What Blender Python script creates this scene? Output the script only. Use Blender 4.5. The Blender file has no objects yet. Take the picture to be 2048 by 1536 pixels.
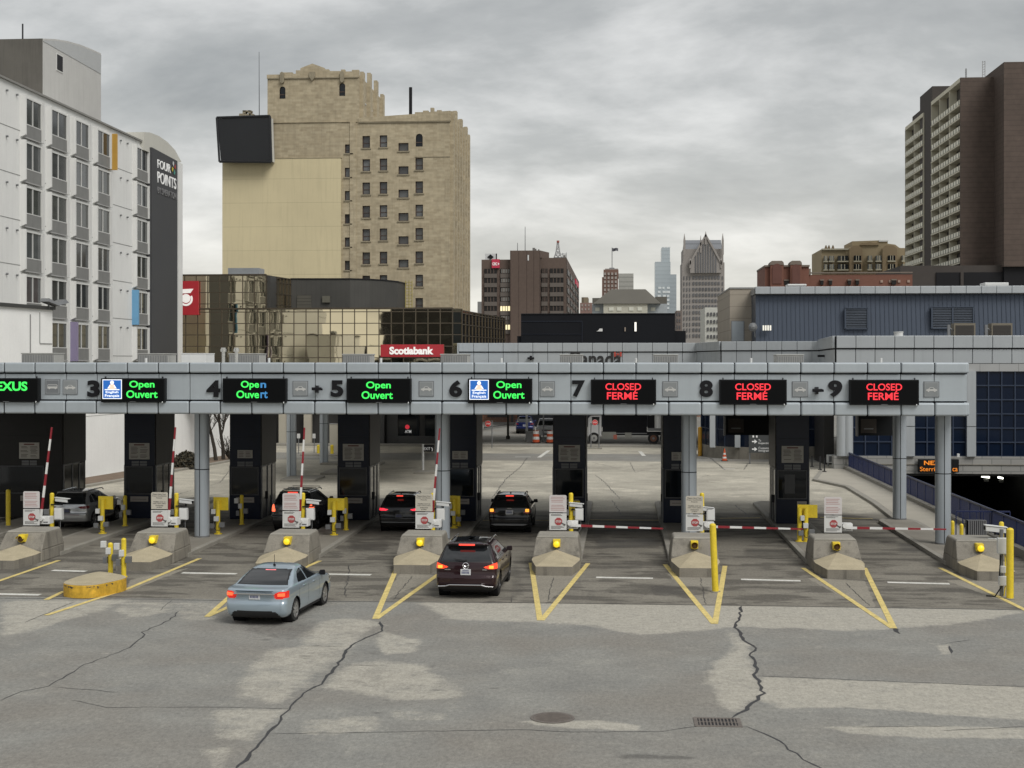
import bpy, math, random
import numpy as np
from mathutils import Vector, Matrix
random.seed(7)
SC = bpy.context.scene
COL = SC.collection
# ---------------------------------------------------------------- camera
F_PX, HZ, CH = 2844.4, 722.0, 7.4
TH = math.atan(216 / F_PX); CT = math.cos(TH); ST = math.sin(TH)
cam = bpy.data.cameras.new('camera'); camo = bpy.data.objects.new('camera', cam); COL.objects.link(camo)
cam.sensor_width = 36; cam.lens = F_PX / 2048 * 36; cam.shift_y = -(768 - HZ) / 2048
cam.clip_start = 0.5; cam.clip_end = 12000
camo.location = (0, 0, CH); camo.rotation_euler = (math.pi / 2, 0, TH); SC.camera = camo
SC.render.resolution_x = 1024; SC.render.resolution_y = 768
# ---------------------------------------------------------------- world, sun, exposure
SC.view_settings.view_transform = 'Standard'; SC.view_settings.look = 'None'
SC.view_settings.exposure = 0.66; SC.view_settings.gamma = 1.0
SUN_EL, SUN_AZ = math.radians(48), math.radians(138)
W = bpy.data.worlds.new('World'); SC.world = W; W.use_nodes = True
nt = W.node_tree; nt.nodes.clear(); N = nt.nodes.new; L = nt.links.new
def mth(op, a, b=None, t=None, cl=False):
    t = t or nt; n = t.nodes.new('ShaderNodeMath'); n.operation = op; n.use_clamp = cl
    for i, v in enumerate((a, b)):
        if v is None: continue
        if isinstance(v, (int, float)): n.inputs[i].default_value = v
        else: t.links.new(v, n.inputs[i])
    return n.outputs[0]
sky = N('ShaderNodeTexSky'); sky.sky_type = 'NISHITA'; sky.sun_disc = False
sky.sun_elevation = SUN_EL; sky.sun_rotation = SUN_AZ; sky.air_density = 1.5; sky.dust_density = 3
tc = N('ShaderNodeTexCoord'); sep = N('ShaderNodeSeparateXYZ'); L(tc.outputs['Generated'], sep.inputs[0])
zc = mth('MAXIMUM', sep.outputs[2], 0.0)
den = mth('ADD', zc, 0.36)
com = N('ShaderNodeCombineXYZ'); L(mth('DIVIDE', sep.outputs[0], den), com.inputs[0]); L(mth('DIVIDE', sep.outputs[1], den), com.inputs[1])
mp = N('ShaderNodeMapping'); mp.inputs['Rotation'].default_value = (0, 0, math.radians(24)); mp.inputs['Scale'].default_value = (0.7, 1.0, 1); mp.inputs['Location'].default_value = (3.3, 1.2, 0)
L(com.outputs[0], mp.inputs[0])
n1 = N('ShaderNodeTexNoise'); n1.inputs['Scale'].default_value = 3.3; n1.inputs['Detail'].default_value = 9; n1.inputs['Roughness'].default_value = 0.56; n1.inputs['Distortion'].default_value = 0.15
L(mp.outputs[0], n1.inputs['Vector'])
cr = N('ShaderNodeValToRGB'); L(n1.outputs[0], cr.inputs[0])
e = cr.color_ramp.elements; e[0].position = 0.27; e[0].color = (.20, .208, .214, 1); e[1].position = 0.64; e[1].color = (.53, .53, .525, 1)
x_ = e.new(0.47); x_.color = (.325, .331, .331, 1)
# paler band of sky toward the horizon
hz = mth('POWER', mth('SUBTRACT', 1.0, mth('MINIMUM', mth('MULTIPLY', zc, 4.9), 1.0)), 2.4)
mx = N('ShaderNodeMixRGB'); hzn = mth('MULTIPLY', hz, mth('ADD', .45, mth('MULTIPLY', n1.outputs[0], .9)), cl=True)
L(hzn, mx.inputs[0])
dim = N('ShaderNodeMapRange'); dim.inputs[1].default_value = .08; dim.inputs[2].default_value = .30; dim.inputs[3].default_value = 1.08; dim.inputs[4].default_value = .86; L(zc, dim.inputs[0])
vs_ = N('ShaderNodeVectorMath'); vs_.operation = 'SCALE'; L(cr.outputs[0], vs_.inputs[0]); L(dim.outputs[0], vs_.inputs['Scale']); L(vs_.outputs[0], mx.inputs[1]); mx.inputs[2].default_value = (.62, .60, .53, 1)
skm = N('ShaderNodeMixRGB'); skm.blend_type = 'MULTIPLY'; skm.inputs[0].default_value = 1; skm.inputs[2].default_value = (.1, .1, .1, 1); L(sky.outputs[0], skm.inputs[1])
mx2 = N('ShaderNodeMixRGB'); mx2.inputs[0].default_value = 0.93; L(skm.outputs[0], mx2.inputs[1]); L(mx.outputs[0], mx2.inputs[2])
bg = N('ShaderNodeBackground'); bg.inputs[1].default_value = 1.0; L(mx2.outputs[0], bg.inputs[0])
wo = N('ShaderNodeOutputWorld'); L(bg.outputs[0], wo.inputs[0])
sl = bpy.data.lights.new('sun', 'SUN'); sl.energy = 1.5; sl.angle = math.radians(30); sl.color = (1, .98, .945)
so = bpy.data.objects.new('sun', sl); COL.objects.link(so); so.location = (0, -20, 60)
so.rotation_euler = (math.pi / 2 - SUN_EL, 0, math.pi - SUN_AZ)
# ---------------------------------------------------------------- photo geometry
def ray(px, py):
    u = (px - 1024) / F_PX; v = (HZ - py) / F_PX
    return (-ST + u * CT, CT + u * ST, v)
def G(px, py, z=0.0):
    d = ray(px, py); t = (z - CH) / d[2]; return (t * d[0], t * d[1])
def PY(px, py, Y):
    d = ray(px, py); t = Y / d[1]; return (t * d[0], CH + t * d[2])
def PX(px, py, X):
    d = ray(px, py); t = X / d[0]; return (t * d[1], CH + t * d[2])
def XY(px, Y): return PY(px, HZ, Y)[0]
def ZY(px, py, Y): return PY(px, py, Y)[1]
# ---------------------------------------------------------------- materials
MATS = {}
def M(name, col, rough=.6, metal=0.0, var=.12, vs=.8, bump=0.0, bs=20.0, streak=0.0, coat=0.0, spec=.5, fine=0.0, fs=40.0, emit=None, es=1.0, brick=None, lines=None, transp=None, bumpd=.02):
    """procedural material on world position: broad tone variation, fine grain, rain streaks, brick or joint lines"""
    if name in MATS: return MATS[name]
    m = bpy.data.materials.new(name); m.use_nodes = True; t = m.node_tree; t.nodes.clear(); A = t.nodes.new; K = t.links.new
    o = A('ShaderNodeOutputMaterial'); p = A('ShaderNodeBsdfPrincipled'); K(p.outputs[0], o.inputs[0])
    p.inputs['Roughness'].default_value = rough; p.inputs['Metallic'].default_value = metal; p.inputs['Coat Weight'].default_value = coat
    p.inputs['Coat Roughness'].default_value = .04; p.inputs['Specular IOR Level'].default_value = spec
    g = A('ShaderNodeNewGeometry'); pos = g.outputs['Position']
    c = None
    def rgb(v): return (v[0], v[1], v[2], 1)
    base = A('ShaderNodeRGB'); base.outputs[0].default_value = rgb(col); c = base.outputs[0]
    def modulate(c, fac, amp):
        # c * (1 + amp*(fac-.5)*2)
        f = mth('ADD', mth('MULTIPLY', mth('SUBTRACT', fac, .5, t), 2 * amp, t), 1.0, t)
        mm = A('ShaderNodeVectorMath'); mm.operation = 'SCALE'; K(c, mm.inputs[0]); K(f, mm.inputs['Scale']); return mm.outputs[0]
    if brick:
        s = A('ShaderNodeSeparateXYZ'); K(pos, s.inputs[0]); cc = A('ShaderNodeCombineXYZ')
        K(mth('ADD', s.outputs[0], s.outputs[1], t), cc.inputs[0]); K(s.outputs[2], cc.inputs[1])
        b = A('ShaderNodeTexBrick'); K(cc.outputs[0], b.inputs['Vector']); bw, bh, c2, mo = brick
        b.inputs['Scale'].default_value = 1; b.inputs['Brick Width'].default_value = bw; b.inputs['Row Height'].default_value = bh
        b.inputs['Mortar Size'].default_value = bh * .09; b.inputs['Color1'].default_value = rgb(col); b.inputs['Color2'].default_value = rgb(c2); b.inputs['Mortar'].default_value = rgb(mo)
        c = b.outputs[0]
    if var:
        n = A('ShaderNodeTexNoise'); n.inputs['Scale'].default_value = vs; n.inputs['Detail'].default_value = 5; n.inputs['Roughness'].default_value = .6; K(pos, n.inputs['Vector']); c = modulate(c, n.outputs[0], var * 1.8)
    if fine:
        n = A('ShaderNodeTexNoise'); n.inputs['Scale'].default_value = fs; n.inputs['Detail'].default_value = 3; K(pos, n.inputs['Vector']); c = modulate(c, n.outputs[0], fine * 1.8)
    if streak:
        v = A('ShaderNodeMapping'); v.inputs['Scale'].default_value = (3, 3, .16); K(pos, v.inputs[0])
        n = A('ShaderNodeTexNoise'); n.inputs['Scale'].default_value = 1.1; n.inputs['Detail'].default_value = 6; n.inputs['Roughness'].default_value = .65; K(v.outputs[0], n.inputs['Vector'])
        r = A('ShaderNodeMapRange'); r.inputs[1].default_value = .5; r.inputs[2].default_value = .75; K(n.outputs[0], r.inputs[0])
        c = modulate(c, mth('SUBTRACT', .5, mth('MULTIPLY', r.outputs[0], .5, t), t), streak)
    if lines:
        ax, pitch, wd, dk = lines
        s = A('ShaderNodeSeparateXYZ'); K(pos, s.inputs[0])
        q = s.outputs['XYZ'.index(ax)] if ax in 'XYZ' else mth('ADD', s.outputs[0], s.outputs[1], t)
        fr = mth('FRACT', mth('DIVIDE', q, pitch, t), None, t); ln = mth('LESS_THAN', fr, wd / pitch, t)
        c = modulate(c, mth('SUBTRACT', .5, mth('MULTIPLY', ln, .5, t), t), dk)
    K(c, p.inputs['Base Color'])
    if bump:
        n = A('ShaderNodeTexNoise'); n.inputs['Scale'].default_value = bs; n.inputs['Detail'].default_value = 4; K(pos, n.inputs['Vector'])
        bb = A('ShaderNodeBump'); bb.inputs['Strength'].default_value = bump; bb.inputs['Distance'].default_value = bumpd; K(n.outputs[0], bb.inputs['Height']); K(bb.outputs[0], p.inputs['Normal'])
    if emit: p.inputs['Emission Color'].default_value = rgb(emit); p.inputs['Emission Strength'].default_value = es
    if transp: p.inputs['Transmission Weight'].default_value = transp
    MATS[name] = m; return m
def srgb(r, g, b):
    f = lambda v: (v / 255 / 12.92) if v / 255 <= .04045 else ((v / 255 + .055) / 1.055) ** 2.4
    return (f(r), f(g), f(b))
# ---------------------------------------------------------------- mesh building
class MB:
    def __init__(s): s.v = []; s.f = []; s.mi = []; s.mats = []; s.T = None
    def m(s, mat):
        if mat not in s.mats: s.mats.append(mat)
        return s.mats.index(mat)
    def add(s, vs, fs, mat):
        k = len(s.v); i = s.m(mat)
        s.v += [s.T(*p) for p in vs] if s.T else [tuple(p) for p in vs]
        for f in fs: s.f.append(tuple(k + a for a in f)); s.mi.append(i)
        return s
    def box(s, x0, x1, y0, y1, z0, z1, mat):
        return s.add([(x0, y0, z0), (x1, y0, z0), (x1, y1, z0), (x0, y1, z0), (x0, y0, z1), (x1, y0, z1), (x1, y1, z1), (x0, y1, z1)],
            [(0, 3, 2, 1), (4, 5, 6, 7), (0, 1, 5, 4), (1, 2, 6, 5), (2, 3, 7, 6), (3, 0, 4, 7)], mat)
    def hexa(s, b, tp, mat):
        n = len(b); vs = list(b) + list(tp)
        return s.add(vs, [tuple(range(n - 1, -1, -1)), tuple(range(n, 2 * n))] + [(i, (i + 1) % n, n + (i + 1) % n, n + i) for i in range(n)], mat)
    def prism(s, poly, z0, z1, mat): return s.hexa([(x, y, z0) for x, y in poly], [(x, y, z1) for x, y in poly], mat)
    def xz(s, poly, y0, y1, mat): return s.hexa([(x, y0, z) for x, z in poly], [(x, y1, z) for x, z in poly], mat)
    def yz(s, poly, x0, x1, mat): return s.hexa([(x0, y, z) for y, z in poly], [(x1, y, z) for y, z in poly], mat)
    def quad(s, a, b, c, d, mat): return s.add([a, b, c, d], [(0, 1, 2, 3)], mat)
    def cyl(s, p0, p1, r0, mat, r1=None, n=12):
        r1 = r0 if r1 is None else r1; p0 = Vector(p0); p1 = Vector(p1); d = (p1 - p0).normalized()
        a = d.orthogonal().normalized(); b = d.cross(a); vs = []
        for p, r in ((p0, r0), (p1, r1)): vs += [tuple(p + (a * math.cos(2 * math.pi * i / n) + b * math.sin(2 * math.pi * i / n)) * r) for i in range(n)]
        return s.add(vs, [tuple(range(n - 1, -1, -1)), tuple(range(n, 2 * n))] + [(i, (i + 1) % n, n + (i + 1) % n, n + i) for i in range(n)], mat)
    def tube(s, pts, r, mat, n=6):
        for a, b in zip(pts, pts[1:]): s.cyl(a, b, r, mat, n=n)
        return s
    def lathe(s, prof, c, mat, n=24, axis='Z'):
        vs = []; k = len(prof)
        for i in range(n):
            a = 2 * math.pi * i / n
            for r, h in prof:
                q = (r * math.cos(a), r * math.sin(a), h)
                if axis == 'X': q = (h, q[0], q[1])
                elif axis == 'Y': q = (q[0], h, q[1])
                vs.append((c[0] + q[0], c[1] + q[1], c[2] + q[2]))
        return s.add(vs, [(i * k + j, ((i + 1) % n) * k + j, ((i + 1) % n) * k + j + 1, i * k + j + 1) for i in range(n) for j in range(k - 1)], mat)
    def build(s, name, parent=None, local=False, smooth=False, bevel=0, label=None, seg=2):
        me = bpy.data.meshes.new(name); o = parent.location if (parent and not local) else (0, 0, 0)
        if parent and not local and parent.parent: o = parent.parent.location
        me.from_pydata([(v[0] - o[0], v[1] - o[1], v[2] - o[2]) for v in s.v], [], s.f)
        for m in s.mats: me.materials.append(m)
        me.polygons.foreach_set('material_index', s.mi)
        if smooth:
            me.polygons.foreach_set('use_smooth', [True] * len(s.f))
            try: me.set_sharp_from_angle(angle=math.radians(38))
            except Exception: pass
        me.validate(); me.update()
        ob = bpy.data.objects.new(name, me); COL.objects.link(ob)
        if parent: ob.parent = parent
        if bevel:
            b = ob.modifiers.new('bevel', 'BEVEL'); b.width = bevel; b.segments = seg; b.limit_method = 'ANGLE'; b.angle_limit = math.radians(40)
        if label: ob['label'] = label
        return ob
def thing(name, label, cat, loc=(0, 0, 0), group=None, rz=0):
    o = bpy.data.objects.new(name, None); COL.objects.link(o); o.location = loc; o.rotation_euler = (0, 0, rz); o.empty_display_size = .2
    return tag(o, label, cat, group)
def tag(o, label, cat, group=None):
    o['label'] = label; o['category'] = cat
    if group: o['group'] = group
    return o
def struct(o, label=None):
    o['kind'] = 'structure'
    if label: o['label'] = label
    return o
KIDS = {}
def copy_tree(r, loc, label, rz=None):
    c = r.copy(); COL.objects.link(c); c.location = loc; c['label'] = label
    if rz is not None: c.rotation_euler = (0, 0, rz)
    for ch in r.children:
        d = ch.copy(); COL.objects.link(d); d.parent = c
        for gch in ch.children:
            g2 = gch.copy(); COL.objects.link(g2); g2.parent = d
    return c
def clone(o, loc, parent=None):
    c = o.copy(); COL.objects.link(c); c.location = loc
    if parent: c.parent = parent
    for ch in o.children:
        d = ch.copy(); COL.objects.link(d); d.parent = c
    return c
def text(s, mat, box, y, parent=None, name='lettering', depth=.02, bold=0.0, face='-Y', rot=0, local=False, shear=0):
    """letters as a mesh fitted to box (x0,x1,z0,z1) on a plane facing -Y (or +X / -X: box is y0,y1,z0,z1)"""
    cu = bpy.data.curves.new('t', 'FONT'); cu.body = s; cu.extrude = .02; cu.offset = bold; cu.shear = shear; cu.resolution_u = 5; cu.space_line = .9
    cu.align_x = 'CENTER'
    ob = bpy.data.objects.new('t', cu); COL.objects.link(ob); bpy.context.view_layer.update()
    me = bpy.data.meshes.new_from_object(ob.evaluated_get(bpy.context.evaluated_depsgraph_get())); bpy.data.objects.remove(ob); bpy.data.curves.remove(cu)
    me.name = name; v = np.empty(len(me.vertices) * 3); me.vertices.foreach_get('co', v); v = v.reshape(-1, 3)
    a = v.min(0); b = v.max(0); x0, x1, z0, z1 = box
    xx = x0 + (v[:, 0] - a[0]) / (b[0] - a[0]) * (x1 - x0); zz = z0 + (v[:, 1] - a[1]) / (b[1] - a[1]) * (z1 - z0); dd = (v[:, 2] / .02) * depth / 2
    if face == '-Y': w = np.stack([xx, y - dd, zz], 1)
    elif face == '+X': w = np.stack([y + dd, xx, zz], 1)
    else: w = np.stack([y - dd, xx, zz], 1)
    if parent and not local: w = w - np.array((parent.parent or parent).location)
    me.vertices.foreach_set('co', w.ravel()); me.materials.clear(); me.materials.append(mat); me.update()
    ob = bpy.data.objects.new(name, me); COL.objects.link(ob)
    if parent: ob.parent = parent
    return ob
def facade(mb, s0, s1, z0, z1, holes, mat, dep=.2, rev=None, d0=0.0):
    """a sheet in (s,d,z) with real openings and reveals; holes (s0,s1,z0,z1)"""
    r6 = lambda q: round(q, 4)
    holes = [tuple(r6(min(max(a, lo), hi)) for a, lo, hi in ((h[0], s0, s1), (h[1], s0, s1), (h[2], z0, z1), (h[3], z0, z1))) for h in holes]
    holes = [h for h in holes if h[1] - h[0] > .01 and h[3] - h[2] > .01]
    xs = sorted({r6(s0), r6(s1)} | {h[0] for h in holes} | {h[1] for h in holes}); zs = sorted({r6(z0), r6(z1)} | {h[2] for h in holes} | {h[3] for h in holes})
    for a, b in zip(xs, xs[1:]):
        run = None
        for c, d in zip(zs, zs[1:]):
            mxx = (a + b) / 2; mz = (c + d) / 2
            solid = not any(h[0] < mxx < h[1] and h[2] < mz < h[3] for h in holes)
            if solid: run = [run[0], d] if run else [c, d]
            if (not solid or d == zs[-1]) and run:
                mb.quad((a, d0, run[0]), (b, d0, run[0]), (b, d0, run[1]), (a, d0, run[1]), mat); run = None
    rev = rev or mat
    for a, b, c, d in holes:
        mb.quad((a, d0, c), (a, d0, d), (a, d0 + dep, d), (a, d0 + dep, c), rev); mb.quad((b, d0, c), (b, d0 + dep, c), (b, d0 + dep, d), (b, d0, d), rev)
        mb.quad((a, d0, c), (a, d0 + dep, c), (b, d0 + dep, c), (b, d0, c), rev); mb.quad((a, d0, d), (b, d0, d), (b, d0 + dep, d), (a, d0 + dep, d), rev)
def inpoly(px, py, poly):
    px = np.asarray(px); py = np.asarray(py); r = np.zeros(px.shape, bool); n = len(poly)
    for i in range(n):
        x1, y1 = poly[i]; x2, y2 = poly[(i + 1) % n]
        if y1 == y2: continue
        c = ((y1 > py) != (y2 > py)) & (px < (x2 - x1) * (py - y1) / (y2 - y1) + x1); r ^= c
    return r
# ---------------------------------------------------------------- shared materials
concrete = M('concrete', (.215, .198, .165), .85, var=.22, vs=1.3, fine=.16, fs=24, streak=.5, bump=.25, bs=40)
conc_top = M('concrete_pale_tan', (.40, .345, .235), .9, var=.16, vs=2, fine=.18, fs=26, bump=.2, bs=50)  # paler tan tone for the upward faces
kerbm = M('kerb_concrete', (.27, .255, .22), .85, var=.18, vs=1.1, fine=.12, fs=25, bump=.2, bs=40)
pavem = M('pavement_concrete', (.23, .212, .178), .85, var=.22, vs=.5, fine=.1, fs=20, bump=.15, bs=30)
alu = M('silver_panel', (.45, .495, .525), .38, .35, var=.05, vs=.35, streak=.06, fine=.02, fs=6)
alu2 = M('silver_column', (.40, .44, .475), .35, .35, var=.06, vs=.5, streak=.08)
joint = M('dark_joint', (.015, .016, .018), .8, var=0, spec=.2)
black = M('black_plastic', (.008, .008, .010), .5, var=.1, spec=.25)
blackm = M('black_metal', (.02, .021, .024), .4, .2, var=.15)
white = M('white_paint', (.72, .72, .70), .5, var=.06, streak=.08)
whitep = M('white_powder_coat', (.62, .63, .62), .45, var=.08, streak=.12)
yellow = M('yellow_paint', (.74, .56, .035), .5, var=.15, vs=3, fine=.1, fs=18, streak=.12)
yelkerb = M('yellow_kerb_paint', (.55, .33, .03), .7, var=.3, vs=3, fine=.25, fs=9)
red = M('red_reflective', (.26, .02, .03), .4, var=.15, vs=4)
fadedred = M('faded_red_sign', (.36, .06, .06), .5, var=.1)
signred = M('red_sign', (.55, .03, .03), .4, var=.04)
navy = M('navy_cladding', (.007, .012, .028), .25, 0, var=.15, vs=.6, spec=.3)
darkrib = M('dark_ribbed_metal', (.022, .021, .020), .45, .1, spec=.3, var=.15, lines=('Y', .28, .03, .6))
glassd = M('dark_glass', (.005, .008, .012), .05, 0, var=0, spec=.4)
glassn = M('navy_glass', (.006, .012, .028), .08, 0, var=0, spec=.25)
grey = M('grey_steel', (.20, .205, .21), .45, .4, var=.1)
greyp = M('grey_painted', (.25, .25, .245), .6, var=.1)
inkd = M('printed_ink', (.05, .05, .05), .6, var=0)
# ================================================================ setting: ground
def ground_material():
    m = bpy.data.materials.new('paving'); m.use_nodes = True; t = m.node_tree; t.nodes.clear(); A = t.nodes.new; K = t.links.new
    o = A('ShaderNodeOutputMaterial'); p = A('ShaderNodeBsdfPrincipled'); K(p.outputs[0], o.inputs[0])
    g = A('ShaderNodeNewGeometry'); pos = g.outputs['Position']
    def noise(sc, det=5, ro=.6, vec=None):
        n = A('ShaderNodeTexNoise'); n.inputs['Scale'].default_value = sc; n.inputs['Detail'].default_value = det; n.inputs['Roughness'].default_value = ro; K(vec or pos, n.inputs['Vector']); return n.outputs[0]
    def attr(nm): a = A('ShaderNodeAttribute'); a.attribute_name = nm; return a.outputs['Fac']
    def mix(f, a, b):
        q = A('ShaderNodeMixRGB'); 
        if isinstance(f, float): q.inputs[0].default_value = f
        else: K(f, q.inputs[0])
        for i, v in ((1, a), (2, b)):
            if isinstance(v, tuple): q.inputs[i].default_value = (*v, 1)
            else: K(v, q.inputs[i])
        return q.outputs[0]
    def step(v, a, b): r = A('ShaderNodeMapRange'); r.inputs[1].default_value = a; r.inputs[2].default_value = b; K(v, r.inputs[0]); return r.outputs[0]
    wear = attr('wear'); lane = attr('lane'); wet = attr('wet'); far = attr('far')
    fn = noise(3.5, 6, .7); mid = noise(.6, 7, .7); gv = A('ShaderNodeMapping'); gv.inputs['Scale'].default_value = (1.2, .6, 1); K(pos, gv.inputs[0]); gr = noise(9.5, 4, .9, gv.outputs[0]); gr2 = noise(45, 3, .7)
    asph = mix(step(mid, .3, .7), (.196, .194, .180), (.272, .267, .242))
    warm = noise(.25, 3, .5); asph = mix(mth('MULTIPLY', step(warm, .42, .66), .75, t), asph, (.215, .199, .173)); asph = mix(mth('MULTIPLY', step(noise(.9, 6, .72), .55, .72), .45, t), asph, (.34, .328, .285))
    light = mix(step(fn, .3, .7), (.34, .322, .275), (.48, .452, .385))
    w2 = step(mth('ADD', wear, mth('MULTIPLY', mth('SUBTRACT', noise(1.3, 9, .8), .5, t), 2.9, t), t), .22, .86)
    c = mix(mth('MULTIPLY', w2, .82, t), asph, light)
    # concrete of the lanes: brown, with broad dark and light stains running across
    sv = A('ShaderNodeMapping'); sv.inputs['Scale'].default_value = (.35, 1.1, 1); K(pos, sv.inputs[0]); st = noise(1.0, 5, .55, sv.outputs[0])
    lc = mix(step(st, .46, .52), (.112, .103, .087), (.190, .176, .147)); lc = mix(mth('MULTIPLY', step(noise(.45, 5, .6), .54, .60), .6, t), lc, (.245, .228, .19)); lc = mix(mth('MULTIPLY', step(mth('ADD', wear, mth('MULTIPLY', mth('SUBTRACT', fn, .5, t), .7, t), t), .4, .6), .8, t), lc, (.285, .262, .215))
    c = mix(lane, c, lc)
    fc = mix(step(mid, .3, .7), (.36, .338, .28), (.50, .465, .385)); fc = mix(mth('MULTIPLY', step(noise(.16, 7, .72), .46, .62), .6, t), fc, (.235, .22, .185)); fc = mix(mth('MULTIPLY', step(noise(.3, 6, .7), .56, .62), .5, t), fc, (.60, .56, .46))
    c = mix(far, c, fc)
    wf = step(mth('ADD', wet, mth('MULTIPLY', mth('SUBTRACT', fn, .5, t), .5, t), t), .4, .62)
    c = mix(mth('MULTIPLY', wf, .62, t), c, (.06, .056, .05))
    # aggregate grain
    spk = step(noise(7, 7, .85), .53, .63); c = mix(mth('MULTIPLY', spk, .26, t), c, (.07, .068, .062)); pal = step(noise(8.5, 6, .85, gv.outputs[0]), .56, .65); c = mix(mth('MULTIPLY', pal, .18, t), c, (.46, .44, .38))
    f = mth('ADD', mth('MULTIPLY', mth('SUBTRACT', gr, .5, t), 1.35, t), 1.0, t); f = mth('MULTIPLY', f, mth('ADD', mth('MULTIPLY', mth('SUBTRACT', gr2, .5, t), .9, t), 1.0, t), t)
    mm = A('ShaderNodeVectorMath'); mm.operation = 'SCALE'; K(c, mm.inputs[0]); K(f, mm.inputs['Scale']); K(mm.outputs[0], p.inputs['Base Color'])
    r = mth('SUBTRACT', .9, mth('MULTIPLY', wf, .3, t), t); K(r, p.inputs['Roughness']); p.inputs['Specular IOR Level'].default_value = .3
    b = A('ShaderNodeBump'); b.inputs['Strength'].default_value = .35; b.inputs['Distance'].default_value = .01; K(gr2, b.inputs['Height']); K(b.outputs[0], p.inputs['Normal'])
    return m
GM = ground_material()
PIT = (15.75, 31.0, 40.0, 97.6)
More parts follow.
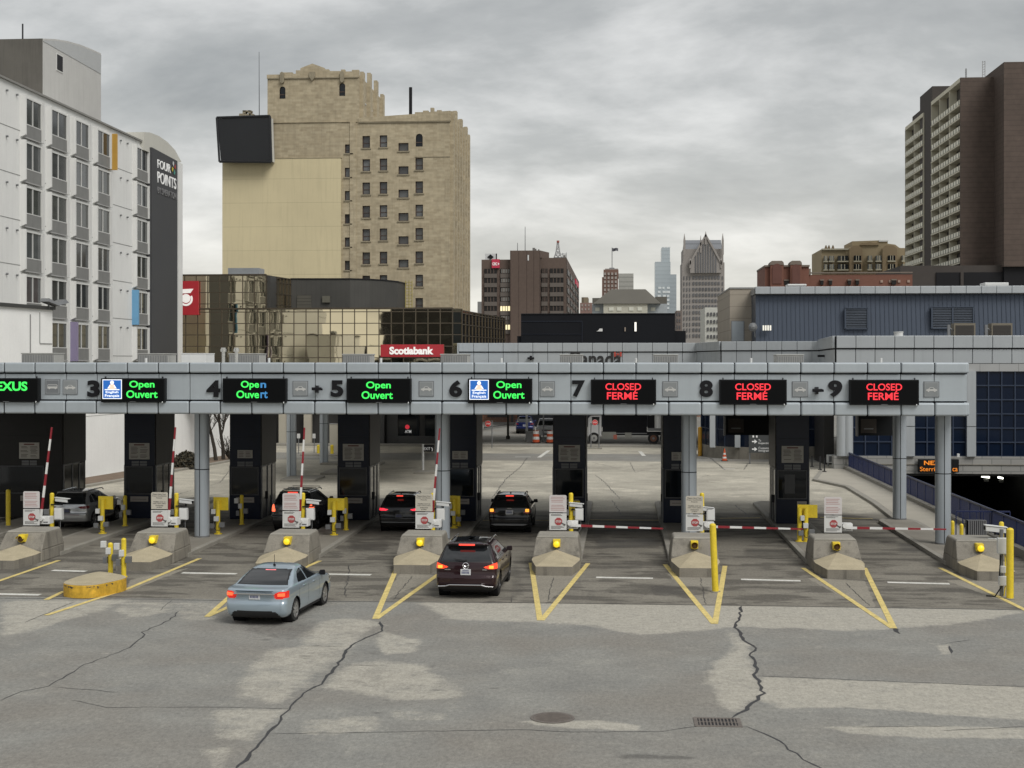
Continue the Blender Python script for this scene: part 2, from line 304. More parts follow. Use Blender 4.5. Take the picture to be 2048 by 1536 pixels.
def build_ground():
    V = []; Fc = []; n0 = 0
    def grid(x0, x1, y0, y1, nx, ny):
        nonlocal n0
        X = np.linspace(x0, x1, nx + 1); Y = np.linspace(y0, y1, ny + 1); gx, gy = np.meshgrid(X, Y)
        V.append(np.stack([gx.ravel(), gy.ravel(), np.zeros(gx.size)], 1)); i = np.arange(nx)[None, :] + np.arange(ny)[:, None] * (nx + 1)
        Fc.append(np.stack([i, i + 1, i + nx + 2, i + nx + 1], -1).reshape(-1, 4) + n0); n0 += gx.size
    x0, x1, y0, y1 = -48, PIT[0], 20, 70
    grid(x0, x1, y0, y1, 530, 460); grid(x0, x1, y1, 140, 160, 170)
    grid(-9000, x0, -3000, 9000, 2, 2); grid(x0, PIT[0], -3000, 20, 2, 2); grid(x0, PIT[0], 140, 9000, 2, 2)
    grid(PIT[0], PIT[1], -3000, PIT[2], 2, 2); grid(PIT[0], PIT[1], 150, 9000, 2, 2); grid(PIT[1], 9000, -3000, 9000, 2, 2); grid(PIT[0], PIT[1], PIT[3], 150, 4, 4)
    v = np.concatenate(V); f = np.concatenate(Fc)
    me = bpy.data.meshes.new('ground'); me.vertices.add(len(v)); me.vertices.foreach_set('co', v.ravel()); me.loops.add(f.size); me.loops.foreach_set('vertex_index', f.ravel())
    me.polygons.add(len(f)); me.polygons.foreach_set('loop_start', np.arange(len(f)) * 4); me.polygons.foreach_set('loop_total', np.full(len(f), 4)); me.update(calc_edges=True)
    x, y = v[:, 0], v[:, 1]
    near = (y < 141) & (y > 19) & (x > -49) & (x < 16)
    wear = np.zeros(len(v)); wet = np.zeros(len(v))
    def soft(poly, val, arr, blur):
        p = [G(*q) for q in poly]; acc = np.zeros(len(v))
        bx = [q[0] for q in p]; by = [q[1] for q in p]
        sel = near & (x > min(bx) - 2) & (x < max(bx) + 2) & (y > min(by) - 2) & (y < max(by) + 2)
        xs, ys = x[sel], y[sel]; a = np.zeros(len(xs)); k = 0
        for dx, dy in ((0, 0), (1, 0), (-1, 0), (0, 1), (0, -1), (.7, .7), (-.7, .7), (.7, -.7), (-.7, -.7)):
            for s in (blur, blur * .5): a += inpoly(xs + dx * s, ys + dy * s, p); k += 1
        acc[sel] = a / k * val; np.maximum(arr, acc, out=arr)
    LP = [([(830, 1204), (1024, 1205), (1500, 1211), (2060, 1221), (1990, 1236), (1900, 1250), (1700, 1263), (1600, 1257), (1470, 1254), (1400, 1262), (1270, 1270), (1170, 1250), (1024, 1243), (900, 1238)], 1, .25),
        ([(1450, 1256), (1500, 1288), (1505, 1330), (1530, 1390), (1470, 1427), (1440, 1412), (1415, 1360), (1430, 1320), (1470, 1300)], .9, .2),
        ([(1525, 1354), (2060, 1374), (2060, 1442), (1900, 1430), (1700, 1415), (1560, 1416), (1515, 1402)], .95, .1),
        ([(1640, 1453), (1900, 1452), (2060, 1456), (2060, 1478), (1850, 1476), (1700, 1467)], .95, .08),
        ([(690, 1235), (770, 1245), (720, 1275), (690, 1310), (640, 1345), (590, 1385), (560, 1412), (470, 1395), (490, 1340), (540, 1300), (610, 1290), (600, 1270), (650, 1240)], .75, .3),
        ([(690, 1330), (760, 1320), (850, 1330), (900, 1365), (930, 1395), (800, 1402), (740, 1390), (650, 1375)], .8, .25),
        ([(760, 1262), (840, 1280), (835, 1305), (770, 1310), (750, 1290)], .8, .15), ([(425, 1420), (575, 1419), (500, 1482), (430, 1478)], .7, .15),
        ([(0, 1203), (170, 1200), (270, 1198), (190, 1225), (60, 1262), (0, 1275)], .85, .3), ([(230, 1205), (350, 1205), (340, 1225), (240, 1240)], .6, .2), ([(350, 1205), (440, 1205), (430, 1240), (360, 1245)], .55, .2),
        ([(1040, 1441), (1120, 1442), (1200, 1440), (1280, 1450), (1275, 1462), (1150, 1457), (1070, 1450)], .9, .08), ([(1875, 1292), (1898, 1288), (1904, 1308), (1880, 1310)], .9, .05),
        ([(600, 1440), (760, 1430), (750, 1465), (600, 1470)], .6, .15), ([(780, 1420), (900, 1425), (890, 1440), (790, 1440)], .55, .12), ([(400, 1500), (470, 1490), (450, 1540), (420, 1540)], .55, .12), ([(800, 1148), (880, 1150), (760, 1204), (755, 1204)], 1, .06), ([(1065, 1146), (1170, 1140), (1095, 1205), (1078, 1205)], 1, .06), ([(1335, 1148), (1450, 1148), (1437, 1212), (1400, 1210)], 1, .06), ([(1612, 1155), (1730, 1162), (1752, 1216), (1722, 1214)], 1, .06), ([(260, 1160), (380, 1135), (250, 1185)], 1, .06), ([(520, 1150), (640, 1150), (460, 1200)], 1, .06), ([(1890, 1160), (2048, 1165), (2048, 1218)], 1, .06)]
    for p, a, b in LP: soft(p, a, wear, b)
    DP = [([(470, 1236), (600, 1246), (650, 1225), (640, 1275), (560, 1285), (480, 1265)], .5, .3), ([(800, 1400), (930, 1380), (940, 1440), (820, 1450)], .35, .4),
        ([(1215, 1508), (1290, 1506), (1400, 1512), (1390, 1522), (1300, 1520), (1230, 1518)], .62, .14),
        ([(1180, 1080), (1320, 1075), (1330, 1092), (1190, 1098)], .6, .3), ([(690, 1080), (790, 1085), (780, 1105), (690, 1100)], .6, .3), ([(1290, 1170), (1430, 1172), (1420, 1192), (1300, 1192)], .6, .25), ([(1190, 1120), (1300, 1122), (1290, 1140), (1200, 1138)], .5, .25),
        ([(1480, 1095), (1600, 1098), (1590, 1118), (1480, 1115)], .55, .25), ([(1040, 1120), (1060, 1190), (1010, 1200), (1020, 1120)], .5, .2), ([(1790, 1085), (1850, 1090), (1870, 1110), (1790, 1105)], .55, .25)]
    for p, a, b in DP: soft(p, a, wet, b)
    # oil drips down the middle of each lane
    rng = np.random.RandomState(3)
    for k in range(9):
        xc = -24.4 + 4.7 * k
        band = near & (np.abs(x - xc) < 1.1) & (y > 43.4) & (y < 70); d = np.exp(-((x[band] - xc) / .42) ** 2) * (.36 + .12 * np.sin(y[band] * .9 + k)); wet[band] = np.maximum(wet[band], d)
    for k in range(26):
        px, py = rng.uniform(500, 1000), rng.uniform(1225, 1450); cx, cy = G(px, py); rr = rng.uniform(.08, .2)
        b = near & (np.abs(x - cx) < .9) & (np.abs(y - cy) < .5); wet[b] = np.maximum(wet[b], .62 * np.exp(-(((x[b] - cx) / (rr * 1.9)) ** 2 + ((y[b] - cy) / rr) ** 2)))
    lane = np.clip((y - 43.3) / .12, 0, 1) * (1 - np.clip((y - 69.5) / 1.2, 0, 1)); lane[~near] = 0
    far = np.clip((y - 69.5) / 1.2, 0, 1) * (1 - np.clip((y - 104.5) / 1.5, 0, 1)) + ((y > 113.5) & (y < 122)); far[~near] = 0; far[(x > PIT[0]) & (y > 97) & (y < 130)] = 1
    for nm, a in (('wear', wear), ('lane', lane), ('wet', wet), ('far', np.clip(far, 0, 1))):
        at = me.attributes.new(nm, 'FLOAT', 'POINT'); at.data.foreach_set('value', a.astype(np.float32))
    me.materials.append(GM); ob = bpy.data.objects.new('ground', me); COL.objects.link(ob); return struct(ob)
ground = build_ground()
def strip(mb, pts, w, mat, z=.004, jit=0.0, taper=False):
    """a flat band of varying width on the ground along pixel points"""
    P = [Vector((*G(*p), 0)) for p in pts]; Q = []
    for a, b in zip(P, P[1:]):
        n = max(1, int((b - a).length / .28)) if jit else 1
        for i in range(n): Q.append(a.lerp(b, i / n))
    Q.append(P[-1])
    if jit:
        for i in range(1, len(Q) - 1): Q[i] = Q[i] + Vector((random.uniform(-jit, jit), random.uniform(-jit, jit), 0))
    vs = []; k = len(Q)
    for i, q in enumerate(Q):
        d = (Q[min(i + 1, k - 1)] - Q[max(i - 1, 0)]).normalized(); nrm = Vector((-d.y, d.x, 0)); ww = w * (random.uniform(.55, 1.35) if jit else 1) / 2
        if taper and (i == 0 or i == k - 1): ww *= .15
        vs += [(*(q + nrm * ww).xy, z), (*(q - nrm * ww).xy, z)]
    mb.add(vs, [(2 * i, 2 * i + 1, 2 * i + 3, 2 * i + 2) for i in range(k - 1)], mat)
tar = M('tar', (.035, .035, .036), .6, var=.2, vs=4)
mb = MB()
for pts, w in [([(760, 1243), (768, 1262), (735, 1275), (700, 1290), (690, 1310), (676, 1330), (640, 1368), (590, 1400), (560, 1440), (530, 1480), (470, 1540)], .085),
    ([(1483, 1212), (1481, 1230), (1470, 1255), (1490, 1280), (1509, 1297), (1501, 1310), (1513, 1332), (1510, 1350), (1527, 1387), (1490, 1420), (1462, 1437)], .10),
    ([(1490, 1452), (1545, 1475), (1590, 1508), (1650, 1540)], .05), ([(358, 1222), (340, 1240), (285, 1265), (288, 1275), (250, 1300), (170, 1330), (100, 1372), (45, 1382), (0, 1402)], .045), ([(343, 1200), (320, 1222)], .03),
    ([(1522, 1352), (1750, 1362), (2060, 1374)], .035), ([(535, 1468), (800, 1464), (1030, 1459), (1120, 1464), (1320, 1463), (1400, 1453), (1500, 1454)], .03), ([(140, 1400), (215, 1415), (400, 1414), (580, 1417)], .028), ([(105, 1374), (240, 1385)], .03),
    ([(1788, 1254), (1800, 1268)], .14), ([(1885, 1288), (1940, 1280)], .05), ([(1898, 1291), (1903, 1307)], .08), ([(612, 1292), (692, 1293)], .03), ([(676, 1330), (770, 1331)], .03), ([(1024, 1206), (1022, 1195)], .03),
    ([(1700, 1454), (1900, 1452)], .03), ([(1880, 1462), (2060, 1453)], .04), ([(785, 1200), (825, 1152)], .03), ([(1095, 1203), (1107, 1155)], .03), ([(1400, 1155), (1412, 1210)], .03), ([(1690, 1165), (1740, 1212)], .03),
    ([(50, 1245), (150, 1203)], .04), ([(985, 995), (1010, 960), (1040, 935), (1055, 915)], .06), ([(1190, 950), (1210, 965), (1240, 998)], .05), ([(1260, 925), (1270, 945), (1290, 940)], .05), ([(350, 990), (440, 965), (460, 940)], .05), ([(1420, 915), (1450, 940)], .1), ([(1488, 940), (1496, 926)], .06)]:
    mb = MB(); strip(mb, pts, w * .8, tar, jit=.05 if w > .04 else .03, taper=True); mb.build('crack', ground)
for pts, w in [([(960, 985), (1105, 982)], .05), ([(1180, 985), (1330, 984)], .05), ([(1440, 990), (1540, 989)], .05), ([(965, 955), (1010, 960), (1100, 952)], .05), ([(1185, 925), (1230, 935), (1320, 930)], .06), ([(1400, 955), (1420, 950), (1545, 958)], .05), ([(1640, 985), (1700, 984)], .06), ([(1000, 1000), (985, 1030)], .04), ([(1225, 1000), (1245, 1035)], .04), ([(585, 900), (640, 905), (700, 925)], .06), ([(350, 1000), (465, 985)], .05), ([(1470, 1010), (1500, 1035)], .05), ([(700, 1130), (690, 1195)], .03), ([(960, 1130), (1050, 1132)], .03), ([(1190, 1108), (1330, 1112)], .03), ([(1460, 1115), (1600, 1118)], .03), ([(640, 1118), (790, 1120)], .03)]:
    mb = MB(); strip(mb, pts, w, tar, jit=.06, taper=True); mb.build('crack', ground)
mb = MB()
strip(mb, [(-60, 1196), (230, 1198), (520, 1202), (1040, 1205.5), (1480, 1211), (2060, 1220)], .06, tar, .0045)
mb.build('joint', ground)
ymark = M('yellow_road_paint', (.64, .51, .19), .75, var=.25, vs=3, fine=.25, fs=14); wmark = M('white_road_paint', (.62, .61, .56), .75, var=.2, vs=4, fine=.25, fs=14)
mb = MB()
zz = .008
for pts in [[(797, 1128), (750, 1238)], [(752, 1238), (885, 1143)], [(1062, 1126), (1080, 1241)], [(1083, 1241), (1176, 1127)], [(1330, 1129), (1428, 1248)], [(1430, 1248), (1450, 1132)], [(1606, 1136), (1786, 1257)], [(1788, 1257), (1729, 1136)],
    [(1880, 1136), (2070, 1230)], [(414, 1234), (520, 1140)], [(414, 1234), (462, 1212)], [(400, 1117), (255, 1178), (92, 1231)], [(640, 1122), (600, 1140)], [(-10, 1165), (118, 1121)], [(128, 1183), (92, 1200)], [(950, 1041), (1100, 1041)], [(1180, 1040), (1325, 1041)], [(1440, 1037), (1520, 1036)], [(1640, 1035), (1745, 1038)], [(640, 1078), (650, 1073)]]:
    mb = MB(); strip(mb, pts, .17, ymark, zz); zz += .0002; mb.build('yellow_road_marking', ground)
mb = MB()
for a, b in [((364, 1146), (473, 1148)), ((650, 1148.5), (742, 1150)), ((1192, 1155), (1306, 1157)), ((1482, 1159), (1601, 1162)), ((1775, 1165), (1899, 1168)), ((105, 1141), (172, 1143)), ((-20, 1188), (80, 1190)), ((1078, 915), (1098, 901)), ((1030, 914), (1062, 914)), ((1280, 903), (1288, 912)), ((1446, 938), (1470, 938))]:
    mb = MB(); strip(mb, [a, b], .30, wmark, .0075); mb.build('white_road_marking', ground)
# raised island pavements with kerbs
BX = [XY(px, 51.5) for px in (52, 312, 579, 843, 1114, 1388, 1670, 1955)]
IX = [BX[0] - 4.72] + BX
for i, xc in enumerate(IX):
    pav = MB(); hw = .87; y0, y1 = 52.6, (74.5 if i < 8 else 66.9)
    out = [(xc - hw, y0), (xc + hw, y0), (xc + hw, y1 - .9), (xc + hw * .5, y1), (xc - hw * .5, y1), (xc - hw, y1 - .9)]
    inn = [(xc + (x - xc) * (hw - .2) / hw, y0 + .01 if y == y0 else y - .2) for x, y in out]
    pav.prism(out, -.05, .15, kerbm); pav.prism(inn, .1, .156, pavem); struct(pav.build('pavement', bevel=.02))
mb = MB()
for pts in [[(560, 960), (660, 935)], ]: pass
# side pavement by the ramp, the strip by the white wall and the small rear islands
walk = M('walkway_concrete', (.37, .345, .29), .85, var=.12, vs=.5, fine=.08, fs=20)
P = [G(*p) for p in [(1625, 962), (1690, 976), (1745, 1010), (1790, 1045), (1840, 1075)]]
poly = P + [(15.3, 57), (15.3, 97.4), (G(1640, 940)[0], 97.4)]
mb.prism(poly, -.05, .132, kerbm); cx = [( (x * .985 + 15.3 * .015 + .25) if x < 15 else x - .02, y) for x, y in poly]; mb.prism(cx, .1, .141, walk)
struct(mb.build('pavement', bevel=.02)); mb = MB()
strip2 = [(-34.4, 78), (-31.5, 78), (-29.9, 90), (-27.6, 110), (-29.9, 112), (-33.6, 84)]
mb.prism(strip2, -.05, .14, kerbm); soil = M('bare_soil', (.16, .115, .08), .95, var=.3, vs=1.5, fine=.3, fs=12)
mb.prism([(-34.4, 78.2), (-31.8, 78.2), (-30.2, 90), (-27.9, 109.8), (-29.8, 111.5), (-33.4, 84)], .1, .15, soil)
struct(mb.build('pavement', bevel=.02))
for (a, b, c, d) in [(640, 735, 950, 9), (560, 630, 963, 8), (640, 760, 930, 6), (828, 870, 948, 4), (600, 700, 912, 5)]:
    mb = MB(); x0, y0 = G(a, c); x1, _ = G(b, c); mb.prism([(x0, y0), (x1, y0), (x1, y0 + d * .4), (x0, y0 + d * .4)], -.05, .14, kerbm); struct(mb.build('pavement', bevel=.02))
# street beyond, its kerb and far pavement
mb = MB()
mb.box(-60, 15.7, 122.3, 124.3, -.05, .13, kerbm)
struct(mb.build('kerb'))
# ramp down to the tunnel: pit walls, floor and bore
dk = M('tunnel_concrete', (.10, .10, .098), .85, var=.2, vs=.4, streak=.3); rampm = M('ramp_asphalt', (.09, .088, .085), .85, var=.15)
x0, x1, y0, y1 = PIT
mb = MB(); zb = -5.2
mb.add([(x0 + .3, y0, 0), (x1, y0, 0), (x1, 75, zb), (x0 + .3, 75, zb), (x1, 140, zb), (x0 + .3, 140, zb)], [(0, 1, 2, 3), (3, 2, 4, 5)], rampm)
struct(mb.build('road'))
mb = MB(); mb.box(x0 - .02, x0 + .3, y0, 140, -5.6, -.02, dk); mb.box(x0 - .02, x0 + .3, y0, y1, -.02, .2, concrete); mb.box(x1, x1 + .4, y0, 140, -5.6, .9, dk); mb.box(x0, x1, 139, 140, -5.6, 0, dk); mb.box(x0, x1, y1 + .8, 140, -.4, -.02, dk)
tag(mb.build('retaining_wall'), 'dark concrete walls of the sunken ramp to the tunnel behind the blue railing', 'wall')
# ironwork in the road
def manhole():
    x, y = G(1105, 1436); t = thing('manhole_cover', 'round iron manhole cover in the foreground asphalt', 'manhole', (x, y, 0)); iron = M('cast_iron', (.19, .165, .145), .6, .5, var=.25, vs=6)
    mb = MB(); mb.lathe([(.46, .005), (.46, .012), (.40, .012), (.40, .008)], (0, 0, 0), iron, 28); mb.build('frame', t, True)
    mb = MB(); mb.cyl((0, 0, .003), (0, 0, .011), .395, iron, n=28)
    for i in range(-5, 6): h = math.sqrt(max(.01, .36 ** 2 - (i * .065) ** 2)); mb.box(-h, h, i * .065 - .015, i * .065 + .015, .011, .018, iron)
    mb.build('cover', t, True)
    x, y = G(1435, 1445); t = thing('drain_grate', 'rectangular iron drain grate at the end of the wide crack', 'drain', (x, y, 0))
    mb = MB()
    for a in [(-.48, .48, -.36, -.28), (-.48, .48, .28, .36), (-.48, -.40, -.28, .28), (.40, .48, -.28, .28)]: mb.box(*a, 0, .014, iron)
    mb.build('frame', t, True); mb = MB(); mb.box(-.4, .4, -.28, .28, 0, .005, black)
    for i in range(-5, 6): mb.box(i * .072 - .016, i * .072 + .016, -.28, .28, .005, .013, iron)
    mb.box(-.4, .4, -.02, .02, .006, .0135, iron); mb.build('grate', t, True)
manhole()
# ================================================================ toll canopy
CY = 55.6
cx0, cx1 = -30.5, 13.25
can = thing('toll_canopy', 'long flat silver panelled canopy on round columns spanning all the inspection lanes', 'canopy', (-8, CY, 0))
pitch = 1.2655; j0 = XY(11, CY)
JX = [j0 + pitch * i for i in range(-6, 40) if cx0 < j0 + pitch * i < cx1 - .3]
def band(z0, z1, proud, round_):
    mb = MB(); xs = [cx0] + JX + [cx1]
    for a, b in zip(xs, xs[1:]):
        g = .012
        mb.xz([(a + g, z0), (b - g, z0), (b - g, z1), (a + g, z1)], CY - proud, CY + .25, alu)
    mb.box(cx0, cx1 - .02, CY - proud + .05, CY + .3, z0 + .01, z1 - .01, joint)
    # return along the right end
    ys = [CY + .25 + pitch * i for i in range(14)]
    for a, b in zip(ys, ys[1:]): mb.box(cx1 - .2, cx1 + (proud if proud > .05 else -.05), a + g, b - g, z0, z1, alu)
    return mb
band(6.93, 7.34, .14, 1).build('upper_fascia', can, bevel=.06, seg=3)
band(5.86, 6.88, .02, 0).build('sign_fascia', can, bevel=.008)
band(5.29, 5.80, .16, 1).build('lower_fascia', can, bevel=.07, seg=3)
mb = MB(); mb.box(cx0, cx1 - .1, CY + .1, 72, 5.3, 5.42, M('soffit', (.10, .10, .10), .7)); mb.box(cx0, cx1 - .1, CY + .04, CY + .2, 5.5, 7.2, joint); mb.build('soffit', can)
mb = MB(); mb.box(cx0, cx1 - .2, CY + .2, 72, 7.1, 7.28, M('roof_membrane', (.42, .42, .41), .8)); mb.build('roof', can)
colpx = [404, 885, 1378, 1886]
for i, px in enumerate([None] + colpx):
    x = XY(px, 57.5) if px else -26.7
    for yy in (57.5, 66.3):
        mb = MB(); r = .305
        mb.cyl((x, yy, .15), (x, yy, 5.3), r, alu2, n=32)
        for k in range(2): a = math.radians(-92 + 180 * k); mb.box(x + r * math.cos(a) - .012, x + r * math.cos(a) + .012, yy + r * math.sin(a) - .008, yy + r * math.sin(a) + .03, .16, 5.29, joint)
        mb.cyl((x, yy, 2.93), (x, yy, 2.965), r + .004, joint, n=32); mb.cyl((x, yy, .155), (x, yy, .22), r + .012, grey, n=32)
        mb.build('column', can, smooth=True)
# numbers mounted on the fascia
for s, a, b in [('3', 176, 200), ('4', 414, 441), ('5', 662, 687), ('6', 899, 924.5), ('7', 1144.5, 1170), ('8', 1398.7, 1425.6), ('9', 1656, 1684)]:
    text(s, black, (XY(a, CY), XY(b, CY), ZY(a, 794, CY), ZY(a, 760.5, CY)), CY - .06, can, 'lane_number', .07, .045)
for px in (292, 538, 762, 1003, 1272, 1502, 1762):
    x, z = PY(px, 717, CY + .6); mb = MB(); mb.cyl((x, CY + .6, 7.25), (x, CY + .6, z + .02), .05, whitep); mb.build('vent_pipe', can)
# LED signs
ledk = M('led_cabinet', (.007, .008, .009), .55, var=.1, spec=.2); ledf = M('led_screen', (.003, .0035, .004), .6, var=0, spec=.12, lines=('Z', .05, .012, .5))
gled = M('green_led', (.02, .2, .03), .5, emit=(.05, .95, .12), es=.68, var=0); rled = M('red_led', (.3, .01, .02), .5, emit=(1, .04, .055), es=.68, var=0); bled = M('blue_led', (.02, .1, .2), .5, emit=(.06, .28, .62), es=.45, var=0); oled = M('amber_led', (.3, .1, .01), .5, emit=(1, .28, .02), es=.5, var=0)
blued = M('blue_led_panel', (.01, .06, .25), .5, emit=(.02, .15, .5), es=.45, var=.05); wled = M('white_led', (.6, .6, .6), .5, emit=(.85, .9, .95), es=.55, var=0); skinl = M('peach_led', (.6, .4, .3), .5, emit=(1, .62, .48), es=.5, var=0)
def zz_(py): return ZY(1024, py, CY)
def led_sign(a, b, label, kind, t0=757, t1=806):
    x0, x1 = XY(a, CY), XY(b, CY); z1, z0 = zz_(t0), zz_(t1); xm = (x0 + x1) / 2
    t = thing('led_sign', label, 'sign', (xm, CY, z0), 'lane status signs along the canopy')
    mb = MB(); mb.box(x0, x1, CY - .30, CY - .021, z0, z1, ledk); mb.build('cabinet', t, bevel=.02)
    mb = MB(); mb.box(x0 + .05, x1 - .05, CY - .306, CY - .29, z0 + .05, z1 - .05, ledf); mb.build('screen', t)
    mb = MB()
    for xx in (x0 + .12, x1 - .16): mb.box(xx, xx + .04, CY - .2, CY - .1, z1, z1 + .07, blackm)
    mb.box(xm - .12, xm + .12, CY - .312, CY - .3, z0 + .012, z0 + .03, grey); mb.cyl((x1 - .1, CY - .3, z0 + .03), (x1 - .1, CY - .34, z0 - .02), .02, whitep, n=6); mb.build('bracket', t)
    P = lambda p: XY(p, CY)
    def line(s, a, b, y0, y1, m, bold=.02): text(s, m, (P(a), P(b), zz_(y1), zz_(y0)), CY - .312, t, 'lettering', .012, bold)
    return t, line, P
def pictoled(t, P, a, b, y0, y1):
    x0, x1, z1, z0 = P(a), P(b), zz_(y0), zz_(y1); w = x1 - x0; h = z1 - z0; y = CY - .312
    mb = MB(); mb.box(x0, x1, y, y + .01, z0, z1, wled); mb.box(x0 + .03, x1 - .03, y - .004, y + .004, z0 + .03, z1 - .03, blued)
    X = lambda u: x0 + u * w; Z = lambda v: z0 + v * h
    mb.xz([(X(.34), Z(.5)), (X(.66), Z(.5)), (X(.62), Z(.72)), (X(.56), Z(.76)), (X(.44), Z(.76)), (X(.38), Z(.72))], y - .008, y, skinl)
    mb.xz([(X(.38), Z(.72)), (X(.26), Z(.54)), (X(.31), Z(.52)), (X(.42), Z(.66))], y - .008, y, wled); mb.xz([(X(.62), Z(.72)), (X(.74), Z(.54)), (X(.69), Z(.52)), (X(.58), Z(.66))], y - .008, y, wled)
    mb.cyl((X(.5), y - .01, Z(.84)), (X(.5), y, Z(.84)), .1 * w, wled, n=14)
    mb.box(X(.12), X(.88), y - .008, y, Z(.45), Z(.5), wled); mb.build('pictogram', t)
    text('English', wled, (X(.17), X(.83), Z(.26), Z(.41)), y - .006, t, 'lettering', .008, .02); text('Français', wled, (X(.13), X(.87), Z(.07), Z(.24)), y - .006, t, 'lettering', .008, .02)
t, ln, P = led_sign(-45, 83, 'LED sign reading NEXUS in green at the left end of the canopy', 'n'); ln('NEXUS', -21, 61, 764, 783, gled, .03)
for a, b, lab in [(207, 334.5, 'LED sign reading Open Ouvert with blue pictogram beside the number 3'), (937, 1065, 'LED sign reading Open Ouvert with blue pictogram beside the number 6')]:
    t, ln, P = led_sign(a, b, lab, 'p'); pictoled(t, P, a + 3.5, a + 42, 759.5, 799)
    ln('Open', a + 57, a + 107, 762, 780, gled); ln('Ouvert', a + 51, a + 113, 781.5, 797, gled)
t, ln, P = led_sign(449, 576, 'LED sign reading Open Ouvert with faulty blue end letters beside the number 4', 'o')
ln('Ope', 486, 522, 762, 780, gled); ln('n', 525, 536, 766, 776, bled); ln('Ouve', 477, 522, 781.5, 797, gled); ln('rt', 525, 539, 782.5, 797, bled)
t, ln, P = led_sign(697, 824, 'LED sign reading Open Ouvert in plain green beside the number 5', 'o'); ln('Open', 735, 784, 763, 781, gled); ln('Ouvert', 726, 788, 782.5, 798, gled)
for a, b, n_ in [(1182, 1312, '7'), (1438, 1572, '8'), (1697, 1835, '9')]:
    t, ln, P = led_sign(a, b, 'LED sign reading CLOSED FERMÉ in red beside the number ' + n_, 'c', 758.5, 808)
    m = (a + b) / 2 - 1; ln('CLOSED', m - 35, m + 36, 766, 779.5, rled, .014); ln('FERMÉ', m - 32, m + 29, 780, 798, rled, .014)
# plates with a vehicle outline
pl_l = M('plate_grey', (.33, .35, .36), .5, var=.06); pl_d = M('plate_dark', (.16, .17, .18), .5, var=.06); pl_w = M('plate_mark', (.52, .52, .50), .5, var=.05)
def plate(a, b, y0, y1, label, bus=False):
    x0, x1, z1, z0 = XY(a, CY), XY(b, CY), zz_(y0), zz_(y1); y = CY - .03; w = x1 - x0; h = z1 - z0
    t = thing('lane_symbol_plate', label, 'sign', ((x0 + x1) / 2, CY, z0), 'vehicle symbol plates on the canopy')
    mb = MB(); mb.box(x0, x1, y - .02, y + .01, z0, z1, pl_d); mb.box(x0 + .03, x1 - .03, y - .026, y, z0 + .03, z1 - .03, pl_l); mb.box(x0 + .055, x1 - .055, y - .03, y, z0 + .055, z1 - .055, pl_d if bus else M('plate_mid', (.24, .255, .26), .5)); mb.build('plate', t)
    mb = MB(); X = lambda u: x0 + u * w; Z = lambda v: z0 + v * h
    if bus: pts = [(.17, .38), (.83, .38), (.83, .6), (.8, .64), (.2, .64), (.17, .6)]
    else: pts = [(.15, .4), (.85, .4), (.86, .49), (.72, .53), (.6, .63), (.4, .63), (.3, .53), (.16, .5)]
    mb.xz([(X(u), Z(v)) for u, v in pts], y - .036, y - .03, pl_w)
    for u in (.3, .7): mb.cyl((X(u), y - .04, Z(.39)), (X(u), y - .03, Z(.39)), .06 * w, pl_w, n=10)
    if bus: mb.box(X(.2), X(.8), y - .04, y - .036, Z(.52), Z(.6), pl_d)
    else: mb.xz([(X(u), Z(v)) for u, v in [(.36, .53), (.64, .53), (.58, .6), (.42, .6)]], y - .04, y - .036, pl_d)
    mb.build('symbol', t)
plate(91, 121, 759, 790, 'dark plate with a bus outline just right of the NEXUS sign', True); plate(126.5, 156, 760, 790.5, 'grey plate with a car outline left of the number 3')
for a, b, s in [(586, 616.5, 'right of the sign beside the number 4'), (838, 868, 'between the number 5 sign and number 6'), (1080, 1110, 'between the number 6 sign and number 7'), (1325, 1356, 'between the number 7 sign and number 8'), (1584, 1616, 'right of the sign beside the number 8'), (1847, 1878, 'right of the sign beside the number 9')]:
    plate(a, b, 762, 793, 'grey plate with a car outline ' + s)
for px, py, s in [(635.5, 778, 'beside the sign with faulty letters, left of number 5'), (1632.5, 781, 'between two closed lane signs, left of number 9')]:
    x, z = PY(px, py, CY); t = thing('surveillance_camera', 'small black camera on the fascia ' + s, 'camera', (x, CY, z))
    mb = MB(); mb.box(x - .18, x + .2, CY - .32, CY - .2, z - .05, z + .07, black); mb.cyl((x + .2, CY - .26, z), (x + .25, CY - .26, z), .05, glassd); mb.build('housing', t, bevel=.015); mb = MB(); mb.box(x - .06, x + .06, CY - .22, CY - .02, z - .14, z + .14, blackm); mb.build('bracket', t)
# roof plant
acm = M('air_conditioner_metal', (.36, .36, .34), .55, .2, var=.1, streak=.15)
names = ['at the left end of the canopy roof', 'above the number 3 sign', 'behind two chimneys above the number 4 sign', 'just left of the red bank sign', 'just right of the red bank sign', 'in front of the Canada wordmark', 'above the number 7 sign', 'above the number 8 plate']
for (a, b, top), s in zip([(43, 108, 708), (276, 336, 709), (458, 519, 709), (685, 740, 710), (881, 935, 710), (1120, 1165, 711), (1308, 1356, 711), (1553, 1607, 711)], names):
    Y = 63.0; x0, x1 = XY(a, Y), XY(b, Y); z1 = ZY(a, top, Y)
    t = thing('air_conditioner', 'louvred grey rooftop air conditioner ' + s, 'air conditioner', ((x0 + x1) / 2, Y, 7.28), 'air conditioners along the canopy roof')
    mb = MB(); mb.box(x0, x1, Y, Y + 1.2, 7.281, z1, acm); mb.box(x0 - .03, x1 + .03, Y - .03, Y + 1.23, z1, z1 + .05, acm); mb.build('casing', t, bevel=.02)
    mb = MB(); n = int((x1 - x0) / .075)
    for i in range(n): xx = x0 + (i + .5) * (x1 - x0) / n; mb.box(xx - .018, xx + .018, Y - .02, Y + .002, 7.33, z1 - .04, grey)
    mb.build('louvre', t)
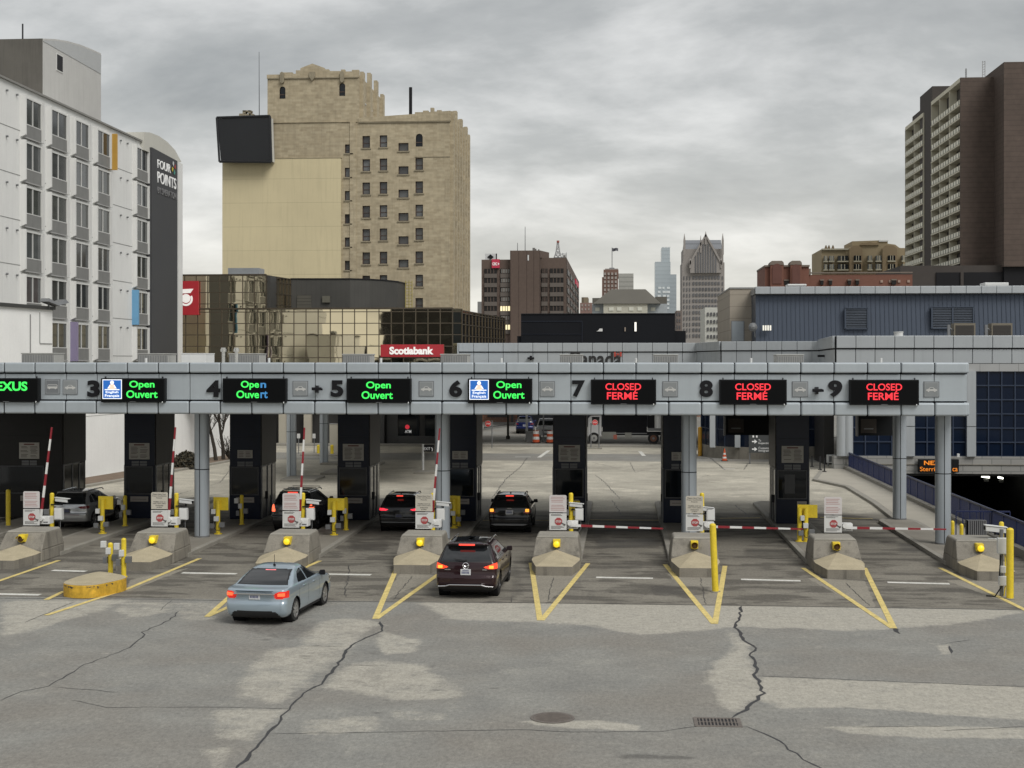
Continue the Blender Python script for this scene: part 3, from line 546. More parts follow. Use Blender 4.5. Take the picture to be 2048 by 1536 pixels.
for px, s in [(447, 'left'), (473, 'right')]:
    x, Y = XY(px, 63), 61.5; x = XY(px, Y); z1 = ZY(px, 697, Y)
    t = thing('flue', ('first' if s == 'left' else 'second') + ' of two shiny steel flues left of an air conditioner above number 4', 'flue', (x, Y, 7.28), 'steel flues on the canopy roof')
    st_ = M('bright_steel', (.6, .6, .58), .25, .9, var=.1)
    mb = MB(); mb.cyl((x, Y, 7.281), (x, Y, z1 - .12), .075, st_, n=16); mb.build('pipe', t, smooth=True); mb = MB(); mb.cyl((x, Y, z1 - .14), (x, Y, z1 - .02), .13, st_, n=16); mb.cyl((x, Y, z1 - .02), (x, Y, z1 + .04), .10, st_, n=16); mb.build('cowl', t, smooth=True)
x0, x1 = XY(362, 66), XY(411, 66); mb = MB(); mb.box(x0, x1, 66, 67.5, 7.281, ZY(380, 708, 66), whitep); mb.box(x0 - .02, x1 + .02, 65.98, 67.52, ZY(380, 708, 66), ZY(380, 708, 66) + .04, whitep)
tag(mb.build('plant_cabinet', bevel=.02), 'plain pale cabinet on the canopy roof left of the two flues', 'cabinet')
# rear sign boxes under the canopy
for a, b, y1, s in [(1448, 1543, 870, 'left of the last booth'), (1713, 1806, 871, 'right of the last booth')]:
    Y = 70.0; x0, x1 = XY(a, Y), XY(b, Y); z0 = ZY(a, y1, Y)
    t = thing('hanging_sign_box', 'unlit dark sign box hanging under the canopy ' + s, 'sign', ((x0 + x1) / 2, Y, z0), 'unlit sign boxes under the canopy')
    mb = MB(); mb.box(x0 + .1, x1 - .1, Y, Y + .25, z0, 5.3, ledk); mb.box(x0 + .2, x0 + .95, Y - .02, Y, z0 + .12, z0 + .8, M('brown_panel', (.045, .035, .028), .6)); mb.box(x0 + .35, x0 + .8, Y - .03, Y - .02, z0 + .3, z0 + .36, grey); mb.build('cabinet', t)
    for q in (x0, x1 - .08): mb = MB(); mb.box(q, q + .08, Y - .04, Y + .3, z0 - .04, 5.3, grey); mb.build('hanger', t)
# ================================================================ booths
def booth(i, xc, label):
    y0, d, w, h = 64.05, 2.9, 1.43, 5.29
    t = thing('toll_booth', label, 'booth', (xc, y0, .156), 'toll booths under the canopy')
    if i == 0: xl, xr = -29.2, -25.75
    else: xl, xr = xc - w / 2, xc + w / 2
    y1 = y0 + d
    mb = MB(); mb.box(xl, xr, y0, y1, .157, h, navy if i else M('booth_charcoal', (.014, .0135, .013), .4, var=.15, spec=.25))
    for z in (1.25, 2.55, 3.95): mb.box(xl - .004, xr + .004, y0 - .004, y1 + .004, z, z + .012, joint)
    mb.build('body', t, bevel=.015)
    for s, xx in ((-1, xl), (1, xr)): mb = MB(); mb.box(min(xx, xx + s * .03), max(xx, xx + s * .03), y0 + .12, y1 - .02, 2.6, h - .02, darkrib); mb.build('side_cladding', t)
    for s, xx in ((-1, xl), (1, xr)):
        mb = MB()
        for a in (y0 + .1, y0 + 1.15, y0 + 2.0): mb.box(min(xx, xx + s * .05), max(xx, xx + s * .05), a, a + .09, .2, 2.6, grey)
        mb.box(min(xx, xx + s * .05), max(xx, xx + s * .05), y0 + .19, y1 - .81, 2.53, 2.6, grey); mb.box(min(xx, xx + s * .02), max(xx, xx + s * .02), y0 + .19, y1 - .3, 1.1, 2.53, glassd); f = mb.build('door', t)
        mb = MB(); mb.box(min(xx, xx + s * .09), max(xx, xx + s * .09), y0 + 1.04, y0 + 1.08, 1.0, 1.35, blackm); mb.build('handle', f)
    wx0, wx1 = (xl + .1, xr - .12) if i else (xl + .5, xr - .9)
    mb = MB(); mb.box(wx0, wx1, y0 - .012, y0 + .01, 1.3, 2.5, glassd); w_ = mb.build('window', t); mb = MB()
    for a_ in ((wx0 - .05, wx0, 1.25, 2.55), (wx1, wx1 + .05, 1.25, 2.55), (wx0, wx1, 1.25, 1.3), (wx0, wx1, 2.5, 2.55)): mb.box(a_[0], a_[1], y0 - .03, y0 - .005, a_[2], a_[3], M('booth_frame', (.06, .062, .066), .4, .4))
    mb.build('frame', w_)
    mb = MB(); xm = (xl + xr) / 2 if i else -27.3
    paper = M('notice_paper', (.40, .385, .35), .6, var=.06); ink2 = M('faded_ink', (.16, .15, .135), .7, var=0)
    big = i in (0, 1, 3, 5, 7)
    z1, z0 = (3.62, 2.87) if big else (3.32, 2.95); hw = .48 if big else .35
    mb.box(xm - hw, xm + hw, y0 - .03, y0 - .005, z0, z1, paper)
    if big:
        mb.box(xm - .25, xm + .25, y0 - .034, y0 - .03, z1 - .11, z1 - .05, M('dark_red_ink', (.14, .05, .045), .6))
        for r in range(9):
            z = z1 - .17 - r * .06
            for c0, c1 in ((-.42, -.03), (.03, .42)):
                if r in (3, 4) or random.random() < .85: mb.box(xm + c0 + random.uniform(0, .05), xm + c1 - random.uniform(0, .1), y0 - .034, y0 - .03, z - .03, z, ink2)
    else:
        for r in range(4):
            for c0, c1 in ((-.29, -.03), (.03, .29)): mb.box(xm + c0, xm + c1 - random.uniform(0, .06), y0 - .034, y0 - .03, z1 - .1 - r * .07, z1 - .07 - r * .07, ink2)
    mb.build('notice', t)
    mb = MB(); gp = M('grey_label', (.13, .135, .14), .5)
    for a, b in ((-.36, -.02), (.02, .36)):
        for c in (2.62, 2.74): mb.box(xm + a, xm + b, y0 - .02, y0 - .005, c - .05, c + .05, gp)
    mb.build('label_sheet', t)
    mb = MB(); a, b = (xm + .2, xm + .62) if i in (7,) else (xm - .42, xm + .42)
    mb.box(a, b, y0 - .025, y0 - .005, .92, 1.16, M('strip_paper', (.34, .31, .28), .6, var=.05)); mb.box(a + .08, b - .08, y0 - .03, y0 - .025, 1.02, 1.05, ink2); mb.build('name_strip', t)
    if i == 7:
        mb = MB(); mb.box(xm - .35, xm + .1, y0 - .03, y0 - .012, 1.5, 2.35, M('dim_poster', (.06, .062, .065), .5)); mb.build('poster', t)
BL = ['broad charcoal toll booth at the left edge of the picture', 'dark booth directly below the left half of the number 3 sign', 'dark booth directly below the number 4 sign', 'dark booth directly below the number 5 sign', 'dark booth right behind the column below the number 6', 'dark booth below the number 7 numeral', 'dark booth half hidden behind the column left of the number 8', 'dark booth standing right of the lowered gates below the number 8 plate']
for i in range(8): booth(i, IX[i] if i else -27.4, BL[i])
# ================================================================ lane furniture
def make_barrier(lit):
    t = thing('crash_barrier', '', 'barrier', (0, 0, 0), 'concrete crash barriers at the head of the islands')
    mb = MB(); hw = .86; y1 = 2.2; base = 0
    b = [(-hw, 0, base), (hw, 0, base), (hw, y1, base), (-hw, y1, base)]; m1 = [(-hw * .98, .10, .42), (hw * .98, .10, .42), (hw * .98, y1, .42), (-hw * .98, y1, .42)]
    tp = [(-.76, .62, 1.0), (.76, .62, 1.0), (.76, y1 - .1, 1.0), (-.76, y1 - .1, 1.0)]; tp2 = [(-.70, .68, 1.07), (.70, .68, 1.07), (.70, y1 - .15, 1.07), (-.70, y1 - .15, 1.07)]
    mb.hexa(b, m1, concrete); mb.hexa(m1, tp, concrete); mb.hexa(tp, tp2, kerbm); mb.build('block', t, True, bevel=.03)
    mb = MB(); f = -1.85
    P = [(-.63, f), (.63, f), (.85, -.45), (.84, .02), (-.84, .02), (-.85, -.45)]; zt = [.31, .31, .34, .36, .36, .34]
    mb.add([(x, y, 0) for x, y in P] + [(x, y, z) for (x, y), z in zip(P, zt)], [(0, 1, 7, 6), (1, 2, 8, 7), (2, 3, 9, 8), (3, 4, 10, 9), (4, 5, 11, 10), (5, 0, 6, 11)], concrete)
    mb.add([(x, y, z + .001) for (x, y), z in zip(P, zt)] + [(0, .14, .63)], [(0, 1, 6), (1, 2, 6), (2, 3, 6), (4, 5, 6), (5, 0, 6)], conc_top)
    mb.build('nose_block', t, True, bevel=.012)
    mb = MB()
    mb.box(-.13, .13, .26, .56, .70, .97, yellow); mb.cyl((0, .44, .82), (0, .18, .82), .13, yellow, n=20); h = mb.build('lamp', t, True, bevel=.01)
    mb = MB(); lens = M('lamp_lens_lit', (.7, .5, .02), .3, emit=(1, .66, .02), es=.5, var=0) if lit else M('lamp_lens_dark', (.10, .045, .01), .25, var=.1)
    mb.lathe([(0, -.05), (.06, -.04), (.105, 0), (.11, .03)], (0, .16, .82), lens, 20, 'Y'); mb.build('lens', h, True, smooth=True)
    if not lit:
        mb = MB(); mb.add([(.14 * math.cos(a), yy, .82 + .14 * math.sin(a)) for yy in (.18, .0) for a in [math.radians(10 + 16 * k) for k in range(11)]], [(k, k + 1, 12 + k, 11 + k) for k in range(10)], yellow); mb.build('hood', h, True)
    return t
bl = make_barrier(True); bd = make_barrier(False)
labs = ['with unlit lamp below the leftmost raised gate', 'with a lit lamp behind the yellow kerbed island', 'directly behind the light blue sedan', 'left of the maroon car', 'immediately right of the maroon car', 'behind the leaning yellow bollard', 'with unlit lamp between two lowered gates', 'with lit lamp beside the large white camera']
for i, (x, l) in enumerate(zip(BX, labs)):
    lit = i not in (0, 5, 6); src = bl if lit else bd
    lab = 'grey concrete crash barrier ' + l
    first = (lit and i == 1) or (not lit and i == 0)
    if first: src.location = (x, 50.85, 0); src['label'] = lab
    else: copy_tree(src, (x, 50.85, 0), lab)
# notice boards
boardw = M('board_white', (.60, .60, .58), .5, var=.06); boardc = M('board_cream', (.50, .47, .40), .5, var=.06); boardp = M('board_pale', (.58, .55, .54), .5, var=.06); inkr = M('red_print', (.36, .16, .15), .6, var=0); inkk = M('black_print', (.09, .085, .08), .6, var=0)
def notice(i, x, label):
    y = 53.0; z0 = ZY(1024, 1058, y) - .02; cream = i in (1, 3, 5)
    t = thing('notice_board', label, 'sign', (x, y, 1.1), 'pairs of notice boards above the barriers'); w = .32; zm = z0 + .64; z1 = z0 + 1.30
    mb = MB(); mb.cyl((x - .02, y + .06, 1.1), (x - .02, y + .06, z1 - .05), .035, grey, n=8); mb.build('post', t)
    mb = MB(); mb.xz([(x - w, zm + .02), (x + w, zm + .02), (x + w, z1 - .04), (x + w - .04, z1), (x - w + .04, z1), (x - w, z1 - .04)], y - .015, y + .015, boardc if cream else boardp)
    up = mb.build('upper_panel', t)
    mb = MB(); mb.box(x - w, x + w, y - .015, y + .015, z0, zm - .02, boardw); mb.cyl((x, y, zm), (x, y + .02, zm), .05, black, n=8); lo = mb.build('lower_panel', t)
    if cream:
        rows = [('Please Have Your', .26), ('Proper Identification', .28), ('Ready', .12), None, ('Veuillez avoir en', .24), ('main votre pièce', .25), ("d'identité", .15), ('prête', .1)]
        for r, q in enumerate(rows):
            if q: zt = z1 - .05 - r * .072; text(q[0], inkk, (x - q[1], x + q[1], zt - .045, zt), y - .017, up, 'lettering', .004, .02)
    else:
        mb = MB()
        for r in range(9):
            if r == 4: continue
            zt = z1 - .07 - r * .06; a = random.uniform(.02, .1); mb.box(x - w + .04 + a * .3, x + w - .04 - a, y - .018, y - .014, zt - .016, zt, inkr)
        mb.build('print', up)
    mb = MB(); cz = z0 + .32; k = 8
    mb.xz([(x + .02 + .15 * math.cos(math.radians(22.5 + 45 * j)), cz + .15 * math.sin(math.radians(22.5 + 45 * j))) for j in range(k)], y - .024, y - .014, fadedred)
    mb.cyl((x + .13, y - .02, cz - .05), (x + .24, y - .02, cz - .11), .022, inkk, n=6); mb.cyl((x + .24, y - .02, cz - .11), (x + .27, y - .02, cz - .13), .04, inkk, n=8)
    for r in range(2): mb.box(x - .26, x + .02 + random.uniform(0, .18), y - .018, y - .014, z0 + .53 + r * .04, z0 + .548 + r * .04, inkk)
    for r in range(3): mb.box(x - .26, x + .24 - random.uniform(0, .15), y - .018, y - .014, z0 + .05 + r * .04, z0 + .068 + r * .04, inkk)
    mb.build('print', lo)
    text('STOP', boardw, (x - .085, x + .125, cz - .04, cz + .04), y - .027, lo, 'lettering', .006, .03)
nl = ['leftmost pair of boards, pale notice over stop notice by a raised gate', 'cream notice over stop notice, left of a silver column under number 3', 'pale notice over stop notice in front of the grey SUV', 'cream notice over stop notice in front of the black hatchback', 'pale notice over stop notice at the pivot of the first lowered gate', 'cream notice over stop notice in front of the silver column below number 8', 'see-through pale notice over stop notice in the last lane']
for i, px in enumerate([63, 319, 582, 848, 1116, 1389, 1666]): notice(i, XY(px, 53), nl[i])
# barrier gates
def gate(i, px, raised, tilt, label, span=None):
    y = 53.35; x = XY(px, y); zp = 1.36
    t = thing('barrier_gate', label, 'gate', (x, y, 1.1), 'red and white barrier gates')
    mb = MB(); mb.box(x - .1, x + .30, y - .12, y + .3, 1.121, 1.40, white); mb.box(x + .06, x + .24, y - .125, y - .11, 1.17, 1.22, grey); hsg = mb.build('housing', t, bevel=.04, seg=3)
    mb = MB(); Ln = 3.62 if raised else span; d = Vector((math.sin(tilt), 0, math.cos(tilt))); n = 8; p = Vector((x - .02, y - .2, zp - .1)); wd = Vector((d.z, 0, -d.x)) * .04
    for k in range(n):
        a = p + d * (Ln * k / n); b = p + d * (Ln * (k + 1) / n); m_ = red if k % 2 == 1 else white
        if k == 0: m_ = white
        w0 = wd * (1.15 - .5 * k / n); w1 = wd * (1.15 - .5 * (k + 1) / n)
        mb.hexa([tuple(a - w0 + Vector((0, -.03, 0))), tuple(a + w0 + Vector((0, -.03, 0))), tuple(a + w0 + Vector((0, .03, 0))), tuple(a - w0 + Vector((0, .03, 0)))], [tuple(b - w1 + Vector((0, -.03, 0))), tuple(b + w1 + Vector((0, -.03, 0))), tuple(b + w1 + Vector((0, .03, 0))), tuple(b - w1 + Vector((0, .03, 0)))], m_)
    mb.build('arm', t)
    mb = MB(); mb.cyl((x, y - .26, zp - .02), (x, y - .1, zp - .02), .09, white, n=16); mb.build('hub', t, smooth=True)
R = math.radians
gate(0, 86, True, R(7.2), 'raised red and white gate nearest the left edge, by the silver SUV'); gate(1, 341, True, R(4.4), 'raised red and white gate left of the first silver column')
gate(2, 602, True, R(3.2), 'raised red and white gate by the grey SUV'); gate(3, 866, True, R(4.8), 'raised red and white gate against the column below number 6')
s1 = XY(1327, 53.3) - XY(1140, 53.3); gate(4, 1140, False, R(91.5), 'lowered red and white gate right of the black SUV', s1)
gate(5, 1412, False, R(91.0), 'lowered red and white gate in the middle closed lane, behind a bollard', XY(1605, 53.3) - XY(1412, 53.3)); gate(6, 1688, False, R(90.4), 'lowered red and white gate ending at the rightmost silver column', XY(1891, 53.3) - XY(1688, 53.3))
# camera posts behind the barriers
def camera_post(px, label, cam_px, cam_py, side=1, big=False, top=988, Y=55.0):
    x = XY(px, Y); zt = ZY(px, top, Y)
    t = thing('camera_post', label, 'camera', (x, Y, .156), 'yellow posts carrying lane cameras')
    mb = MB(); mb.cyl((x, Y, .157), (x, Y, zt), .085, yellow, n=16); mb.lathe([(.085, 0), (.06, .04), (0, .055)], (x, Y, zt), yellow, 16); mb.cyl((x, Y, .157), (x, Y, .18), .16, yellow, n=16); mb.build('post', t, smooth=True)
    cx, cz = PY(cam_px, cam_py, Y - .1); s = 1.4 if big else 1.0; L_ = .5 * s * side
    mb = MB(); a = -.10 * (1 if side > 0 else 1)
    def bx(u0, u1, v0, v1, w0, w1, m):
        pts = [(u, v, w) for w in (w0, w1) for u, v in ((u0, v0), (u1, v0), (u1, v1), (u0, v1))]
        q = [(cx + u, Y - .1 + v, cz + w + a * u) for u, v, w in pts]; mb.add(q, [(0, 3, 2, 1), (4, 5, 6, 7), (0, 1, 5, 4), (1, 2, 6, 5), (2, 3, 7, 6), (3, 0, 4, 7)], m)
    u0, u1 = sorted((-.25 * s * side, .25 * s * side)); bx(u0, u1, -.1 * s, .1 * s, -.07 * s, .06 * s, whitep); bx(u0 - .03, u1 + .06, -.12 * s, .12 * s, .065 * s, .09 * s, whitep); c = mb.build('camera', t, bevel=.012)
    mb = MB(); e = .25 * s * side; mb.cyl((cx + e, Y - .1, cz + a * e), (cx + e + .03 * side, Y - .1, cz + a * e), .055 * s, glassd, n=12); mb.build('lens', c)
    mb = MB(); mb.box(min(x, cx) , max(x, cx), Y - .13, Y - .07, cz - .2, cz - .16, black); mb.cyl((cx, Y - .1, cz - .2), (cx, Y - .1, cz - .06), .035, black, n=8); mb.build('bracket', t)
    mb = MB(); bxx = x + .16 * side if side > 0 else x - .5; mb.box(bxx, bxx + .32, Y - .2, Y + .02, zt - 1.0, zt - .54, whitep); mb.box(bxx + .03, bxx + .29, Y - .215, Y - .2, zt - .97, zt - .57, white); mb.build('equipment_box', t, bevel=.015)
    mb = MB(); mb.box(x - .30, x - .08, Y - .12, Y + .04, zt - .82, zt - .60, grey); mb.build('junction_box', t, bevel=.015)
    pts = [(bxx + .16, Y - .1, zt - 1.0), (bxx + .17, Y - .12, zt - 1.25), (bxx + .05, Y - .12, zt - 1.45), (x + .03, Y - .1, zt - 1.6), (x + .02, Y - .1, .2)]
    mb = MB(); mb.tube(pts, .018, black); mb.tube([(p[0] + .06, p[1], p[2] - .05) for p in pts[:4]], .014, grey); mb.build('conduit', t)
cl = ['leftmost yellow camera post, beside the silver SUV', 'yellow camera post beside the first silver column', 'yellow camera post in front of the grey SUV', 'yellow camera post against the column behind the maroon car', 'yellow camera post right of the black SUV', 'yellow camera post beside the column below the number 8']
for (px, cpx, cpy), l in zip([(104, 124, 1000), (353, 372, 1003), (606, 626, 1004), (866, 886, 1008), (1142, 1152, 1010), (1404, 1412, 1018)], cl): camera_post(px, l, cpx, cpy)
# back of the yellow reader boards
def reader(bx0, bx1, y0, y1, pxs, base, label):
    x, Y = G(pxs[0], base, .156); t = thing('reader_board', label, 'reader', (x, Y, .156), 'yellow reader boards on posts')
    X0, X1 = XY(bx0, Y + .15), XY(bx1, Y + .15); Z1, Z0 = ZY(bx0, y0, Y + .15), ZY(bx0, y1, Y + .15)
    mb = MB(); mb.hexa([(X0, Y + .12, Z0), (X1, Y + .02, Z0), (X1, Y + .07, Z0), (X0, Y + .17, Z0)], [(X0, Y + .12, Z1), (X1, Y + .02, Z1), (X1, Y + .07, Z1), (X0, Y + .17, Z1)], yellow); mb.build('board', t, bevel=.01)
    for p in pxs:
        xx = XY(p, Y); mb = MB(); mb.cyl((xx, Y, .157), (xx, Y, Z1 - .12), .09, yellow, n=16); mb.cyl((xx, Y, .157), (xx, Y, .19), .17, yellow, n=12); mb.build('post', t, smooth=True)
    x2 = XY(pxs[0], Y)
    for dx, dz, w_ in ((-.24, .85, .16), (-.13, .55, .2), (.1, .3, .22), (-.32, .25, .2)):
        mb = MB(); mb.box(x2 + dx, x2 + dx + w_, Y - .2, Y - .06, .16 + dz, .16 + dz + .2, whitep if dz > .5 else grey); mb.build('equipment_box', t, bevel=.01)
    mb = MB(); mb.tube([(x2 - .1, Y - .15, .9), (x2 - .2, Y - .17, .6), (x2 - .05, Y - .18, .35), (x2 + .12, Y - .16, .3)], .015, black); mb.build('conduit', t)
for a in [(197, 228, 992, 1018, [205], 1067, 'yellow reader board overlapping the silver SUV'), (427, 458, 994, 1020, [436], 1068, 'yellow reader board right of the first silver column'), (656, 690, 996, 1020, [668], 1070, 'yellow reader board left of the booth below number 5'), (899, 921, 991, 1028, [908], 1056, 'yellow reader board right of the column behind the maroon car'), (1138, 1160, 1001, 1013, [1148], 1056, 'yellow reader board in front of the booth below number 7'), (1595, 1634, 1009, 1035, [1612, 1599], 1083, 'yellow reader board in front of the last booth')]: reader(*a)
# single yellow posts near the booths and bollards
def post(px, base, top, label, name='bollard', r=.085, z=.156, lean=0.0, boxes=False, grp='yellow posts beside the booths'):
    x, Y = G(px, base, z); zt = ZY(px, top, Y); t = thing(name, label, 'post' if boxes else 'bollard', (x, Y, z), grp)
    mb = MB(); mb.cyl((x, Y, z + .001), (x - lean, Y, zt), r, yellow, n=18); mb.lathe([(r, 0), (r * .7, .04), (0, .06)], (x - lean, Y, zt), yellow, 18); mb.build('shaft', t, smooth=True)
    mb = MB(); mb.cyl((x, Y, z + .001), (x, Y, z + .03), r * 1.5, kerbm if not boxes else yellow, n=16); mb.build('base_plate', t)
    if boxes:
        for dx, dz, w_ in ((-.3, .95, .17), (-.12, .72, .16), (.1, .5, .2), (-.22, .4, .14)):
            mb = MB(); mb.box(x + dx, x + dx + w_, Y - .16, Y - .02, z + dz, z + dz + .22, whitep if dz > .6 else grey); mb.build('equipment_box', t, bevel=.01)
    return t, x, Y
post(250, 1052, 993, 'yellow post with grey boxes left of the booth below number 3', 'equipment_post', boxes=True); post(483.5, 1049, 992, 'yellow post with grey boxes in front of the booth below number 4', 'equipment_post', boxes=True)
post(692, 1060, 997, 'yellow post with white box between reader board and booth below number 5', 'equipment_post', boxes=True); post(917, 1052, 995, 'yellow post with white box in front of the booth below number 6', 'equipment_post', boxes=True)
post(16.5, 1052, 981, 'yellow bollard in front of the charcoal booth at the left edge', r=.1)
post(221, 1149, 1088, 'shorter yellow bollard of the pair behind the yellow kerbed island', z=0, boxes=True, name='equipment_post', grp='yellow posts in the open lanes'); post(247.5, 1154, 1079, 'taller yellow bollard of the pair behind the yellow kerbed island', z=0, boxes=True, name='equipment_post', grp='yellow posts in the open lanes')
post(1431, 1184, 1050, 'leaning yellow bollard in front of a barrier left of centre right', r=.105, z=0, lean=.09, grp='yellow posts in the open lanes')['label'] if False else None
tt, _, _ = post(1431, 1184, 1050, 'tall leaning yellow bollard in front of the barrier below number 8', r=.105, z=0, lean=.09, grp='yellow posts in the open lanes')
post(2020, 1198, 1059, 'tall upright yellow bollard at the far right of the picture', r=.11, z=0, grp='yellow posts in the open lanes')
post(1905, 1088, 1044, 'thin yellow post beside the rightmost column', r=.075, z=.15); post(1923, 1090, 1050, 'short yellow post second from the rightmost column', r=.075, z=.15)
# grey ribbed cabinet and large camera on the far right island
x0, Y = XY(1937, 55), 55.0; x1 = XY(1971, 55); mb = MB(); z1 = ZY(1950, 1041, Y)
for k in range(9): xx = x0 + (x1 - x0) * k / 8; mb.box(xx, xx + .045, Y, Y + .3, .16, z1, M('rib_cabinet', (.15, .15, .155), .5))
mb.box(x0, x1, Y + .06, Y + .5, .16, z1 - .02, blackm)
tag(mb.build('ribbed_cabinet'), 'grey vertically ribbed cabinet behind the rightmost barrier', 'cabinet')
camera_post(2003, 'grey post with a large white camera beside the rightmost barrier', 1990, 1058, side=-1, big=True, top=1046, Y=52.0)
x, Y = G(2003, 1192); t = thing('equipment_post', 'slim post with white boxes and conduits right of the rightmost barrier', 'post', (x, Y, 0))
mb = MB(); mb.cyl((x, Y, .001), (x, Y, 2.1), .06, grey, n=12); mb.build('shaft', t, smooth=True)
for z0, h, w in ((1.35, .5, .34), (.35, .3, .25), (.75, .22, .16)):
    mb = MB(); mb.box(x - w / 2, x + w / 2, Y - .22, Y - .065, z0, z0 + h, whitep); mb.build('equipment_box', t, bevel=.02)
mb = MB(); mb.tube([(x - .05, Y - .1, 1.3), (x - .1, Y - .15, .7), (x - .04, Y - .12, .3), (x - .25, Y - .2, .02), (x - .5, Y - .1, .02)], .02, black); mb.tube([(x + .08, Y - .1, 1.3), (x + .11, Y - .12, .5), (x + .05, Y - .1, .02)], .02, yellow); mb.tube([(x + .18, Y, 1.1), (x + .35, Y, 1.0), (x + .32, Y, .75), (x + .1, Y, .7)], .02, black); mb.build('conduit', t)
# yellow kerbed traffic island
P = [G(127, 1180), G(129, 1192), G(165, 1194), G(225, 1190), G(252, 1180), (G(252, 1180)[0] + .1, 48.2), (-17.9, 49.6), (-19.2, 48.9)]
P = [G(x_, y_, .4) for x_, y_ in [(126.5, 1165), (140, 1170), (184, 1171), (215, 1165), (253.5, 1156), (243, 1150), (206, 1144), (192, 1144), (150, 1155)]]
for _ in range(2): P = [q for a, b in zip(P, P[1:] + P[:1]) for q in ((a[0] * .75 + b[0] * .25, a[1] * .75 + b[1] * .25), (a[0] * .25 + b[0] * .75, a[1] * .25 + b[1] * .75))]
c0_ = (sum(p[0] for p in P) / len(P), sum(p[1] for p in P) / len(P)); P = [(c0_[0] + (a - c0_[0]) * 1.06, c0_[1] + (b - c0_[1]) * 1.06) for a, b in P]; NP = len(P)
t = thing('traffic_island', 'small raised island with chipped yellow kerb in the left foreground lane', 'traffic island', (P[0][0], P[0][1], 0))
mb = MB(); mb.prism([(x, y) for x, y in P], -.02, .40, yelkerb); mb.build('kerb', t, bevel=.03)
c0 = c0_; Q = [(c0[0] + (x - c0[0]) * .985, c0[1] + (y - c0[1]) * .985) for x, y in P]
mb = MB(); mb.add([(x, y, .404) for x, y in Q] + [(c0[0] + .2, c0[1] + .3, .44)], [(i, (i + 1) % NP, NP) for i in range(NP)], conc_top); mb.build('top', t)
random.seed(5); chip = M('chipped_concrete', (.09, .075, .06), .9, var=.3, vs=5)
mb = MB()
fr_i = sorted(range(NP - 1), key=lambda i: P[i][1])[:16]
for k in range(12):
    i = random.choice(fr_i); a, b = P[i], P[i + 1]; u = random.random(); d = Vector((b[0] - a[0], b[1] - a[1])).normalized(); nrm = Vector((d.y, -d.x)); c = Vector((a[0] + (b[0] - a[0]) * u, a[1] + (b[1] - a[1]) * u)) + nrm * .004
    h0 = random.uniform(.3, .37); w = random.uniform(.03, .09); pts = [(-w, .37), (-w * .7, h0 - .01), (-w * .1, h0 - random.uniform(.01, .05)), (w * .5, h0 - .01), (w * .8, h0 + .01), (w, .375)]
    mb.add([(c.x + d.x * p, c.y + d.y * p, z) for p, z in pts], [tuple(range(5))], chip)
mb.build('chipped_patch', t)
# ================================================================ vehicles (lofted bodies)
def pchip(x, y, xi):
    h = np.diff(x); dl = np.diff(y) / h; n = len(x); d = np.zeros(n)
    for k in range(1, n - 1):
        if dl[k - 1] * dl[k] > 0: w1 = 2 * h[k] + h[k - 1]; w2 = h[k] + 2 * h[k - 1]; d[k] = (w1 + w2) / (w1 / dl[k - 1] + w2 / dl[k])
    d[0] = dl[0]; d[-1] = dl[-1]
    i = np.clip(np.searchsorted(x, xi, 'right') - 1, 0, n - 2); t = (xi - x[i]) / h[i]
    return (2 * t**3 - 3 * t**2 + 1) * y[i] + (t**3 - 2 * t**2 + t) * h[i] * d[i] + (-2 * t**3 + 3 * t**2) * y[i + 1] + (t**3 - t**2) * h[i] * d[i + 1]
tyre_m = M('tyre_rubber', (.012, .012, .012), .8, var=.15); alloy = M('alloy_rim', (.55, .55, .54), .3, .85, var=.05); alloyd = M('dark_alloy', (.10, .10, .105), .3, .8, var=.05)
trim = M('black_trim', (.012, .012, .013), .5, var=.1); chrome = M('chrome', (.75, .75, .75), .12, 1, var=0); cglass = M('car_glass', (.012, .014, .016), .03, 0, var=0, spec=1.0)
lamp_on = M('brake_lamp_lit', (.5, .02, .01), .25, emit=(.8, .03, .02), es=.28, var=.6, vs=9); lamp_off = M('tail_lamp', (.16, .008, .01), .15, var=.15, vs=9, coat=.8); lamp_am = M('amber_lamp_lit', (.6, .2, .02), .25, emit=(1, .42, .05), es=.85, var=0)
platem = M('number_plate', (.55, .56, .57), .45, var=.08, vs=30); plateink = M('plate_ink', (.05, .06, .16), .5, var=0)
def paint(nm, c, metal=.45, rough=.28): return M(nm, c, rough, metal, var=.03, vs=3, coat=1.0 if c[1] > .05 else .5)
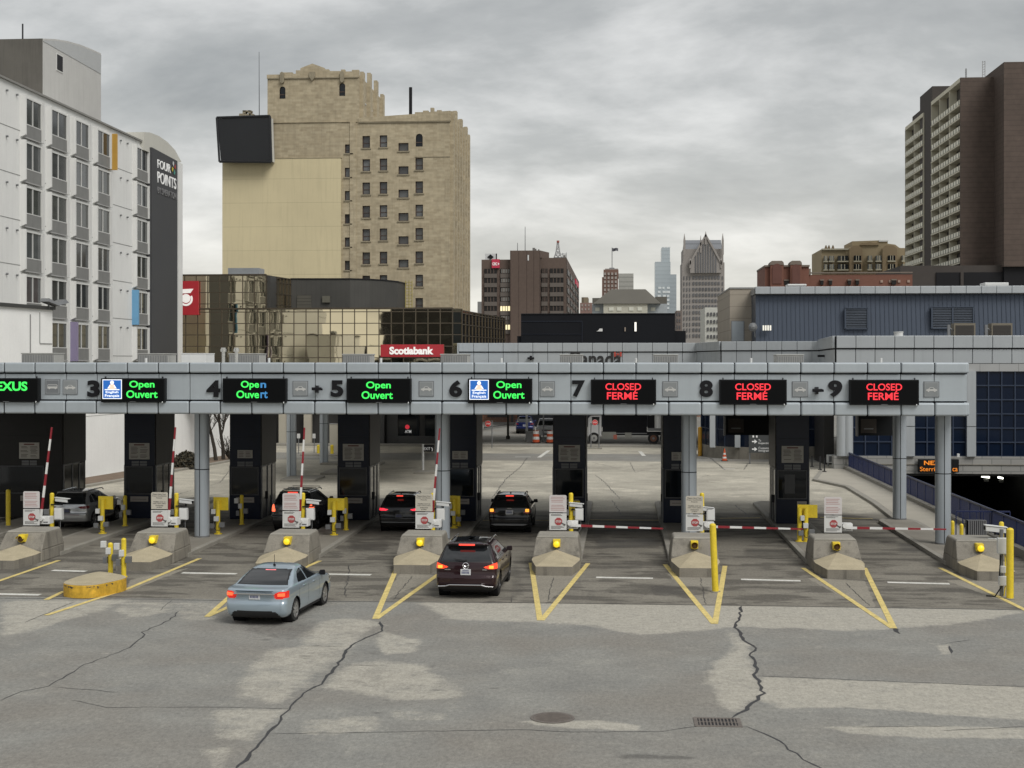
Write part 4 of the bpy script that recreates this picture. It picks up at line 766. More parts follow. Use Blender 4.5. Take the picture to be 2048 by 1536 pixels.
def car(name, label, cat, x, y, rz, S, group=None):
    t = thing(name, label, cat, (x, y, 0), group, rz)
    keys = np.array(S['keys'], float); n = len(keys); NR = S.get('nr', 110)
    # arc-length parameter along the keys
    dl = np.sqrt(np.diff(keys[:, 0])**2 + (np.diff(keys[:, 1]) * .55)**2 + (np.diff(keys[:, 2]) * .3)**2 + np.diff(keys[:, 3])**2) + .02; u = np.concatenate([[0], np.cumsum(dl)])
    ui = np.linspace(0, u[-1], NR); K = np.stack([pchip(u, keys[:, j], ui) for j in range(4)], 1)
    z, r, f, Wd = K.T
    nR, nC, nS = 22, 12, S.get('ns', 170)
    Lf = keys[:, 2].max(); bow = S.get('bow', .10); cr = S.get('cr', .22); cf = S.get('cf', .45)
    crx = S.get('crx', .16)
    rows = []
    for k in range(NR):
        w = Wd[k]; cx_ = min(crx, w * .4); span = max(f[k] - r[k], .01); cy = min(cr, span * .25); cfy = min(cf, span * .25)
        a = np.linspace(0, 1, nR); x1 = (w - cx_) * a; y1 = r[k] + bow * (x1 / .92)**2
        th = np.linspace(0, math.pi / 2, nC + 1)[1:]; ye = y1[-1]; x2 = w - cx_ + cx_ * np.sin(th)**.9; y2 = ye + cy * (1 - np.cos(th)**.9)
        yf_end = f[k] - .18 * (w / .92)**2 - cfy; y3 = np.linspace(y2[-1], max(yf_end, y2[-1] + .01), nS)[1:]; x3 = np.full(nS - 1, w)
        x4 = w - cx_ * 1.3 + cx_ * 1.3 * np.cos(th); y4 = y3[-1] + cfy * np.sin(th); x5 = (w - cx_ * 1.3) * np.linspace(1, 0, nR)[1:]; y5 = f[k] - (f[k] - y4[-1]) * (x5 / max(w - cx_ * 1.3, 1e-4))**2
        X = np.concatenate([x1, x2, x3, x4, x5]); Y = np.concatenate([y1, y2, y3, y4, y5])
        yy = Y / Lf; tap = 1 - .05 * np.clip((yy - .72) / .28, 0, 1)**2 - .045 * np.clip((.26 - yy) / .26, 0, 1)**2; X = X * tap
        X = np.concatenate([X, -X[-2:0:-1]]); Y = np.concatenate([Y, Y[-2:0:-1]]); rows.append(np.stack([X, Y, np.full(len(X), z[k])], 1))
    V = np.array(rows); P = V.shape[1]; half = nR + nC + nS - 1 + nC + nR - 1
    # roof crown
    zt = z[-1]; V = V.reshape(-1, 3)
    i = np.arange(P); ii = (np.arange(NR - 1)[:, None] * P)
    A = ii + i; B = ii + (i + 1) % P; Fq = np.stack([A, B, B + P, A + P], -1).reshape(-1, 4)
    c = V[Fq].mean(1); nn = np.cross(V[Fq[:, 2]] - V[Fq[:, 0]], V[Fq[:, 3]] - V[Fq[:, 1]]); nn /= np.linalg.norm(nn, axis=1)[:, None] + 1e-9
    idx = np.tile(np.minimum(i, P - 1 - i), NR - 1)
    side = (idx >= nR + nC - 2) & (idx < nR + nC + nS); rear = idx < nR + nC; front = idx >= nR + nC + nS - 2
    ax = np.abs(c[:, 0]); lab = np.zeros(len(Fq), int)
    bot = c[:, 2] < S['sill']; lab[bot] = 1
    rearlow = rear & inpoly(ax, c[:, 2], S['rear_trim']) if 'rear_trim' in S else np.zeros(len(Fq), bool); lab[rearlow] = 1
    rw = (idx < nR + nC + 14) & (nn[:, 1] < -.12) & inpoly(ax, c[:, 2], S['rear_window']); lab[rw] = 2
    if 'rear_window_surround' in S: lab[(idx < nR + nC + 14) & (nn[:, 1] < -.12) & ~rw & inpoly(ax, c[:, 2], S['rear_window_surround'])] = 1
    ws = front & (c[:, 2] > S['cowl']) & (c[:, 2] < S['ztop']) & (ax < Wd.max()); lab[ws] = 3
    for j, poly in enumerate(S['side_windows']):
        m_ = (~rw) & (idx > nR + nC - 6) & (np.abs(nn[:, 0]) > .45) & inpoly(c[:, 1], c[:, 2], poly); lab[m_ & (c[:, 0] > 0)] = 10 + j; lab[m_ & (c[:, 0] < 0)] = 20 + j
    tl = inpoly(ax, c[:, 2], S['tail']) & rear; ts = side & inpoly(c[:, 1], c[:, 2], S['tail_side']) if 'tail_side' in S else np.zeros(len(Fq), bool)
    lab[(tl | ts) & (c[:, 0] > 0)] = 4; lab[(tl | ts) & (c[:, 0] < 0)] = 5
    if 'roof_glass' in S: lab[(np.abs(nn[:, 2]) > .9) & inpoly(ax, c[:, 1], S['roof_glass']) & (c[:, 2] > S['ztop'] - .02)] = 6
    if 'brake' in S: lab[(idx < nR) & (lab != 4) & (lab != 5) & (np.abs(nn[:, 1]) > .02) & inpoly(ax, c[:, 2], S['brake'])] = 7
    hl = front & inpoly(ax, c[:, 2], [(.5, .62), (.95, .62), (.95, .8), (.55, .8)]); lab[hl & (c[:, 0] > 0)] = 8; lab[hl & (c[:, 0] < 0)] = 9
    R_ = S['R']; keep = np.ones(len(Fq), bool); arch = np.zeros(len(Fq), bool)
    for wy in S['wheels']:
        d = np.hypot(c[:, 1] - wy, c[:, 2] - R_); keep &= ~((d < R_ + .05) & side); 
        if S.get('clad'): arch |= (d < R_ + .13) & side & (c[:, 2] < R_ * 2 + .12)
    if S.get('clad'): lab[arch & (lab == 0)] = 1; lab[side & (c[:, 2] < S['clad']) & (lab == 0)] = 1
    # bump a crease along the shoulder
    pm = S['paint']
    def sub(mask, nm, mat, cap=None):
        fs = Fq[mask]
        if not len(fs): return None
        u_, inv = np.unique(fs, return_inverse=True); v = V[u_]; fs = inv.reshape(fs.shape)
        me = bpy.data.meshes.new(nm); fl = [tuple(q) for q in fs.tolist()]
        if cap is not None: 
            mp_ = {a: b for b, a in enumerate(u_.tolist())}; fl.append(tuple(mp_[a] for a in cap if a in mp_))
        me.from_pydata(v.tolist(), [], fl); me.materials.append(mat); me.polygons.foreach_set('use_smooth', [True] * len(fl)); me.validate(); me.update()
        ob = bpy.data.objects.new(nm, me); COL.objects.link(ob); ob.parent = t; return ob
    top = [(NR - 1) * P + a for a in range(P)]
    body = sub((lab == 0) & keep, 'body', pm, top); sub((lab == 1) & keep, 'lower_trim', trim)
    sub(lab == 2, 'rear_window', cglass); sub(lab == 3, 'windshield', cglass)
    for j in range(len(S['side_windows'])): sub(lab == 10 + j, 'side_window', cglass); sub(lab == 20 + j, 'side_window', cglass)
    sub(lab == 4, 'tail_light', S['tail_mat']); sub(lab == 5, 'tail_light', S['tail_mat']); sub(lab == 6, 'roof_glass', cglass); sub(lab == 7, 'brake_light', S.get('brake_mat', lamp_on)); sub(lab == 8, 'headlight', chrome); sub(lab == 9, 'headlight', chrome)
    # wheels
    wm = Wd.max()
    for wy in S['wheels']:
        for sx in (1, -1):
            xo = sx * (wm * .985 - .015); mb = MB(); w = .215
            mb.lathe([(R_ * .66, 0), (R_ * .70, -.005 * sx), (R_ * .93, -.006 * sx), (R_, -.03 * sx), (R_, -(w - .03) * sx), (R_ * .93, -w * sx), (R_ * .5, -w * sx)], (xo, wy, R_), tyre_m, 32, 'X'); ty = mb.build('wheel', t, True, smooth=True)
            mb = MB(); rm = S.get('rim', alloy); mb.lathe([(R_ * .70, -.004 * sx), (R_ * .66, -.02 * sx), (R_ * .60, -.05 * sx), (R_ * .58, -.12 * sx), (0, -.12 * sx)], (xo, wy, R_), black, 32, 'X'); mb.lathe([(R_ * .70, .0), (R_ * .62, -.012 * sx), (R_ * .60, -.05 * sx)], (xo, wy, R_), rm, 32, 'X')
            ns = S.get('spokes', 5)
            for q in range(ns):
                a = 2 * math.pi * q / ns + .3; ca, sa = math.cos(a), math.sin(a); hw0, hw1 = R_ * .07, R_ * (.13 if ns < 8 else .085)
                p = lambda rad, off, xx: (xo + xx * sx, wy + rad * ca - off * sa, R_ + rad * sa + off * ca)
                mb.hexa([p(.02, -hw0, -.05), p(R_ * .63, -hw1, -.03), p(R_ * .63, hw1, -.03), p(.02, hw0, -.05)], [p(.02, -hw0, -.015), p(R_ * .63, -hw1, -.008), p(R_ * .63, hw1, -.008), p(.02, hw0, -.015)], rm)
            mb.cyl((xo - .06 * sx, wy, R_), (xo - .008 * sx, wy, R_), R_ * .16, rm, n=14); mb.build('rim', ty, True)
    mb = MB(); mb.box(-wm + .24, wm - .24, .35, Lf - .4, .2, .55, black); mb.box(-wm + .05, wm - .05, S['wheels'][0] + R_ + .12, S['wheels'][1] - R_ - .12, .2, .4, black)
    for wy in S['wheels']: mb.lathe([(R_ + .06, -.0), (R_ + .06, -.30), (0, -.30)], (wm - .05, wy, R_), black, 24, 'X'); mb.lathe([(R_ + .06, 0), (R_ + .06, .30), (0, .30)], (-wm + .05, wy, R_), black, 24, 'X')
    mb.build('underbody', t, True)
    # mirrors, plate, handles
    my, mz = S['mirror']
    for sx in (1, -1):
        xm_ = wm * .93; mb = MB(); mb.hexa([(sx * (xm_ - .03), my, mz - .02), (sx * (xm_ + .2), my - .02, mz - .02), (sx * (xm_ + .19), my + .10, mz - .0), (sx * (xm_ - .03), my + .12, mz)], [(sx * (xm_ + .02), my, mz + .13), (sx * (xm_ + .19), my - .01, mz + .15), (sx * (xm_ + .17), my + .08, mz + .13), (sx * (xm_ + .02), my + .1, mz + .12)], S.get('mirror_mat', pm))
        mb.build('wing_mirror', t, True, bevel=.03, seg=3)
    px_, pz_ = S.get('plate', (0, .82)); ry = float(np.interp(pz_, z[:70], r[:70])) ; mb = MB(); mb.box(px_ - .16, px_ + .16, ry - .03, ry + .04, pz_ - .09, pz_ + .09, S.get('plate_mat', platem)); pl = mb.build('number_plate', t, True, bevel=.006)
    mb = MB(); 
    for q in range(6): mb.box(px_ - .12 + q * .041, px_ - .12 + q * .041 + .026, ry - .033, ry - .03, pz_ - .045, pz_ + .025, plateink)
    mb.box(px_ - .1, px_ + .1, ry - .033, ry - .03, pz_ + .045, pz_ + .065, plateink); mb.build('plate_print', pl, True)
    for hy, hz_ in S['handles']:
        for sx in (1, -1):
            ww = float(np.interp(hz_, z[:70], Wd[:70])); mb = MB(); mb.box(sx * (ww + .004) - .02, sx * (ww + .004) + .02, hy - .1, hy + .1, hz_ - .018, hz_ + .018, S.get('handle_mat', pm)); mb.build('door_handle', t, True, bevel=.012)
    # door seams as fine dark strips
    mb = MB()
    for sy in S.get('seams', []):
        for sx in (1, -1):
            zz = np.linspace(S['sill'] + .08, S['belt'], 7)
            for a, b in zip(zz, zz[1:]):
                wa, wb = np.interp(a, z[:80], Wd[:80]) + .002, np.interp(b, z[:80], Wd[:80]) + .002; mb.quad((sx * wa, sy, a), (sx * wa, sy + .012, a), (sx * wb, sy + .012, b), (sx * wb, sy, b), black)
    if len(mb.f): mb.build('door_seam', t, True)
    t['_'] = 0; del t['_']
    S['_z'], S['_r'], S['_f'], S['_w'] = z, r, f, Wd
    return t
def rails(t, y0, y1, w, z, mat):
    for sx in (1, -1):
        mb = MB(); mb.tube([(sx * (w + .02), y0, z - .05), (sx * w, y0 + .12, z + .03), (sx * w, (y0 + y1) / 2, z + .05), (sx * w, y1 - .12, z + .03), (sx * (w + .02), y1, z - .05)], .022, mat, n=8); mb.build('roof_rail', t, True, smooth=True)
def bar(t, S, w, dz=0.0, mat=None):
    z, r = S['_z'], S['_r']; k = int(np.argmin(np.where(z > S['ztop'] * 1.0, r, 9))); y0 = r[k]; zz = z[k] - .005 + dz; mb = MB(); mb.box(-w, w, y0 - .025, y0 + .06, zz - .028, zz + .022, mat or M('high_brake_lamp', (.5, .03, .02), .3, emit=(1, .08, .05), es=.75, var=0)); mb.build('brake_light', t, True, bevel=.008)
def wiper(t, x0, y0, z0, x1, y1, z1):
    mb = MB(); mb.cyl((x0, y0, z0), (x1, y1, z1), .016, trim, n=6); mb.cyl((x0, y0 + .02, z0), (x0, y0 - .02, z0), .03, trim, n=8); mb.build('wiper', t, True)
def fin(t, y, z, rod=False):
    mb = MB()
    if rod: mb.cyl((0, y, z), (0, y - .05, z + .04), .035, black, n=8); mb.cyl((0, y - .03, z + .03), (-.02, y + .02, z + .32), .008, black, n=6)
    else: mb.yz([(y - .09, z), (y + .09, z), (y - .04, z + .06), (y - .07, z + .06)], -.025, .025, black)
    mb.build('antenna', t, True)
SED = dict(R=.335, wheels=(.98, 3.75), sill=.24, cowl=1.07, ztop=1.40, belt=1.0, bow=.12, cr=.22, cf=.5, mirror=(3.25, 1.0), plate=(0, .83),
    keys=[(.20, .22, 4.7, .80), (.26, .10, 4.78, .865), (.36, .02, 4.83, .90), (.50, .0, 4.85, .915), (.62, .01, 4.85, .92), (.66, .035, 4.84, .92), (.70, .05, 4.82, .922), (.84, .06, 4.66, .92), (.94, .05, 4.3, .912), (.985, .055, 4.0, .905), (1.005, .09, 3.75, .898), (1.02, .20, 3.62, .89), (1.035, .45, 3.52, .875), (1.06, .60, 3.42, .855), (1.16, .82, 3.15, .795), (1.28, 1.12, 2.88, .715), (1.37, 1.38, 2.68, .645), (1.42, 1.58, 2.56, .595), (1.45, 1.74, 2.46, .53), (1.468, 1.88, 2.36, .42), (1.478, 2.0, 2.26, .24), (1.481, 2.05, 2.2, .05)],
    rear_window=[(0, 1.085), (.70, 1.085), (.56, 1.375), (0, 1.385)], rear_window_surround=[(0, 1.065), (.75, 1.065), (.60, 1.395), (0, 1.405)],
    side_windows=[[(1.28, 1.06), (1.42, 1.20), (1.62, 1.315), (1.95, 1.375), (2.02, 1.375), (2.02, 1.045)], [(2.10, 1.045), (2.10, 1.375), (2.5, 1.35), (2.80, 1.25), (3.15, 1.06)]],
    tail=[(.56, .80), (.62, .74), (.93, .78), (.93, .97), (.70, .955), (.52, .89)], tail_side=[(0, .78), (.36, .84), (.42, .95), (.0, .97)], tail_mat=lamp_on, rear_trim=[(0, .19), (.78, .19), (.62, .40), (.5, .42), (0, .42)], handles=[(1.72, .93), (2.62, .91)], seams=[2.06, 3.15], spokes=8)
def P_sedan():
    S = dict(SED); S['paint'] = paint('light_blue_paint', (.36, .44, .50), .5, .3); S['mirror_mat'] = black; S['handle_mat'] = S['paint']; S['seams'] = [1.22, 2.06, 3.12]
    a = math.atan2(.22, 2.77)
    t = car('sedan', 'light blue four-door sedan with lit tail lights in the foreground', 'car', -10.18, 39.0, -a - .015, S)
    for sx in (1, -1): mb = MB(); mb.hexa([(sx * .66, .06, .83), (sx * .84, .12, .83), (sx * .84, .2, .83), (sx * .66, .14, .83)], [(sx * .66, .055, .91), (sx * .84, .115, .92), (sx * .84, .2, .92), (sx * .66, .14, .91)], M('brake_core', (.6, .05, .02), .3, emit=(1, .16, .05), es=.8, var=.3, vs=12)); mb.build('brake_light', t, True, bevel=.012)
    mb = MB(); mb.box(-.60, .60, -.01, .08, .88, .922, chrome); mb.build('chrome_strip', t, True, bevel=.01)
    mb = MB(); mb.hexa([(-.16, 1.43, 1.365), (.16, 1.43, 1.365), (.14, 1.5, 1.385), (-.14, 1.5, 1.385)], [(-.16, 1.39, 1.375), (.16, 1.39, 1.375), (.14, 1.47, 1.392), (-.14, 1.47, 1.392)], M('high_lamp', (.6, .1, .1), .3, emit=(1, .25, .27), es=.9, var=0)); mb.build('brake_light', t, True)
    fin(t, 1.75, 1.45, True)
    mb = MB(); mb.xz([(-.56, .985), (.56, .985), (.5, .955), (-.5, .955)], .02, .05, M('lip_shadow', (.06, .08, .10), .4, .3)); mb.build('lip_shadow_strip', t, True)  # strip in darkened body colour paints the shadow below the trunk edge
SUVK = [(.24, .25, 4.45, .82), (.30, .10, 4.56, .88), (.40, .03, 4.62, .915), (.52, .0, 4.65, .925), (.64, .0, 4.65, .93), (.70, .04, 4.64, .932), (.78, .06, 4.62, .935), (.92, .07, 4.55, .93), (1.00, .085, 4.38, .925), (1.05, .10, 4.0, .915), (1.09, .115, 3.6, .90), (1.13, .135, 3.38, .88), (1.25, .22, 3.08, .825), (1.38, .33, 2.78, .765), (1.50, .44, 2.5, .71), (1.56, .47, 2.36, .675), (1.58, .34, 2.3, .655), (1.605, .31, 2.22, .62), (1.635, .36, 2.08, .56), (1.655, .55, 1.9, .45), (1.668, .8, 1.7, .25), (1.672, 1.0, 1.5, .06)]
SUV = dict(R=.36, wheels=(.93, 3.63), sill=.32, cowl=1.10, ztop=1.56, belt=1.08, bow=.11, cr=.22, cf=.45, mirror=(3.05, 1.08), plate=(0, .80), keys=SUVK,
    rear_window=[(0, 1.12), (.74, 1.12), (.62, 1.53), (0, 1.545)], rear_window_surround=[(0, 1.09), (.80, 1.09), (.66, 1.56), (0, 1.57)], side_windows=[[(.55, 1.14), (.72, 1.40), (.95, 1.46), (1.02, 1.12)], [(1.08, 1.12), (1.01, 1.47), (1.92, 1.52), (1.92, 1.12)], [(2.0, 1.12), (2.0, 1.52), (2.4, 1.48), (2.68, 1.32), (2.95, 1.13)]],
    tail=[(.60, .93), (.62, .88), (.93, .86), (.93, 1.06), (.7, 1.0)], tail_side=[(0, .88), (.28, .92), (.34, 1.03), (0, 1.05)], tail_mat=lamp_on, rear_trim=[(0, .23), (.95, .23), (.95, .42), (.70, .50), (0, .50)], handles=[(1.65, .98), (2.55, .97)], seams=[1.1, 1.96, 2.95], spokes=5, rim=alloyd)
def scaled(base, L, Wd, H, **kw):
    S = dict(base); kl = L / 4.65; kw_ = Wd / .935; kh = H / 1.672
    S['keys'] = [(a * kh if a > .5 else a * (1 + (kh - 1) * a / .5), b * kl, c * kl, d * kw_) for a, b, c, d in base['keys']]
    for k in ('rear_window', 'rear_window_surround', 'tail', 'rear_trim'): S[k] = [(a * kw_, b * kh) for a, b in base[k]]
    S['side_windows'] = [[(a * kl, b * kh) for a, b in p] for p in base['side_windows']]; S['tail_side'] = [(a * kl, b * kh) for a, b in base['tail_side']]
    S['wheels'] = tuple(a * kl for a in base['wheels']); S['handles'] = [(a * kl, b * kh) for a, b in base['handles']]; S['seams'] = [a * kl for a in base['seams']]
    S['mirror'] = (base['mirror'][0] * kl, base['mirror'][1] * kh); S['plate'] = (0, base['plate'][1] * kh); S['cowl'] *= kh; S['ztop'] *= kh; S['belt'] *= kh; S.update(kw); return S
def P_suvs():
    # maroon SUV in the foreground
    S = scaled(SUV, 5.08, .985, 1.74, R=.385, paint=paint('maroon_paint', (.022, .0065, .009), .3, .2)); S['tail'] = [(.56, 1.0), (.70, .93), (.97, .93), (.97, 1.12), (.86, 1.10)]; S['tail_side'] = [(0, .95), (.22, .98), (.3, 1.1), (0, 1.12)]; S['tail_mat'] = M('ember_lamp', (.4, .02, .01), .2, emit=(1, .07, .02), es=.7, var=0)
    S['roof_glass'] = [(0, .75), (.52, .75), (.50, 2.2), (0, 2.2)]; S['plate'] = (0, .845); S['plate_mat'] = platem; S['clad'] = .0; S['rear_trim'] = [(0, .23), (1, .23), (1, .36), (.75, .40), (0, .40)]; S['mirror_mat'] = paint('dark_maroon', (.02, .009, .011))
    t = car('suv', 'dark maroon SUV with lit lamps and chrome bumper strip between two barriers', 'car', -4.78, 43.85, -.03, S)
    mb = MB(); mb.tube([(-.86, .04, .40), (-.62, -.02, .42), (-.5, -.03, .46), (.5, -.03, .46), (.62, -.02, .42), (.86, .04, .40)], .022, chrome, n=8); mb.build('chrome_strip', t, True)
    for sx in (1, -1): mb = MB(); mb.box(sx * .80 - .07, sx * .80 + .07, .05, .12, .96, 1.05, lamp_am); mb.build('brake_light', t, True, bevel=.015)
    bar(t, S, .25); rails(t, .95, 2.9, .62, 1.655, chrome); wiper(t, .0, .10, 1.20, -.36, .12, 1.25); fin(t, 1.0, 1.70)
    mb = MB(); mb.lathe([(.075, -.01), (.09, -.025), (.105, -.01)], (0, .085, 1.04), chrome, 20, 'Y'); mb.tube([(-.09, .07, 1.05), (-.04, .065, 1.04), (0, .065, 1.01), (.04, .065, 1.04), (.09, .07, 1.05)], .014, chrome); mb.build('emblem', t, True)
    mb = MB(); mb.box(-.66, -.48, .095, .11, .905, .93, chrome); mb.box(.52, .66, .095, .11, .905, .93, chrome); mb.build('badge', t, True)
    # black SUV at the booth
    S = scaled(SUV, 4.55, .92, 1.68, paint=paint('black_paint', (.008, .008, .010), .1, .15), R=.355); S['tail_mat'] = lamp_off; S['clad'] = .52; S['plate'] = (0, .93); S['mirror_mat'] = black
    t = car('suv', 'black SUV with amber tail lights stopped at a booth, white plate on its tailgate', 'car', -4.72, 60.6, .0, S); fin(t, .9, 1.67); bar(t, S, .17)
    for sx in (1, -1): mb = MB(); mb.box(sx * .76 - .08, sx * .76 + .08, .075, .14, .94, 1.07, lamp_am); mb.build('brake_light', t, True, bevel=.02)
    mb = MB(); mb.xz([(-.78, .42), (-.62, .37), (.62, .37), (.78, .42), (.62, .44), (-.62, .44)], -.01, .05, grey); mb.build('skid_plate', t, True); mb = MB(); mb.box(-.10, .10, .09, .11, 1.075, 1.10, chrome); mb.build('badge', t, True)
    rails(t, .9, 2.6, .60, 1.595, black)
    # black hatchback-like SUV
    S = scaled(SUV, 4.5, .925, 1.64, paint=paint('charcoal_paint', (.018, .019, .021), .4, .2), R=.355); S['roof_glass'] = [(0, .7), (.5, .7), (.48, 2.1), (0, 2.1)]; S['tail'] = [(.45, .99), (.62, .93), (.94, .93), (.94, 1.04), (.7, 1.04)]; S['plate_mat'] = M('dim_plate', (.10, .10, .10), .5); S['plate'] = (0, .72); S['tail_mat'] = M('red_lamp_lit', (.4, .01, .02), .2, emit=(1, .03, .06), es=.9, var=0)
    t = car('crossover', 'charcoal crossover with red tail lights, partly hidden behind a cream notice board', 'car', -9.5, 60.7, .0, S); bar(t, S, .14); rails(t, .9, 2.5, .59, 1.56, chrome); fin(t, .75, 1.62); mb = MB(); mb.box(-.75, .75, -.02, .02, .44, .475, grey); mb.build('bumper_strip', t, True)
    # grey SUV with roof rack
    S = scaled(SUV, 4.9, .955, 1.78, paint=paint('dark_grey_paint', (.06, .062, .066), .4, .25), R=.38); S['tail'] = [(.72, .93), (.74, .90), (.96, .90), (.96, 1.2), (.80, 1.2)]; S['tail_side'] = [(0, .9), (.2, .92), (.24, 1.15), (0, 1.2)]; S['clad'] = .5; S['tail_mat'] = M('orange_red_lamp', (.5, .04, .01), .2, emit=(1, .14, .06), es=1.2, var=0); S['mirror_mat'] = black
    t = car('suv', 'dark grey SUV with roof rails and lit orange-red tail lights behind a pale notice board', 'car', -14.15, 60.4, -.04, S); bar(t, S, .22); rails(t, .85, 2.8, .63, 1.70, chrome)
    mb = MB(); 
    for yy in (1.1, 1.9, 2.6): mb.box(-.63, .63, yy - .03, yy + .03, 1.775, 1.80, blackm)
    mb.build('roof_rack', t, True)
    # silver SUV
    S = scaled(SUV, 4.66, .94, 1.66, paint=paint('silver_paint', (.55, .56, .57), .6, .25), rim=alloy, R=.36); S['tail_mat'] = lamp_off; S['tail'] = [(.5, .97), (.6, .9), (.94, .9), (.94, 1.02), (.6, 1.0)]; S['clad'] = .0; S['plate_mat'] = M('dim_plate', (.10, .10, .10), .5); S['rear_trim'] = [(0, .23), (.95, .23), (.9, .34), (0, .34)]
    t = car('suv', 'silver SUV with dark rear glass in the far left lane beside the charcoal booth', 'car', -24.3, 60.9, -.02, S); rails(t, .9, 2.7, .61, 1.585, chrome)
    mb = MB(); mb.box(-.6, .6, -.0, .03, .62, .64, M('dark_red_strip', (.12, .02, .02), .3)); mb.build('reflector_strip', t, True)
    # parked blue SUV far behind
    S = scaled(SUV, 4.6, .93, 1.8, paint=paint('deep_blue_paint', (.012, .022, .10), .3, .25), nr=60, ns=60); S['tail_mat'] = lamp_off
    X, Y = G(1049, 868); car('parked_suv', 'blue SUV seen from behind by the orange brick wall across the street', 'car', X, Y, .02, S)
P_sedan(); P_suvs()
def pickup_and_truck():
    # white and blue wrapped van facing the viewer
    X, Y = G(1093, 880); wp = paint('white_vehicle_paint', (.62, .62, .62), .0, .3); bw = M('blue_wrap', (.02, .035, .14), .35, var=.3, vs=2)
    t = thing('wrapped_pickup', 'white pickup with dark blue wrap facing the street behind orange barrels', 'pickup', (X, Y, 0))
    mb = MB(); w = .98
    mb.yz([(0, .45), (0, 1.05), (.15, 1.18), (1.1, 1.25), (1.15, 1.3), (5.2, 1.3), (5.2, .5)], X - w, X + w, wp); mb.T = None
    mb.v = [(x, y + (Y if abs(y) < 10 else 0), z) for x, y, z in mb.v]; body = mb.build('body', t, bevel=.06)
    mb = MB(); mb.hexa([(X - w * .97, Y + 1.1, 1.25), (X + w * .97, Y + 1.1, 1.25), (X + w * .97, Y + 3.4, 1.25), (X - w * .97, Y + 3.4, 1.25)], [(X - w * .78, Y + 1.9, 1.95), (X + w * .78, Y + 1.9, 1.95), (X + w * .78, Y + 3.3, 1.95), (X - w * .78, Y + 3.3, 1.95)], wp); mb.build('cab', t, bevel=.05)
    mb = MB(); mb.add([(X - w * .86, Y + 1.16, 1.33), (X + w * .86, Y + 1.16, 1.33), (X + w * .72, Y + 1.78, 1.88), (X - w * .72, Y + 1.78, 1.88)], [(0, 1, 2, 3)], cglass); mb.v = [(x, y - .02, z + .01) for x, y, z in mb.v]; mb.build('windshield', t)
    mb = MB(); mb.box(X - .42, X + .42, Y - .02, Y + .05, .86, .98, trim); mb.build('grille', t); mb = MB(); mb.box(X - .9, X + .9, Y - .1, Y + .06, .42, .66, wp); mb.box(X - .2, X + .2, Y - .11, Y - .1, .5, .62, trim); mb.build('bumper', t)
    mb = MB()
    for k, (a, b) in enumerate([(1.3, 1.5), (1.6, 1.72), (1.8, 1.9)]): mb.box(X - .6 + .1 * k, X + .7, Y + 1.1 + k * .27, Y + 1.2 + k * .27, a - .2, a - .1, bw)
    mb.build('wrap_stripe', t)
    for sx in (-1, 1):
        mb = MB(); mb.box(X + sx * .82 - .14, X + sx * .82 + .14, Y - .03, Y + .04, .82, 1.0, chrome); mb.build('headlight', t)
        for yy in (.95, 4.2): mb = MB(); mb.cyl((X + sx * .78, Y + yy, .40), (X + sx * 1.0, Y + yy, .40), .40, tyre_m, n=20); mb.cyl((X + sx * .99, Y + yy, .40), (X + sx * 1.005, Y + yy, .40), .26, alloy, n=16); mb.build('wheel', t)
    # the truck standing along the street, nose to the left
    Y = 127.5; x = lambda p: XY(p, Y); z = lambda p: ZY(1300, p, Y); t = thing('box_truck', 'white-nosed truck with dark box and round tank crossing the street behind the booths', 'truck', (x(1285), Y, 0))
    tw = 2.4; orange = M('truck_red', (.42, .12, .08), .45, var=.1)
    mb = MB(); mb.xz([(x(1176), .65), (x(1176), 2.25), (x(1181), 2.5), (x(1203), 2.55), (x(1203), .65)], Y + .05, Y + tw, wp); mb.build('cab', t, bevel=.06)
    mb = MB(); mb.xz([(x(1177), 2.56), (x(1180), 3.15), (x(1202), 3.2), (x(1202), 2.56)], Y + .1, Y + tw - .1, orange); mb.build('wind_deflector', t, bevel=.05)
    mb = MB(); mb.box(x(1184), x(1199), Y + .03, Y + .05, 1.7, 2.4, cglass); mb.build('side_window', t)
    mb = MB(); mb.box(x(1205), x(1294), Y + .1, Y + tw, z(868), 3.9, M('truck_box', (.008, .008, .010), .6, var=.2, spec=.15)); mb.box(x(1205), x(1294), Y + .08, Y + .1, z(868), z(866), grey); mb.build('cargo_box', t)
    mb = MB(); mb.box(x(1200), x(1388), Y + .3, Y + tw - .3, .75, 1.0, black); mb.box(x(1204), x(1232), Y + .06, Y + .6, .45, 1.05, M('fuel_tank', (.3, .3, .28), .3, .7)); mb.box(x(1250), x(1263), Y + .06, Y + .6, .5, 1.0, M('fuel_tank', (.3, .3, .28), .3, .7)); mb.box(x(1227), x(1234), Y + .04, Y + .2, .4, .8, orange); mb.build('chassis', t)
    mb = MB(); mb.box(x(1296), x(1330), Y + .05, Y + tw, 1.15, 1.4, M('deck', (.2, .2, .2), .5)); mb.cyl((x(1317), Y + .25, 1.4), (x(1317), Y + .25, 3.4), .35, white, n=18); mb.box(x(1296), x(1313), Y + .5, Y + tw, 1.4, 3.4, black); mb.cyl((x(1301), Y + .4, 2.75), (x(1301), Y + .52, 2.75), .25, white, n=18); mb.build('tank', t)
    for p in (1188, 1307, 1331, 1355):
        mb = MB(); mb.cyl((x(p), Y + .0, .5), (x(p), Y + .3, .5), .5, tyre_m, n=24); w_ = mb.build('wheel', t); mb = MB(); mb.cyl((x(p), Y - .01, .5), (x(p), Y + .05, .5), .3, alloy if p == 1188 else M('rusty_rim', (.16, .07, .04), .6), n=20); mb.cyl((x(p), Y - .04, .5), (x(p), Y, .5), .11, grey, n=12); mb.build('rim', w_)
pickup_and_truck()
